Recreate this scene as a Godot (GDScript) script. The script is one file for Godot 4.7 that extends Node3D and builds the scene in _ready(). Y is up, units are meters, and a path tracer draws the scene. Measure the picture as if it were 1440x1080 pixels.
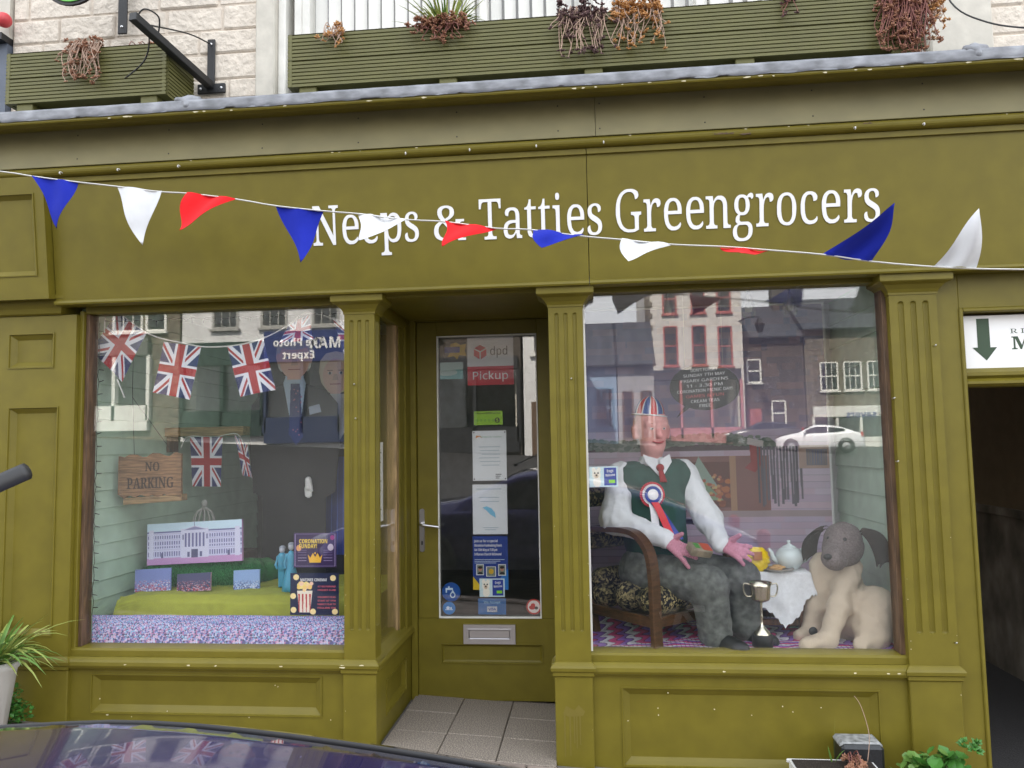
extends Node3D

var M := {}
var T := {}
var rng := RandomNumberGenerator.new()
var used := {}
const SLOPE := -0.058

func _ready() -> void:
	rng.seed = 7
	setup_camera_and_light()
	make_textures()
	make_materials()
	build_ground()
	build_shop()
	build_opposite_street()
	build_cars()
	build_planters()
	build_bunting()
	build_brackets()
	build_door_notices()
	build_display_with_flags()
	build_display_with_armchair()
	build_pavement_plants()

func setup_camera_and_light() -> void:
	var cam := Camera3D.new()
	cam.name = "camera"
	cam.fov = 53.04
	cam.near = 0.03
	cam.far = 400.0
	cam.position = Vector3(0, 1.36, 3.85)
	cam.rotation_order = EULER_ORDER_YXZ
	cam.rotation = Vector3(deg_to_rad(4.5584), deg_to_rad(5.7536), deg_to_rad(-1.0117))
	add_child(cam)
	cam.current = true
	var sky_m := ProceduralSkyMaterial.new()
	sky_m.sky_top_color = Color(0.80, 0.82, 0.85)
	sky_m.sky_horizon_color = Color(0.94, 0.94, 0.94)
	sky_m.sky_curve = 0.3
	sky_m.ground_horizon_color = Color(0.5, 0.5, 0.5)
	sky_m.ground_bottom_color = Color(0.3, 0.3, 0.3)
	sky_m.sky_energy_multiplier = 1.0
	var sky := Sky.new()
	sky.sky_material = sky_m
	var env := Environment.new()
	env.background_mode = Environment.BG_SKY
	env.sky = sky
	env.tonemap_mode = Environment.TONE_MAPPER_LINEAR
	env.tonemap_exposure = 4.5
	env.sdfgi_enabled = true
	env.ssao_enabled = true
	env.ssil_enabled = true
	var we := WorldEnvironment.new()
	we.name = "world_environment"
	we.environment = env
	add_child(we)
	var sun := DirectionalLight3D.new()
	sun.name = "sun"
	sun.light_energy = 1.3
	sun.light_angular_distance = 0.53
	sun.light_color = Color(1.0, 0.97, 0.92)
	sun.shadow_enabled = true
	sun.rotation = Vector3(deg_to_rad(-48), deg_to_rad(196), 0)
	add_child(sun)

# ---------------------------------------------------------------- helpers
func lin(r: float, g: float, b: float, a := 1.0) -> Color:
	var c := Color(r, g, b).linear_to_srgb()
	c.a = a
	return c

func noise_tex(kind: int, freq: float, lo: float, hi: float, seed_: int, octaves := 4, size := 512) -> NoiseTexture2D:
	var n := FastNoiseLite.new()
	n.noise_type = kind
	n.frequency = freq
	n.seed = seed_
	n.fractal_octaves = octaves
	if kind == FastNoiseLite.TYPE_CELLULAR:
		n.cellular_return_type = FastNoiseLite.RETURN_DISTANCE2_SUB
		n.fractal_type = FastNoiseLite.FRACTAL_NONE
	var t := NoiseTexture2D.new()
	t.width = size
	t.height = size
	t.seamless = true
	t.noise = n
	var g := Gradient.new()
	g.set_color(0, Color(lo, lo, lo))
	g.set_color(1, Color(hi, hi, hi))
	t.color_ramp = g
	return t

func make_textures() -> void:
	T.mottle = noise_tex(FastNoiseLite.TYPE_SIMPLEX_SMOOTH, 0.012, 0.9, 1.0, 1, 6)
	T.coarse = noise_tex(FastNoiseLite.TYPE_SIMPLEX_SMOOTH, 0.008, 0.55, 1.0, 2, 5)
	T.fine = noise_tex(FastNoiseLite.TYPE_SIMPLEX_SMOOTH, 0.05, 0.6, 1.0, 3, 3)
	T.bump = noise_tex(FastNoiseLite.TYPE_SIMPLEX_SMOOTH, 0.02, 0.0, 1.0, 4, 5)
	T.fine_bump = noise_tex(FastNoiseLite.TYPE_SIMPLEX_SMOOTH, 0.09, 0.0, 1.0, 5, 3)
	T.grain = noise_tex(FastNoiseLite.TYPE_SIMPLEX_SMOOTH, 0.012, 0.55, 1.0, 6, 5)
	T.cell = noise_tex(FastNoiseLite.TYPE_CELLULAR, 0.03, 0.35, 1.0, 8)
	T.speck = noise_tex(FastNoiseLite.TYPE_SIMPLEX, 0.25, 0.35, 1.0, 9, 2)

func mat(c: Color, rough := 0.6, tex: Texture2D = null, scale := Vector3.ONE, relief: Texture2D = null, height := 0.0) -> StandardMaterial3D:
	var m := StandardMaterial3D.new()
	m.albedo_color = c
	m.roughness = rough
	m.uv1_scale = scale
	if tex or relief:
		m.uv1_triplanar = true
		m.uv1_world_triplanar = true
	if tex:
		m.albedo_texture = tex
	if relief:
		m.heightmap_enabled = true
		m.heightmap_texture = relief
		m.heightmap_scale = height
	return m

func glass(alpha := 0.003, c := Color(0.75, 0.85, 0.8)) -> StandardMaterial3D:
	var m := StandardMaterial3D.new()
	m.albedo_color = Color(c.r, c.g, c.b, alpha)
	m.transparency = BaseMaterial3D.TRANSPARENCY_ALPHA
	m.roughness = 0.0
	return m

func cloth(c: Color, tex: Texture2D = null, scale := Vector3.ONE) -> StandardMaterial3D:
	var m := mat(c, 0.9, tex if tex else T.mottle, scale, T.fine_bump, 0.06)
	m.rim_enabled = true
	m.rim = 0.25
	m.metallic_specular = 0.25
	return m

func metal(c: Color, rough := 0.3) -> StandardMaterial3D:
	var m := mat(c, rough)
	m.metallic = 1.0
	return m

func make_materials() -> void:
	M.olive = mat(lin(0.158, 0.129, 0.014), 0.45, T.mottle, Vector3(0.9, 0.9, 0.9))
	M.olive.metallic_specular = 0.38
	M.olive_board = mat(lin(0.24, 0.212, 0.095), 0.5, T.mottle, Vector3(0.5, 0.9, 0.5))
	M.olive_planter = mat(lin(0.112, 0.108, 0.026), 0.55, T.mottle, Vector3(0.8, 3, 0.8))
	M.chip = mat(lin(0.62, 0.56, 0.38), 0.8)
	M.drip = mat(lin(0.15, 0.12, 0.02), 0.35)
	M.brown_wood = mat(lin(0.16, 0.09, 0.045), 0.6, T.grain, Vector3(6, 0.8, 6))
	M.raw_wood = mat(lin(0.52, 0.34, 0.16), 0.65, T.grain, Vector3(0.8, 9, 9))
	M.raw_wood_v = mat(lin(0.5, 0.33, 0.15), 0.65, T.grain, Vector3(9, 0.8, 9))
	M.arm_wood = mat(lin(0.135, 0.06, 0.022), 0.35, T.grain, Vector3(3, 9, 3))
	M.table_wood = mat(lin(0.22, 0.075, 0.025), 0.4, T.grain, Vector3(9, 1, 9))
	M.sign_wood = mat(lin(0.42, 0.23, 0.11), 0.75, T.grain, Vector3(1.2, 14, 3), T.grain, 0.25)
	M.mint = mat(lin(0.58, 0.78, 0.61), 0.55, T.mottle, Vector3(1, 1, 1))
	M.lead = mat(lin(0.34, 0.355, 0.39), 0.5, T.coarse, Vector3(1.5, 2.5, 1.5), T.bump, 0.06)
	M.cream_stone = mat(lin(0.70, 0.63, 0.54), 0.85, T.mottle, Vector3(1.7, 1.7, 1.7), T.bump, 0.9)
	M.cream_joint = mat(lin(0.64, 0.56, 0.47), 0.9, T.mottle, Vector3(2, 2, 2), T.bump, 0.5)
	M.surround = mat(lin(0.58, 0.55, 0.48), 0.75, T.mottle, Vector3(1.3, 1.3, 1.3), T.bump, 0.12)
	M.white_paint = mat(lin(0.74, 0.73, 0.68), 0.45, T.mottle)
	M.blind = mat(lin(0.7, 0.69, 0.64), 0.8)
	M.white = mat(lin(0.8, 0.8, 0.8), 0.6)
	M.letter = mat(lin(0.74, 0.74, 0.74), 0.5)
	M.black_iron = mat(lin(0.012, 0.013, 0.016), 0.5, T.fine, Vector3(4, 4, 4), T.fine_bump, 0.05)
	M.black = mat(lin(0.012, 0.012, 0.013), 0.5)
	M.steel = metal(lin(0.62, 0.62, 0.64), 0.28)
	M.silver = metal(lin(0.66, 0.62, 0.5), 0.22)
	M.glass = glass()
	M.room_wall = mat(lin(0.34, 0.33, 0.29), 0.85, T.mottle)
	M.stained_wood = mat(lin(0.12, 0.085, 0.06), 0.6, T.grain, Vector3(1, 8, 8))
	M.ceiling = mat(lin(0.75, 0.76, 0.76), 0.8, T.mottle)
	M.floor_wood = mat(lin(0.12, 0.08, 0.05), 0.6, T.grain, Vector3(1, 5, 5))
	M.tile = mat(lin(0.5, 0.425, 0.35), 0.85, T.speck, Vector3(0.9, 0.9, 0.9), T.fine_bump, 0.15)
	M.flag = mat(lin(0.42, 0.34, 0.29), 0.85, T.coarse, Vector3(0.8, 0.8, 0.8), T.bump, 0.3)
	M.mortar = mat(lin(0.12, 0.11, 0.1), 0.95)
	M.setts = mat(lin(0.085, 0.078, 0.08), 0.75, T.cell, Vector3(0.55, 0.55, 0.55), T.cell, 2.0)
	M.asphalt = mat(lin(0.065, 0.063, 0.066), 0.85, T.speck, Vector3(1.5, 1.5, 1.5), T.fine_bump, 0.3)
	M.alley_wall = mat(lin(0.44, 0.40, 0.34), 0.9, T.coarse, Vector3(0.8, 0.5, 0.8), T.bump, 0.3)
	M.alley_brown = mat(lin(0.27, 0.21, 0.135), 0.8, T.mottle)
	M.red_cloth = cloth(lin(0.72, 0.02, 0.025))
	M.blue_cloth = cloth(lin(0.016, 0.028, 0.36))
	M.white_cloth = cloth(lin(0.70, 0.71, 0.73))
	for k in ["red_cloth", "blue_cloth", "white_cloth"]:
		M[k].backlight_enabled = true
		M[k].backlight = M[k].albedo_color * 0.35
	M.tape = mat(lin(0.8, 0.8, 0.78), 0.7)
	M.string = mat(lin(0.7, 0.7, 0.66), 0.8)
	M.wire = mat(lin(0.01, 0.015, 0.012), 0.5)
	M.terracotta = mat(lin(0.36, 0.14, 0.07), 0.85, T.mottle)
	M.soil = mat(lin(0.05, 0.035, 0.025), 0.95, T.fine, Vector3(5, 5, 5), T.fine_bump, 0.6)
	M.leaf = mat(lin(0.10, 0.20, 0.035), 0.5)
	M.leaf_pale = mat(lin(0.28, 0.33, 0.08), 0.5)
	M.leaf_dark = mat(lin(0.05, 0.17, 0.025), 0.5)
	M.sedum = mat(lin(0.27, 0.125, 0.07), 0.6)
	M.sedum_orange = mat(lin(0.42, 0.2, 0.06), 0.6)
	M.sedum_dark = mat(lin(0.09, 0.045, 0.045), 0.7)
	M.stem_pale = mat(lin(0.42, 0.29, 0.22), 0.7)
	M.stem_red = mat(lin(0.2, 0.075, 0.06), 0.7)
	for k in ["leaf", "leaf_pale", "leaf_dark"]:
		M[k].backlight_enabled = true
		M[k].backlight = M[k].albedo_color * 0.4

func free_name(n: String) -> String:
	if not used.has(n):
		used[n] = 0
		return n
	used[n] += 1
	return "%s_%03d" % [n, used[n]]

func thing(n: String, label: String, category: String, at := Vector3.ZERO, group := "") -> Node3D:
	var o := Node3D.new()
	o.name = free_name(n)
	o.position = at
	add_child(o)
	o.set_meta("label", label)
	o.set_meta("category", category)
	if group:
		o.set_meta("group", group)
	return o

func structure(n: String) -> Node3D:
	var o := Node3D.new()
	o.name = free_name(n)
	add_child(o)
	o.set_meta("kind", "structure")
	return o

func part(p: Node, n: String, mesh: Mesh, m: Material, at := Vector3.ZERO) -> MeshInstance3D:
	var o := MeshInstance3D.new()
	o.name = n
	o.mesh = mesh
	o.material_override = m
	o.position = at
	p.add_child(o, true)
	return o

func single(n: String, mesh: Mesh, m: Material, label: String, category: String, at := Vector3.ZERO, group := "") -> MeshInstance3D:
	var o := MeshInstance3D.new()
	o.name = free_name(n)
	o.mesh = mesh
	o.material_override = m
	o.position = at
	add_child(o)
	o.set_meta("label", label)
	o.set_meta("category", category)
	if group:
		o.set_meta("group", group)
	return o

func begin(smooth := false) -> SurfaceTool:
	var st := SurfaceTool.new()
	st.begin(Mesh.PRIMITIVE_TRIANGLES)
	st.set_smooth_group(0 if smooth else -1)
	return st

func finish(st: SurfaceTool, weld := false) -> ArrayMesh:
	if weld:
		st.index()
	st.generate_normals()
	return st.commit()

func poly(st: SurfaceTool, pts: Array, hint: Vector3) -> void:
	var n: Vector3 = Vector3.ZERO
	for i in range(1, pts.size() - 1):
		n += (pts[0] - pts[i + 1]).cross(pts[0] - pts[i])
	var rev := n.dot(hint) < 0.0
	for i in range(1, pts.size() - 1):
		st.add_vertex(pts[0])
		st.add_vertex(pts[i + 1] if rev else pts[i])
		st.add_vertex(pts[i] if rev else pts[i + 1])

func add_box(st: SurfaceTool, lo: Vector3, hi: Vector3, c := 0.0, xf := Transform3D()) -> void:
	var o := (lo + hi) / 2.0
	var h := (hi - lo) / 2.0
	c = minf(c, minf(h.x, minf(h.y, h.z)) * 0.9)
	if c <= 0.0:
		for ax in 3:
			for s in [-1.0, 1.0]:
				var u := (ax + 1) % 3
				var v := (ax + 2) % 3
				var q := []
				for e in [[-1, -1], [1, -1], [1, 1], [-1, 1]]:
					var p := Vector3.ZERO
					p[ax] = s * h[ax]
					p[u] = e[0] * h[u]
					p[v] = e[1] * h[v]
					q.append(xf * (o + p))
				var d := Vector3.ZERO
				d[ax] = s
				poly(st, q, xf.basis * d)
		return
	for ax in 3:
		var u := (ax + 1) % 3
		var v := (ax + 2) % 3
		for s in [-1.0, 1.0]:
			var q := []
			for e in [[-1, -1], [1, -1], [1, 1], [-1, 1]]:
				var p := Vector3.ZERO
				p[ax] = s * h[ax]
				p[u] = e[0] * (h[u] - c)
				p[v] = e[1] * (h[v] - c)
				q.append(xf * (o + p))
			var d := Vector3.ZERO
			d[ax] = s
			poly(st, q, xf.basis * d)
		for su in [-1.0, 1.0]:
			for sv in [-1.0, 1.0]:
				var q := []
				for e in [[0, -1], [0, 1], [1, 1], [1, -1]]:
					var p := Vector3.ZERO
					p[ax] = e[1] * (h[ax] - c)
					p[u] = su * (h[u] - (c if e[0] == 0 else 0.0))
					p[v] = sv * (h[v] - (0.0 if e[0] == 0 else c))
					q.append(xf * (o + p))
				var d := Vector3.ZERO
				d[u] = su
				d[v] = sv
				poly(st, q, xf.basis * d)
	for sx in [-1.0, 1.0]:
		for sy in [-1.0, 1.0]:
			for sz in [-1.0, 1.0]:
				var s := Vector3(sx, sy, sz)
				var q := []
				for ax in 3:
					var p := Vector3.ZERO
					for k in 3:
						p[k] = s[k] * (h[k] - (0.0 if k == ax else c))
					q.append(xf * (o + p))
				poly(st, q, xf.basis * s)

func box(lo: Vector3, hi: Vector3, c := 0.0) -> ArrayMesh:
	var st := begin()
	add_box(st, lo, hi, c)
	return finish(st)

func b3(x0: float, x1: float, y0: float, y1: float, z0: float, z1: float, c := 0.0) -> ArrayMesh:
	return box(Vector3(x0, y0, z0), Vector3(x1, y1, z1), c)

# profile in (z, y), run along x
func moulding(profile: Array, x0: float, x1: float) -> ArrayMesh:
	var st := begin()
	var pv := PackedVector2Array(profile)
	var mid := Vector2.ZERO
	for p in profile:
		mid += p / profile.size()
	var ccw := not Geometry2D.is_polygon_clockwise(pv)
	for i in profile.size():
		var a: Vector2 = profile[i]
		var b: Vector2 = profile[(i + 1) % profile.size()]
		var nrm := Vector2(b.y - a.y, a.x - b.x)
		if not ccw:
			nrm = -nrm
		poly(st, [Vector3(x0, a.y, a.x), Vector3(x1, a.y, a.x), Vector3(x1, b.y, b.x), Vector3(x0, b.y, b.x)], Vector3(0, nrm.y, nrm.x))
	var idx := Geometry2D.triangulate_polygon(pv)
	for k in range(0, idx.size(), 3):
		for e in [[x0, -1.0], [x1, 1.0]]:
			poly(st, [Vector3(e[0], pv[idx[k]].y, pv[idx[k]].x), Vector3(e[0], pv[idx[k + 1]].y, pv[idx[k + 1]].x), Vector3(e[0], pv[idx[k + 2]].y, pv[idx[k + 2]].x)], Vector3(e[1], 0, 0))
	return finish(st)

# polygon in (x, y) with thickness along z, front face uv over its bounds
func slab(pts: Array, z0: float, z1: float, uv := false) -> ArrayMesh:
	var st := begin()
	var pv := PackedVector2Array(pts)
	var lo: Vector2 = pts[0]
	var hi: Vector2 = pts[0]
	for p in pts:
		lo = lo.min(p)
		hi = hi.max(p)
	var sz := hi - lo
	var idx := Geometry2D.triangulate_polygon(pv)
	var ccw := not Geometry2D.is_polygon_clockwise(pv)
	for k in range(0, idx.size(), 3):
		for e in [[z1, 1.0], [z0, -1.0]]:
			var t := []
			for j in 3:
				t.append(pv[idx[k + j]])
			var area: float = (t[1] - t[0]).cross(t[2] - t[0])
			if (area > 0.0) == (e[1] > 0.0):
				var w = t[1]
				t[1] = t[2]
				t[2] = w
			for j in 3:
				if uv:
					st.set_uv(Vector2((t[j].x - lo.x) / sz.x, 1.0 - (t[j].y - lo.y) / sz.y))
				st.add_vertex(Vector3(t[j].x, t[j].y, e[0]))
	for i in pts.size():
		var a: Vector2 = pts[i]
		var b: Vector2 = pts[(i + 1) % pts.size()]
		var nrm := Vector2(b.y - a.y, a.x - b.x)
		if not ccw:
			nrm = -nrm
		if uv:
			st.set_uv(Vector2((a.x - lo.x) / sz.x, 1.0 - (a.y - lo.y) / sz.y))
		poly(st, [Vector3(a.x, a.y, z0), Vector3(b.x, b.y, z0), Vector3(b.x, b.y, z1), Vector3(a.x, a.y, z1)], Vector3(nrm.x, nrm.y, 0))
	return finish(st)

func card(w: float, h: float, t := 0.002) -> ArrayMesh:
	return slab([Vector2(-w / 2, -h / 2), Vector2(w / 2, -h / 2), Vector2(w / 2, h / 2), Vector2(-w / 2, h / 2)], -t, 0.0, true)

func ring_quads(st: SurfaceTool, a: Rect2, za: float, b: Rect2, zb: float) -> void:
	var p := [Vector3(a.position.x, a.position.y, za), Vector3(a.end.x, a.position.y, za), Vector3(a.end.x, a.end.y, za), Vector3(a.position.x, a.end.y, za)]
	var q := [Vector3(b.position.x, b.position.y, zb), Vector3(b.end.x, b.position.y, zb), Vector3(b.end.x, b.end.y, zb), Vector3(b.position.x, b.end.y, zb)]
	var big := a.get_area() >= b.get_area()
	var mid := Vector3(a.get_center().x, a.get_center().y, 0)
	for i in 4:
		var j := (i + 1) % 4
		var c: Vector3 = (p[i] + p[j]) / 2.0 - mid
		c.z = 0
		var hint := Vector3(0, 0, 1) if absf(za - zb) < 0.0001 else Vector3(0, 0, 0.3) + c.normalized() * (signf(zb - za) if big else 1.0)
		poly(st, [p[i], p[j], q[j], q[i]], hint)

# a board with a recessed, moulded panel
func panelled(x0: float, x1: float, y0: float, y1: float, zb: float, zf: float, holes: Array, depth := 0.02, bevel := 0.028) -> ArrayMesh:
	var st := begin()
	var ys := [y0]
	for h in holes:
		ys.append(h.position.y)
		ys.append(h.end.y)
	ys.append(y1)
	for i in holes.size() + 1:
		add_front(st, x0, x1, ys[2 * i], ys[2 * i + 1], zf)
	for h in holes:
		add_front(st, x0, h.position.x, h.position.y, h.end.y, zf)
		add_front(st, h.end.x, x1, h.position.y, h.end.y, zf)
		var r: Rect2 = h
		ring_quads(st, r, zf, r, zf + 0.005)
		ring_quads(st, r, zf + 0.005, r.grow(-0.006), zf + 0.005)
		ring_quads(st, r.grow(-0.006), zf + 0.005, r.grow(-0.008), zf - 0.004)
		ring_quads(st, r.grow(-0.008), zf - 0.004, r.grow(-bevel * 0.6), zf - depth * 0.55)
		ring_quads(st, r.grow(-bevel * 0.6), zf - depth * 0.55, r.grow(-bevel), zf - depth)
		r = r.grow(-bevel)
		add_front(st, r.position.x, r.end.x, r.position.y, r.end.y, zf - depth)
	for e in [[x0, -1.0], [x1, 1.0]]:
		poly(st, [Vector3(e[0], y0, zb), Vector3(e[0], y1, zb), Vector3(e[0], y1, zf), Vector3(e[0], y0, zf)], Vector3(e[1], 0, 0))
	for e in [[y0, -1.0], [y1, 1.0]]:
		poly(st, [Vector3(x0, e[0], zb), Vector3(x1, e[0], zb), Vector3(x1, e[0], zf), Vector3(x0, e[0], zf)], Vector3(0, e[1], 0))
	poly(st, [Vector3(x0, y0, zb), Vector3(x1, y0, zb), Vector3(x1, y1, zb), Vector3(x0, y1, zb)], Vector3(0, 0, -1))
	return finish(st)

func add_front(st: SurfaceTool, x0: float, x1: float, y0: float, y1: float, z: float) -> void:
	if x1 - x0 < 0.0005 or y1 - y0 < 0.0005:
		return
	poly(st, [Vector3(x0, y0, z), Vector3(x1, y0, z), Vector3(x1, y1, z), Vector3(x0, y1, z)], Vector3(0, 0, 1))

func add_tube(st: SurfaceTool, pts: Array, r0: float, r1 := -1.0, sides := 6, flat := 1.0) -> void:
	if r1 < 0.0:
		r1 = r0
	var n := pts.size()
	var up := Vector3(0.13, 1, 0.07)
	var rings := []
	for i in n:
		var t: Vector3 = (pts[mini(i + 1, n - 1)] - pts[maxi(i - 1, 0)]).normalized()
		if absf(t.dot(up.normalized())) > 0.95:
			up = Vector3(1, 0.1, 0.2)
		var u := up.cross(t).normalized()
		var v := t.cross(u)
		up = v
		var r := lerpf(r0, r1, float(i) / maxf(n - 1, 1))
		var ring := []
		for k in sides:
			var a := TAU * k / sides
			ring.append(pts[i] + u * cos(a) * r + v * sin(a) * r * flat)
		rings.append(ring)
	for i in n - 1:
		for k in sides:
			var j := (k + 1) % sides
			var mid: Vector3 = (rings[i][k] + rings[i][j]) / 2.0 - pts[i]
			poly(st, [rings[i][k], rings[i][j], rings[i + 1][j], rings[i + 1][k]], mid)
	poly(st, rings[0], pts[0] - pts[1])
	poly(st, rings[n - 1], pts[n - 1] - pts[n - 2])

func tube(pts: Array, r0: float, r1 := -1.0, sides := 8, flat := 1.0) -> ArrayMesh:
	var st := begin(true)
	add_tube(st, pts, r0, r1, sides, flat)
	return finish(st, true)

# profile of (radius, height), turned round y
func lathe(profile: Array, sides := 28, smooth := true, squash := 1.0) -> ArrayMesh:
	var st := begin(smooth)
	for i in profile.size() - 1:
		var a: Vector2 = profile[i]
		var b: Vector2 = profile[i + 1]
		if a.is_equal_approx(b):
			continue
		for k in sides:
			var t0 := TAU * k / sides
			var t1 := TAU * (k + 1) / sides
			var n2 := Vector2(b.y - a.y, a.x - b.x)
			var tm := (t0 + t1) / 2.0
			var q := []
			for e in [[a, t0], [a, t1], [b, t1], [b, t0]]:
				var p := Vector3(e[0].x * cos(e[1]), e[0].y, e[0].x * sin(e[1]) * squash)
				if q.is_empty() or not q[-1].is_equal_approx(p):
					q.append(p)
			if q.size() > 2:
				poly(st, q, Vector3(n2.x * cos(tm), n2.y, n2.x * sin(tm)))
	return finish(st, smooth)

func ball(st: SurfaceTool, c: Vector3, r: Vector3, seg := 6, rows := 4, xf := Basis()) -> void:
	for i in rows:
		for k in seg:
			var q := []
			for e in [[i, k], [i, k + 1], [i + 1, k + 1], [i + 1, k]]:
				var th: float = PI * e[0] / rows
				var ph: float = TAU * e[1] / seg
				var p := c + xf * (Vector3(sin(th) * cos(ph), cos(th), sin(th) * sin(ph)) * r)
				if q.is_empty() or not (q[-1].is_equal_approx(p) or q[0].is_equal_approx(p)):
					q.append(p)
			if q.size() > 2:
				poly(st, q, (q[0] + q[1] + q[2]) / 3.0 - c)

func ball_mesh(r: Vector3, seg := 16, rows := 10) -> ArrayMesh:
	var st := begin(true)
	ball(st, Vector3.ZERO, r, seg, rows)
	return finish(st, true)

func curve(pts: Array, steps := 6) -> Array:
	var out := []
	for i in pts.size() - 1:
		var p0: Vector3 = pts[maxi(i - 1, 0)]
		var p1: Vector3 = pts[i]
		var p2: Vector3 = pts[i + 1]
		var p3: Vector3 = pts[mini(i + 2, pts.size() - 1)]
		for k in steps:
			out.append(p1.cubic_interpolate(p2, p0, p3, float(k) / steps))
	out.append(pts[-1])
	return out

# a sheet given by a function of (u, v)
func sheet(f: Callable, nu: int, nv: int, uv := false, thick := 0.0) -> ArrayMesh:
	var st := begin(true)
	var layers := [0.0] if thick == 0.0 else [thick / 2.0, -thick / 2.0]
	var base := 0
	for off in layers:
		for j in nv + 1:
			for i in nu + 1:
				var u := float(i) / nu
				var v := float(j) / nv
				var p: Vector3 = f.call(u, v)
				if off != 0.0:
					var du: Vector3 = f.call(minf(u + 0.01, 1.0), v) - f.call(maxf(u - 0.01, 0.0), v)
					var dv: Vector3 = f.call(u, minf(v + 0.01, 1.0)) - f.call(u, maxf(v - 0.01, 0.0))
					p += du.cross(dv).normalized() * off
				if uv:
					st.set_uv(Vector2(u, 1.0 - v))
				st.add_vertex(p)
		for j in nv:
			for i in nu:
				var a := base + j * (nu + 1) + i
				var q := [a, a + nu + 1, a + nu + 2, a, a + nu + 2, a + 1]
				if off < 0.0:
					q.reverse()
				for e in q:
					st.add_index(e)
		base += (nu + 1) * (nv + 1)
	st.generate_normals()
	return st.commit()

# soft body: tapered capsules joined by a smooth minimum, meshed as surface nets
func soft(caps: Array, k: float, cell: float, wrinkle := 0.0, freq := 9.0, seed_ := 1) -> ArrayMesh:
	var lo := Vector3.INF
	var hi := -Vector3.INF
	for c in caps:
		var r := maxf(c[2], c[3]) + k + 3.0 * cell + wrinkle
		for p in [c[0], c[1]]:
			lo = lo.min(p - Vector3.ONE * r)
			hi = hi.max(p + Vector3.ONE * r)
	var n := Vector3i(((hi - lo) / cell).ceil()) + Vector3i.ONE
	var sx := 1
	var sy := n.x
	var sz := n.x * n.y
	var f := PackedFloat32Array()
	f.resize(sz * n.z)
	f.fill(1.0)
	for c in caps:
		var a: Vector3 = c[0]
		var ba: Vector3 = c[1] - a
		var bb := maxf(ba.length_squared(), 1e-9)
		var ra: float = c[2]
		var rb: float = c[3]
		var cut: bool = c.size() > 4
		var r := maxf(ra, rb) + k + 2.5 * cell
		var p0 := Vector3i(((a.min(c[1]) - Vector3.ONE * r - lo) / cell).floor()).max(Vector3i.ZERO)
		var p1 := Vector3i(((a.max(c[1]) + Vector3.ONE * r - lo) / cell).ceil()).min(n - Vector3i.ONE)
		for z in range(p0.z, p1.z + 1):
			for y in range(p0.y, p1.y + 1):
				var at := z * sz + y * sy
				for x in range(p0.x, p1.x + 1):
					var pa := Vector3(x, y, z) * cell + lo - a
					var h := clampf(pa.dot(ba) / bb, 0.0, 1.0)
					var d := (pa - ba * h).length() - lerpf(ra, rb, h)
					var o := f[at + x]
					if cut:
						f[at + x] = maxf(o, -d)
					elif o > 0.99:
						f[at + x] = d
					else:
						var e := maxf(k - absf(o - d), 0.0) / k
						f[at + x] = minf(o, d) - e * e * k * 0.25
	if wrinkle > 0.0:
		var nz := FastNoiseLite.new()
		nz.seed = seed_
		nz.frequency = freq
		nz.fractal_octaves = 3
		nz.fractal_type = FastNoiseLite.FRACTAL_RIDGED
		for z in n.z:
			for y in n.y:
				for x in n.x:
					var i := z * sz + y * sy + x
					if absf(f[i]) < 3.0 * cell:
						f[i] -= wrinkle * nz.get_noise_3d(lo.x + x * cell, (lo.y + y * cell) * 0.7, lo.z + z * cell)
	var st := begin(true)
	var ids := PackedInt32Array()
	ids.resize(sz * n.z)
	ids.fill(-1)
	var count := 0
	var co := [0, sx, sy, sx + sy, sz, sz + sx, sz + sy, sz + sx + sy]
	var cp := [Vector3(0, 0, 0), Vector3(1, 0, 0), Vector3(0, 1, 0), Vector3(1, 1, 0), Vector3(0, 0, 1), Vector3(1, 0, 1), Vector3(0, 1, 1), Vector3(1, 1, 1)]
	var edges := [[0, 1], [2, 3], [4, 5], [6, 7], [0, 2], [1, 3], [4, 6], [5, 7], [0, 4], [1, 5], [2, 6], [3, 7]]
	for z in n.z - 1:
		for y in n.y - 1:
			for x in n.x - 1:
				var i := z * sz + y * sy + x
				var inside := 0
				for q in co:
					if f[i + q] < 0.0:
						inside += 1
				if inside == 0 or inside == 8:
					continue
				var sum := Vector3.ZERO
				var hits := 0
				for e in edges:
					var v0 := f[i + co[e[0]]]
					var v1 := f[i + co[e[1]]]
					if (v0 < 0.0) != (v1 < 0.0):
						sum += cp[e[0]].lerp(cp[e[1]], v0 / (v0 - v1))
						hits += 1
				ids[i] = count
				count += 1
				st.add_vertex((Vector3(x, y, z) + sum / hits) * cell + lo)
	for z in range(1, n.z - 1):
		for y in range(1, n.y - 1):
			for x in range(1, n.x - 1):
				var i := z * sz + y * sy + x
				var neg := f[i] < 0.0
				for e in [[sx, sy, sz], [sy, sz, sx], [sz, sx, sy]]:
					if neg == (f[i + e[0]] < 0.0):
						continue
					var a := ids[i]
					var b := ids[i - e[1]]
					var c := ids[i - e[1] - e[2]]
					var d := ids[i - e[2]]
					if a < 0 or b < 0 or c < 0 or d < 0:
						continue
					var q := [a, c, b, a, d, c] if neg else [a, b, c, a, c, d]
					for w in q:
						st.add_index(w)
	st.generate_normals()
	return st.commit()

func font(serif: bool, bold: bool) -> Font:
	var key := "font%s%s" % [serif, bold]
	if not T.has(key):
		var f := SystemFont.new()
		f.font_names = PackedStringArray(["Droid Serif" if serif else "Droid Sans"])
		f.font_weight = 700 if bold else 400
		T[key] = f
	return T[key]

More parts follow.
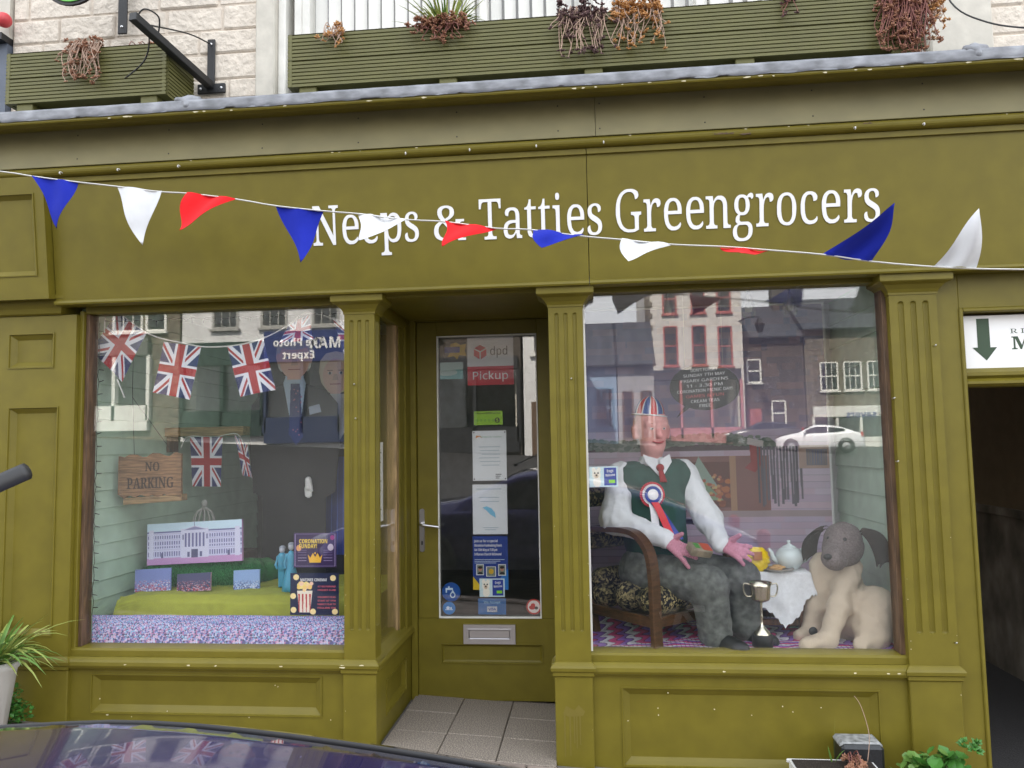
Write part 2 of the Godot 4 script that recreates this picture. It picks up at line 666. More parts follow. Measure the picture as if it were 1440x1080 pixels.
# lettering whose bounds are w wide (0: natural) with capitals h high, left edge and baseline at "at"
func text(p: Node, s: String, at: Vector3, h: float, m: Material, w := 0.0, serif := false, bold := false, depth := 0.0012, centre := false, turn := 0.0, tilt := 0.0) -> MeshInstance3D:
	var t := TextMesh.new()
	t.font = font(serif, bold)
	t.font_size = 48
	t.text = s
	t.pixel_size = h / (0.714 * 48.0)
	t.depth = depth
	t.curve_step = 1.5 if h > 0.08 else 4.0
	t.horizontal_alignment = HORIZONTAL_ALIGNMENT_LEFT
	var cap := TextMesh.new()
	cap.font = t.font
	cap.font_size = 48
	cap.text = "H"
	cap.pixel_size = t.pixel_size
	cap.horizontal_alignment = HORIZONTAL_ALIGNMENT_LEFT
	var base := cap.get_aabb().position.y
	var bb := t.get_aabb()
	var sc := w / bb.size.x if w > 0.0 else 1.0
	var o := part(p, "lettering", t, m)
	o.scale = Vector3(sc, 1, 1)
	var shift := Vector3(-bb.position.x * sc - (bb.size.x * sc / 2.0 if centre else 0.0), -base, 0)
	o.rotation = Vector3(tilt, 0, turn)
	o.position = at + Basis(Vector3.RIGHT, tilt) * Basis(Vector3.BACK, turn) * shift
	return o

class Pic:
	var im: Image
	var w: int
	var h: int
	func _init(w_: int, h_: int, c: Color) -> void:
		w = w_
		h = h_
		im = Image.create(w, h, false, Image.FORMAT_RGBA8)
		im.fill(c)
	func rect(x0: float, y0: float, x1: float, y1: float, c: Color) -> void:
		im.fill_rect(Rect2i(int(x0 * w), int(y0 * h), maxi(1, int(x1 * w) - int(x0 * w)), maxi(1, int(y1 * h) - int(y0 * h))), c)
	func ell(cx: float, cy: float, rx: float, ry: float, c: Color) -> void:
		for y in range(maxi(0, int((cy - ry) * h)), mini(h, int((cy + ry) * h) + 1)):
			for x in range(maxi(0, int((cx - rx) * w)), mini(w, int((cx + rx) * w) + 1)):
				if Vector2(((x + 0.5) / w - cx) / rx, ((y + 0.5) / h - cy) / ry).length_squared() <= 1.0:
					im.set_pixel(x, y, c)
	func shape(pts: Array, c: Color) -> void:
		var pv := PackedVector2Array()
		var lo := Vector2.INF
		var hi := -Vector2.INF
		for p in pts:
			var q := Vector2(p[0] * w, p[1] * h)
			pv.append(q)
			lo = lo.min(q)
			hi = hi.max(q)
		for y in range(maxi(0, int(lo.y)), mini(h, int(hi.y) + 1)):
			for x in range(maxi(0, int(lo.x)), mini(w, int(hi.x) + 1)):
				if Geometry2D.is_point_in_polygon(Vector2(x + 0.5, y + 0.5), pv):
					im.set_pixel(x, y, c)
	func line(x0: float, y0: float, x1: float, y1: float, t: float, c: Color) -> void:
		var d := Vector2(x1 - x0, y1 - y0)
		var nn := Vector2(-d.y, d.x).normalized() * t / 2.0
		shape([[x0 + nn.x, y0 + nn.y], [x1 + nn.x, y1 + nn.y], [x1 - nn.x, y1 - nn.y], [x0 - nn.x, y0 - nn.y]], c)
	func tex() -> ImageTexture:
		return ImageTexture.create_from_image(im)

func print_mat(p: Pic, rough := 0.5) -> StandardMaterial3D:
	var m := StandardMaterial3D.new()
	m.albedo_texture = p.tex()
	m.roughness = rough
	m.texture_repeat = false
	return m

func gy(x: float) -> float:
	return SLOPE * (x + 2.75)

# ---------------------------------------------------------------- ground
func build_ground() -> void:
	var pave := structure("pavement")
	pave.position = Vector3(-2.75, 0, 0)
	pave.rotation.z = atan(SLOPE)
	part(pave, "bedding", b3(-25, 25, -0.3, -0.02, 0.0, 2.0), M.mortar)
	part(pave, "doorway_bedding", b3(1.6, 2.6, -0.3, -0.021, -0.8, 0.0), M.mortar)
	var kinds := []
	for k in 4:
		kinds.append(b3(0, 0.595, -0.03, 0.0, 0, 0.595, 0.006))
	var x := -3.0
	while x < 8.5:
		for r in 3:
			var o := part(pave, "flagstone", kinds[rng.randi() % 4], M.flag, Vector3(x + 0.3 * (r % 2), rng.randf_range(-0.004, 0.002), 0.105 + r * 0.602))
			o.rotation.x = rng.randf_range(-0.003, 0.003)
		x += 0.602
	var tile := b3(0, 0.285, -0.03, 0.0, 0, 0.29, 0.004)
	for i in 3:
		for r in 3:
			part(pave, "doorway_tile", tile, M.tile, Vector3(1.69 + i * 0.2895, 0.001 + rng.randf_range(-0.002, 0.002), -0.775 + r * 0.2935))
	var kerb := b3(0, 0.895, -0.28, 0.0, 2.0, 2.14, 0.012)
	for i in 14:
		part(pave, "kerbstone", kerb, M.flag, Vector3(-4 + i * 0.9, 0.002, 0.004))
	var road := structure("road")
	part(road, "asphalt", sheet(func(u, v): return Vector3(lerpf(-60, 60, u), gy(lerpf(-60, 60, u)) - 0.13, lerpf(5.2, 2.1, v)), 4, 2), M.asphalt)
	var market := structure("market_place")
	part(market, "cobbles", sheet(func(u, v): return Vector3(lerpf(-90, 90, u), gy(lerpf(-90, 90, u)) - 0.134 + 0.055 * lerpf(110, 0.0, v), 5.0 + lerpf(110, 0.0, v)), 6, 6), M.setts)
	var alley := structure("alley_floor")
	part(alley, "paving", sheet(func(u, v): return Vector3(lerpf(1.7, 3.0, u), -0.262 - 0.05 * u, lerpf(0.0, -7.0, v)), 2, 2), M.asphalt)

# ---------------------------------------------------------------- shop
func fluted(w: float, y0: float, y1: float, zb: float, centres: Array, r: float, f0: float, f1: float, open_sides := 0) -> ArrayMesh:
	var xs := [0.0, w]
	for c in centres:
		for k in [-1.0, -0.95, -0.8, -0.5, 0.0, 0.5, 0.8, 0.95, 1.0]:
			xs.append(c + k * r)
	xs.sort()
	var ys := [y0, y1]
	for e in [f0, f1]:
		var s := 1.0 if e == f0 else -1.0
		for k in [0.0, 0.1, 0.35, 0.7, 1.0]:
			ys.append(e + s * k * r)
	ys.sort()
	var dep := func(px: float, py: float) -> float:
		for c in centres:
			var d := Vector2(px - c, py - clampf(py, f0 + r, f1 - r)).length()
			if d < r:
				return -sqrt(r * r - d * d) * 0.8
		return 0.0
	var st := begin()
	for j in ys.size() - 1:
		for i in xs.size() - 1:
			if xs[i + 1] - xs[i] < 1e-5 or ys[j + 1] - ys[j] < 1e-5:
				continue
			var q := []
			for e in [[0, 0], [1, 0], [1, 1], [0, 1]]:
				var px: float = xs[i + e[0]]
				var py: float = ys[j + e[1]]
				q.append(Vector3(px, py, dep.call(px, py)))
			poly(st, q, Vector3(0, 0, 1))
	for e in [[0.0, -1.0], [w, 1.0]]:
		if open_sides == 2 or (open_sides == 1 and e[1] > 0.0):
			continue
		poly(st, [Vector3(e[0], y0, zb), Vector3(e[0], y1, zb), Vector3(e[0], y1, 0), Vector3(e[0], y0, 0)], Vector3(e[1], 0, 0))
	return finish(st)

# stacked rectangles: profile of (outset, height)
func flare(x0: float, x1: float, zb: float, zf: float, prof: Array) -> ArrayMesh:
	var st := begin()
	for i in prof.size() - 1:
		var a: Vector2 = prof[i]
		var b: Vector2 = prof[i + 1]
		var up := a.x - b.x
		var pa := [Vector3(x0 - a.x, a.y, zb), Vector3(x0 - a.x, a.y, zf + a.x), Vector3(x1 + a.x, a.y, zf + a.x), Vector3(x1 + a.x, a.y, zb)]
		var pb := [Vector3(x0 - b.x, b.y, zb), Vector3(x0 - b.x, b.y, zf + b.x), Vector3(x1 + b.x, b.y, zf + b.x), Vector3(x1 + b.x, b.y, zb)]
		var dirs := [Vector3(-1, 0, 0), Vector3(0, 0, 1), Vector3(1, 0, 0)]
		for k in 3:
			poly(st, [pa[k], pa[k + 1], pb[k + 1], pb[k]], dirs[k] * absf(b.y - a.y) + Vector3(0, up, 0))
	for e in [[prof[0], -1.0], [prof[-1], 1.0]]:
		var a: Vector2 = e[0]
		poly(st, [Vector3(x0 - a.x, a.y, zb), Vector3(x0 - a.x, a.y, zf + a.x), Vector3(x1 + a.x, a.y, zf + a.x), Vector3(x1 + a.x, a.y, zb)], Vector3(0, e[1], 0))
	return finish(st)

const CAPITAL := [Vector2(0.0, 2.045), Vector2(0.004, 2.045), Vector2(0.004, 2.055), Vector2(0.012, 2.07), Vector2(0.03, 2.09), Vector2(0.05, 2.1), Vector2(0.056, 2.105), Vector2(0.056, 2.138)]
const DADO := [Vector2(0.004, 0.245), Vector2(0.012, 0.252), Vector2(0.012, 0.268), Vector2(0.02, 0.275), Vector2(0.022, 0.29), Vector2(0.016, 0.3), Vector2(0.006, 0.31), Vector2(0.0, 0.315)]

func chip(p: Node, at: Vector3, s: float, long := 1.0) -> void:
	var pts := []
	for k in 7:
		var a := TAU * k / 7.0
		var r := s * rng.randf_range(0.45, 1.0)
		pts.append(Vector2(cos(a) * r * long, sin(a) * r))
	part(p, "paint_chip", slab(pts, -0.002, 0.0008), M.chip, at)

func pane(p: Node, x0: float, x1: float, y0: float, y1: float, z: float) -> void:
	part(p, "pane", b3(x0, x1, y0, y1, z - 0.005, z), M.glass)
	part(p, "pane", b3(x0, x1, y0, y1, z - 0.023, z - 0.018), M.glass)

func build_shop() -> void:
	var s := thing("shop_building", "olive green greengrocers shopfront with two display windows and cream stone upper storey", "building")
	# fluted pilasters
	for d in [[-1.245, -1.086], [-0.196, -0.024], [1.438, 1.656]]:
		var w: float = d[1] - d[0]
		var r := 0.0105 if w < 0.2 else 0.014
		var p := part(s, "pilaster", fluted(w, 0.31, 2.05, -0.09, [w * 0.24, w * 0.5, w * 0.76], r, 0.455, 2.015, 1 if d[0] < -1.0 else 0), M.olive, Vector3(d[0], 0, 0.04))
		part(p, "capital", flare(0, w, -0.13, 0.0, CAPITAL), M.olive)
		part(p, "plinth", b3(-0.006, w + 0.004, -0.6, 0.248, -0.09, 0.004, 0.004), M.olive)
		part(p, "dado_cap", flare(-0.002, w, -0.13, 0.002, DADO), M.olive)
	# end pier with panels
	var pier := part(s, "end_pier", panelled(-3.6, -2.712, 0.31, 2.097, -0.085, 0.04, [Rect2(-3.087, 0.416, 0.287, 1.193), Rect2(-3.097, 1.815, 0.263, 0.189)], 0.024, 0.034), M.olive)
	part(pier, "plinth", b3(-3.6, -2.706, -0.5, 0.248, -0.085, 0.045, 0.004), M.olive)
	part(pier, "dado_cap", flare(-3.6, -2.712, -0.1, 0.042, DADO), M.olive)
	part(pier, "capital", flare(-3.6, -2.80, -0.1, 0.05, [Vector2(0, 2.098), Vector2(0.012, 2.105), Vector2(0.02, 2.13), Vector2(0.035, 2.16), Vector2(0.035, 2.172), Vector2(0.05, 2.176), Vector2(0.05, 2.2)]), M.olive)
	var corbel := part(s, "corbel", panelled(-3.6, -2.795, 0.005, 0.64, -0.2, 0.03, [Rect2(-3.25, 0.125, 0.4, 0.43)], 0.022, 0.03), M.olive, Vector3(0, 2.165, 0.115))
	corbel.rotation.x = 0.12
	part(s, "jamb_strip", b3(-2.714, -2.692, 0.31, 2.12, -0.09, 0.012, 0.003), M.olive)
	# stall risers, sills and window bottom rails
	for d in [[-2.712, -1.245, Rect2(-2.594, 0.027, 1.228, 0.199)], [-0.024, 1.438, Rect2(0.115, -0.175, 1.19, 0.37)]]:
		var riser := part(s, "stall_riser", panelled(d[0], d[1], -0.6, 0.248, -0.09, 0.018, [d[2]], 0.022, 0.04), M.olive)
		part(riser, "sill", moulding([Vector2(-0.09, 0.246), Vector2(0.03, 0.246), Vector2(0.034, 0.256), Vector2(0.05, 0.262), Vector2(0.056, 0.275), Vector2(0.054, 0.292), Vector2(0.044, 0.302), Vector2(0.03, 0.312), Vector2(-0.09, 0.316)], d[0], d[1]), M.olive)
		part(riser, "bottom_rail", moulding([Vector2(-0.09, 0.316), Vector2(0.018, 0.313), Vector2(0.018, 0.342), Vector2(0.008, 0.352), Vector2(-0.09, 0.356)], d[0], d[1]), M.olive)
		for k in 9:
			chip(riser, Vector3(rng.randf_range(d[0] + 0.05, d[1] - 0.05), rng.randf_range(0.0, 0.2), 0.018 if rng.randf() < 0.0 else 0.0185), 0.0035)
		for k in 4:
			chip(riser, Vector3(rng.randf_range(d[0] + 0.05, d[1] - 0.05), 0.282, 0.0562), 0.004, 2.5)
	for d in [[-1.25, 0.285, 0.0625, 0.01], [-1.15, 0.29, 0.0625, 0.008], [-2.5, 0.02, 0.02, 0.004]]:
		chip(s, Vector3(d[0], d[1], d[2]), d[3], 2.2)
	# old drips of darker paint on the plinth beside the door
	for k in 5:
		var x := -0.155 + k * 0.019 + rng.randf_range(-0.006, 0.006)
		var l := rng.randf_range(0.1, 0.24)
		part(s, "paint_run", slab([Vector2(x - 0.004, 0.08), Vector2(x + 0.004, 0.085), Vector2(x + 0.0025, 0.08 - l), Vector2(x - 0.0025, 0.08 - l)], 0.0438, 0.0452), M.drip)
	part(s, "paint_run", slab([Vector2(-0.165, 0.075), Vector2(-0.14, 0.06), Vector2(-0.07, 0.065), Vector2(-0.06, 0.085), Vector2(-0.09, 0.115), Vector2(-0.11, 0.09), Vector2(-0.15, 0.11)], 0.0438, 0.0448), M.drip)
	for k in 26:
		chip(s, Vector3(rng.randf_range(-2.6, 2.0), 3.013 + rng.randf_range(-0.002, 0.004), 0.3722), rng.randf_range(0.003, 0.005), rng.randf_range(2.0, 6.0))
	for k in 10:
		chip(s, Vector3(rng.randf_range(-2.6, 2.0), 2.834, 0.2165), rng.randf_range(0.002, 0.004), 2.5)
	for d in [[-1.24, 0.042], [-1.09, 0.042], [-0.19, 0.042], [-0.03, 0.042], [1.445, 0.042], [1.65, 0.042]]:
		for k in 4:
			chip(s, Vector3(d[0] + rng.randf_range(0.0, 0.004), rng.randf_range(0.0, 1.2), d[1] + 0.0022), rng.randf_range(0.0015, 0.003), 0.7)
	for d in [[0.62, 2.815, 0.09], [0.74, 2.808, 0.05], [1.3, 2.826, 0.04]]:
		var crack := []
		for k in 9:
			crack.append(Vector2(d[0] + d[2] * k / 8.0, d[1] + rng.randf_range(0.0, 0.006)))
		for k in 9:
			crack.append(Vector2(d[0] + d[2] * (8 - k) / 8.0, d[1] - rng.randf_range(0.0005, 0.004)))
		part(s, "paint_crack", slab(crack, 0.215, 0.2236), M.brown_wood)
	# big windows
	var win := part(s, "shop_window", b3(-2.692, -1.245, 2.105, 2.15, -0.09, 0.0, 0.003), M.olive)
	part(win, "jamb", b3(-2.692, -2.672, 0.352, 2.105, -0.088, -0.01, 0.002), M.brown_wood)
	part(win, "jamb", b3(-1.262, -1.2, 0.352, 2.105, -0.088, -0.01, 0.002), M.olive)
	pane(win, -2.674, -1.258, 0.35, 2.108, -0.04)
	win = part(s, "shop_window", b3(-0.024, 1.438, 2.118, 2.15, -0.09, 0.0, 0.003), M.olive)
	part(win, "jamb", b3(-0.03, -0.015, 0.352, 2.118, -0.088, -0.012, 0.002), M.white_paint)
	part(win, "jamb", b3(1.417, 1.445, 0.352, 2.118, -0.088, 0.0, 0.002), M.brown_wood)
	pane(win, -0.018, 1.42, 0.35, 2.12, -0.04)
	# fascia, roll, board, cornice, lead
	for d in [[-2.79, 0.012], [0.0155, 4.4]]:
		var fas := part(s, "fascia", moulding([Vector2(-0.09, 2.15), Vector2(0.095, 2.15), Vector2(0.175, 2.795), Vector2(-0.09, 2.795)], d[0], d[1]), M.olive)
		part(fas, "bead", moulding([Vector2(0.03, 2.138), Vector2(0.112, 2.138), Vector2(0.116, 2.146), Vector2(0.112, 2.158), Vector2(0.098, 2.164), Vector2(0.03, 2.151)], d[0], d[1]), M.olive)
		part(fas, "top_strip", moulding([Vector2(0.1, 2.768), Vector2(0.186, 2.768), Vector2(0.188, 2.794), Vector2(0.1, 2.796)], d[0], d[1]), M.olive)
	var roll := []
	for k in 9:
		var a := -PI / 2 + PI * k / 8.0
		roll.append(Vector2(0.195 + 0.028 * cos(a), 2.819 + 0.023 * sin(a)))
	roll.append(Vector2(0.1, 2.842))
	roll.append(Vector2(0.1, 2.796))
	part(s, "roll_moulding", moulding(roll, -3.6, 4.4), M.olive)
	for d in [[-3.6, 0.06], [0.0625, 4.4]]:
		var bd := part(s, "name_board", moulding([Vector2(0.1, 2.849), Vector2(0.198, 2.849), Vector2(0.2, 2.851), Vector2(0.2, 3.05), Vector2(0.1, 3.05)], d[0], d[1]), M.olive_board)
		var x: float = d[0] + 0.02 if d[0] > 0 else -2.62
		while x < minf(d[1], 2.0):
			for y in [2.885, 3.01]:
				part(bd, "screw", lathe([Vector2(0, 0.0022), Vector2(0.0035, 0.001), Vector2(0.0045, -0.002)], 7), M.black, Vector3(x, y, 0.2)).rotation.x = PI / 2
			x += 0.5
	part(s, "cornice", moulding([Vector2(-0.12, 3.052), Vector2(0.2, 3.052), Vector2(0.206, 3.04), Vector2(0.222, 3.034), Vector2(0.25, 3.03), Vector2(0.285, 3.022), Vector2(0.31, 3.012), Vector2(0.33, 3.008), Vector2(0.368, 3.008), Vector2(0.372, 3.014), Vector2(0.372, 3.076), Vector2(-0.12, 3.126)], -3.6, 4.4), M.olive)
	var wob := FastNoiseLite.new()
	wob.frequency = 1.6
	part(s, "lead_flashing", sheet(func(u, v):
		var x := lerpf(-3.6, 4.4, u)
		var n := wob.get_noise_1d(x * 3.0) * 0.005 + wob.get_noise_2d(x * 9.0, v * 2.0) * 0.002
		if v < 0.15:
			return Vector3(x, 3.022 + n, 0.377 + n * 0.6)
		if v < 0.45:
			return Vector3(x, lerpf(3.022, 3.076, (v - 0.15) / 0.3) + n * (0.45 - v) * 2.0, 0.381 + n * 0.4)
		return Vector3(x, lerpf(3.079, 3.135, (v - 0.45) / 0.55) + n * 0.5, lerpf(0.379, -0.12, (v - 0.45) / 0.55)), 320, 16), M.lead)
	for x in [-1.93, 1.75]:
		part(s, "lead_clip", soft([[Vector3(x - 0.05, 3.08, 0.37), Vector3(x + 0.04, 3.085, 0.34), 0.014, 0.022], [Vector3(x, 3.1, 0.33), Vector3(x, 3.05, 0.372), 0.02, 0.016]], 0.03, 0.008, 0.004, 30.0), M.lead)
	# shop name
	text(s, "Neeps", Vector3(-1.375, 2.388, 0.1275), 0.195, M.letter, 0.545, true, false, 0.003, false, 0.0, 0.1234)
	text(s, "&", Vector3(-0.752, 2.384, 0.1275), 0.17, M.letter, 0.16, true, false, 0.003, false, 0.0, 0.1234)
	text(s, "Tatties", Vector3(-0.523, 2.381, 0.1275), 0.2, M.letter, 0.605, true, false, 0.003, false, 0.0, 0.1234)
	text(s, "Greengrocers", Vector3(0.15, 2.385, 0.1275), 0.205, M.letter, 1.235, true, false, 0.003, false, 0.0, 0.1234)
	# hooks
	for x in [-2.686, -2.371, -2.046, -0.87, -0.552, -0.226, 0.098, 1.259, 1.564]:
		part(s, "cup_hook", tube(curve([Vector3(x, 2.808, 0.215), Vector3(x, 2.806, 0.237), Vector3(x, 2.798, 0.241), Vector3(x, 2.796, 0.234)], 3), 0.003, -1, 5), M.white)
	for h in [Vector2(-1.19, 1.682), Vector2(-1.183, 1.508), Vector2(-0.089, 1.682), Vector2(1.432, 1.55), Vector2(1.432, 1.252), Vector2(1.632, 1.795), Vector2(1.643, 0.42)]:
		part(s, "cup_hook", tube([Vector3(h.x, h.y, 0.03), Vector3(h.x, h.y, 0.052), Vector3(h.x + 0.003, h.y + 0.005, 0.056)], 0.0035, -1, 6), M.steel)
	# door recess
	part(s, "recess_soffit", b3(-1.2, -0.1, 2.125, 2.2, -0.8, 0.03), M.olive)
	part(s, "recess_wall", b3(-0.197, -0.1, -0.6, 2.13, -0.86, -0.05), M.olive)
	var side := Node3D.new()
	side.name = "side_window"
	s.add_child(side, true)
	side.position = Vector3(-1.086, 0, 0.04)
	side.rotation.y = PI / 2
	part(side, "fluted_return", fluted(0.1, 0.31, 2.06, -0.05, [0.028, 0.05, 0.072], 0.008, 0.47, 2.015, 2), M.olive)
	part(side, "riser", panelled(0.003, 0.77, -0.6, 0.248, -0.06, 0.0, [Rect2(0.2, -0.02, 0.43, 0.18)], 0.02, 0.035), M.olive)
	part(side, "sill", moulding([Vector2(-0.09, 0.246), Vector2(0.006, 0.246), Vector2(0.016, 0.26), Vector2(0.022, 0.28), Vector2(0.016, 0.3), Vector2(0.004, 0.312), Vector2(-0.03, 0.36), Vector2(-0.09, 0.362)], 0.003, 0.77), M.olive)
	part(side, "frame_post", b3(0.1, 0.125, 0.31, 2.1, -0.06, -0.006, 0.002), M.olive)
	part(side, "frame_post", b3(0.49, 0.545, 0.34, 2.1, -0.07, -0.014, 0.002), M.raw_wood_v)
	part(side, "frame_post", b3(0.545, 0.645, 0.31, 2.1, -0.06, -0.008, 0.002), M.olive)
	part(side, "frame_post", b3(0.647, 0.77, 0.31, 2.1, -0.06, 0.004, 0.003), M.olive)
	part(side, "frame_rail", b3(0.1, 0.77, 2.06, 2.13, -0.06, -0.002, 0.002), M.olive)
	pane(side, 0.12, 0.5, 0.34, 2.07, -0.02)
	var door := part(s, "door", panelled(-1.045, -0.235, -0.125, 0.345, -0.79, -0.742, [Rect2(-0.912, 0.085, 0.604, 0.115)], 0.012, 0.018), M.olive)
	part(door, "stile", b3(-1.045, -0.922, 0.345, 2.12, -0.79, -0.742, 0.003), M.olive)
	part(door, "stile", b3(-0.311, -0.235, 0.345, 2.12, -0.79, -0.742, 0.003), M.olive)
	part(door, "top_rail", b3(-0.922, -0.311, 2.032, 2.12, -0.79, -0.742, 0.003), M.olive)
	for d in [[-0.922, -0.914, 0.345, 2.032], [-0.319, -0.311, 0.345, 2.032], [-0.914, -0.319, 0.345, 0.354], [-0.914, -0.319, 2.024, 2.032]]:
		part(door, "glazing_bead", b3(d[0], d[1], d[2], d[3], -0.765, -0.738, 0.002), M.white_paint)
	pane(door, -0.915, -0.318, 0.35, 2.028, -0.752)
	var plate := part(door, "handle_plate", slab(rounded(-1.034, -1.004, 0.735, 0.99, 0.013), -0.744, -0.734), M.steel)
	part(plate, "lever", tube(curve([Vector3(-1.019, 0.9, -0.735), Vector3(-1.019, 0.9, -0.7), Vector3(-1.005, 0.898, -0.688), Vector3(-0.96, 0.892, -0.688), Vector3(-0.902, 0.884, -0.69)], 5), 0.0095, 0.008, 10), M.steel)
	part(plate, "keyhole", slab(rounded(-1.0235, -1.0145, 0.775, 0.8, 0.0045), -0.735, -0.7325), M.black)
	var lp := part(door, "letter_plate", panelled(-0.775, -0.468, 0.2, 0.312, -0.744, -0.73, [Rect2(-0.75, 0.225, 0.257, 0.062)], 0.008, 0.006), M.steel)
	part(lp, "flap", b3(-0.741, -0.502, 0.233, 0.279, -0.739, -0.734, 0.003), M.steel)
	part(s, "door_frame", b3(-1.085, -1.047, -0.6, 2.13, -0.82, -0.715, 0.004), M.olive)
	part(s, "door_frame", b3(-0.233, -0.19, -0.6, 2.13, -0.82, -0.715, 0.004), M.olive)
	part(s, "door_frame", b3(-1.047, -0.233, 2.122, 2.16, -0.82, -0.71, 0.004), M.olive)
	# wall and doorway of the alley
	part(s, "alley_post", b3(1.652, 1.768, -0.6, 2.15, -0.12, 0.01, 0.004), M.olive)
	part(s, "alley_post_bead", b3(1.764, 1.782, -0.6, 1.975, -0.1, 0.02, 0.004), M.olive)
	part(s, "alley_header", b3(1.768, 3.2, 1.975, 2.15, -0.12, 0.006, 0.003), M.olive)
	part(s, "alley_header_bead", b3(1.782, 3.2, 1.957, 1.975, -0.1, 0.018, 0.004), M.olive)
	part(s, "alley_rail", moulding([Vector2(-0.12, 1.6), Vector2(-0.01, 1.6), Vector2(0.01, 1.612), Vector2(0.01, 1.624), Vector2(-0.02, 1.64), Vector2(-0.005, 1.652), Vector2(-0.005, 1.668), Vector2(-0.04, 1.69), Vector2(-0.12, 1.69)], 1.782, 3.2), M.olive)
	part(s, "alley_post", b3(2.95, 3.4, -0.6, 2.15, -0.12, 0.01, 0.004), M.olive)
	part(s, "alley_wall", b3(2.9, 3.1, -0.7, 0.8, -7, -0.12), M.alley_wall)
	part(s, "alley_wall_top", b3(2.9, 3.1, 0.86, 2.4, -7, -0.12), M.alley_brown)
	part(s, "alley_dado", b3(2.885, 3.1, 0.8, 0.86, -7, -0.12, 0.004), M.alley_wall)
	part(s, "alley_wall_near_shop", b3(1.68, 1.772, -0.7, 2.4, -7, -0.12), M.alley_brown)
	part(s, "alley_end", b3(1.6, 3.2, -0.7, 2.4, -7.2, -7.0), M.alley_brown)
	part(s, "added_sun_block", b3(-3.6, 4.4, -0.7, 7.6, -9.5, -7.21), M.surround)  # unseen mass added behind the yard to keep sun off the alley wall
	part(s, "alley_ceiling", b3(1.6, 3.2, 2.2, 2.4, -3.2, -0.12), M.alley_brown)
	# shop room
	part(s, "room_back_wall", b3(-3.6, 1.75, -0.6, 2.9, -5.7, -5.5), M.room_wall)
	part(s, "room_side_wall", b3(-3.7, -3.5, -0.6, 3.0, -5.6, -0.05), M.room_wall)
	part(s, "room_floor", b3(-3.6, 1.7, -0.6, -0.13, -5.6, -0.8), M.floor_wood)
	part(s, "room_ceiling", b3(-3.6, 1.75, 2.7, 2.9, -5.7, 0.0), M.room_wall)
	part(s, "alley_vault", b3(1.75, 4.4, 2.7, 2.9, -2.0, 0.0), M.room_wall)
	part(s, "display_ceiling", b3(-2.9, -1.09, 2.3, 2.4, -2.4, -0.06), M.ceiling)
	part(s, "display_ceiling", b3(-0.12, 1.62, 2.225, 2.3, -1.3, -0.06), M.ceiling)
	part(s, "display_floor", b3(-2.8, -1.15, 0.1, 0.345, -1.7, -0.09), M.floor_wood)
	part(s, "display_floor", b3(-0.12, 1.6, 0.1, 0.325, -1.3, -0.09), M.floor_wood)
	part(s, "partition", b3(-0.12, 1.7, -0.6, 2.7, -1.3, -1.2), M.ceiling)
	part(s, "partition", b3(-0.16, -0.11, -0.6, 2.7, -1.3, -0.09), M.ceiling)
	part(s, "partition", b3(1.56, 1.66, -0.6, 2.7, -1.3, -0.09), M.ceiling)
	for d in [[-2.74, 1.0, 0.1, 0.345, 21, 2.2], [1.525, -1.0, 0.146, 0.325, 14, 1.1]]:
		var cw := part(s, "clapboard_wall", b3((d[0] - 0.05 if d[1] > 0 else d[0] + 0.03), (d[0] - 0.03 if d[1] > 0 else d[0] + 0.05), -0.4, 2.7, -d[5] - 0.1, -0.09), M.mint)
		var hgt: float = d[2]
		var bm := b3(-0.008, 0.008, 0.0, hgt + 0.008, -d[5] - 0.1, -0.095, 0.002)
		for k in d[4]:
			part(cw, "board", bm, M.mint, Vector3(d[0] - d[1] * 0.008, d[3] + k * hgt, 0)).rotation.z = d[1] * 0.1
	# upper storey: painted stones, window with blinds
	for d in [[-3.28, -1.79, -1], [2.06, 4.4, 1]]:
		var uw := part(s, "upper_wall", b3(d[0], d[1], 2.95, 6.2, -0.6, -0.14), M.cream_joint)
		var y := 3.02
		while y < 4.4:
			var rh := rng.randf_range(0.115, 0.165)
			var x: float = d[0] - rng.randf_range(0.0, 0.2)
			while x < minf(d[1], 3.4):
				var l := rng.randf_range(0.2, 0.42)
				var xa := maxf(x, d[0]) + 0.004
				var xb: float = minf(x + l, d[1]) - 0.004
				if xb - xa > 0.03:
					var bulge := rng.randf_range(-0.004, 0.006)
					part(uw, "stone", b3(xa, xb, y + 0.003, y + rh - 0.003, -0.2, -0.132 + bulge, 0.009), M.cream_stone)
				x += l
			y += rh
	part(s, "upper_wall_base", b3(-1.79, 2.06, 2.95, 3.2, -0.6, -0.15), M.surround)
	part(s, "upper_wall_head", b3(-1.79, 2.06, 4.9, 6.2, -0.6, -0.15), M.surround)
	for d in [[-1.792, -1.682], [1.76, 2.062]]:
		part(s, "window_surround", b3(d[0], d[1], 3.05, 4.95, -0.3, -0.085, 0.008), M.surround)
	part(s, "eaves", b3(-3.6, 4.4, 6.2, 6.4, -0.8, 0.25), M.surround)
	part(s, "roof", moulding([Vector2(0.3, 6.4), Vector2(-2.9, 8.4), Vector2(-5.8, 6.4)], -3.6, 1.75), M.lead)
	part(s, "roof", moulding([Vector2(0.3, 6.4), Vector2(-0.9, 7.4), Vector2(-2.0, 6.4)], 1.75, 4.4), M.lead)
	var uwin := part(s, "upper_window", b3(-1.682, 1.76, 3.2, 3.26, -0.3, -0.1, 0.006), M.white_paint)
	for x in [-1.682, -1.6, -1.555, -0.62, -0.55, 0.0, 0.07, 0.62, 0.69, 1.62, 1.7]:
		part(uwin, "frame", b3(x, x + 0.045, 3.26, 4.9, -0.26, -0.13 if absf(x) > 1.6 else -0.16, 0.006), M.white_paint)
	part(uwin, "pane", b3(-1.55, 1.62, 3.25, 4.9, -0.215, -0.21), M.glass)
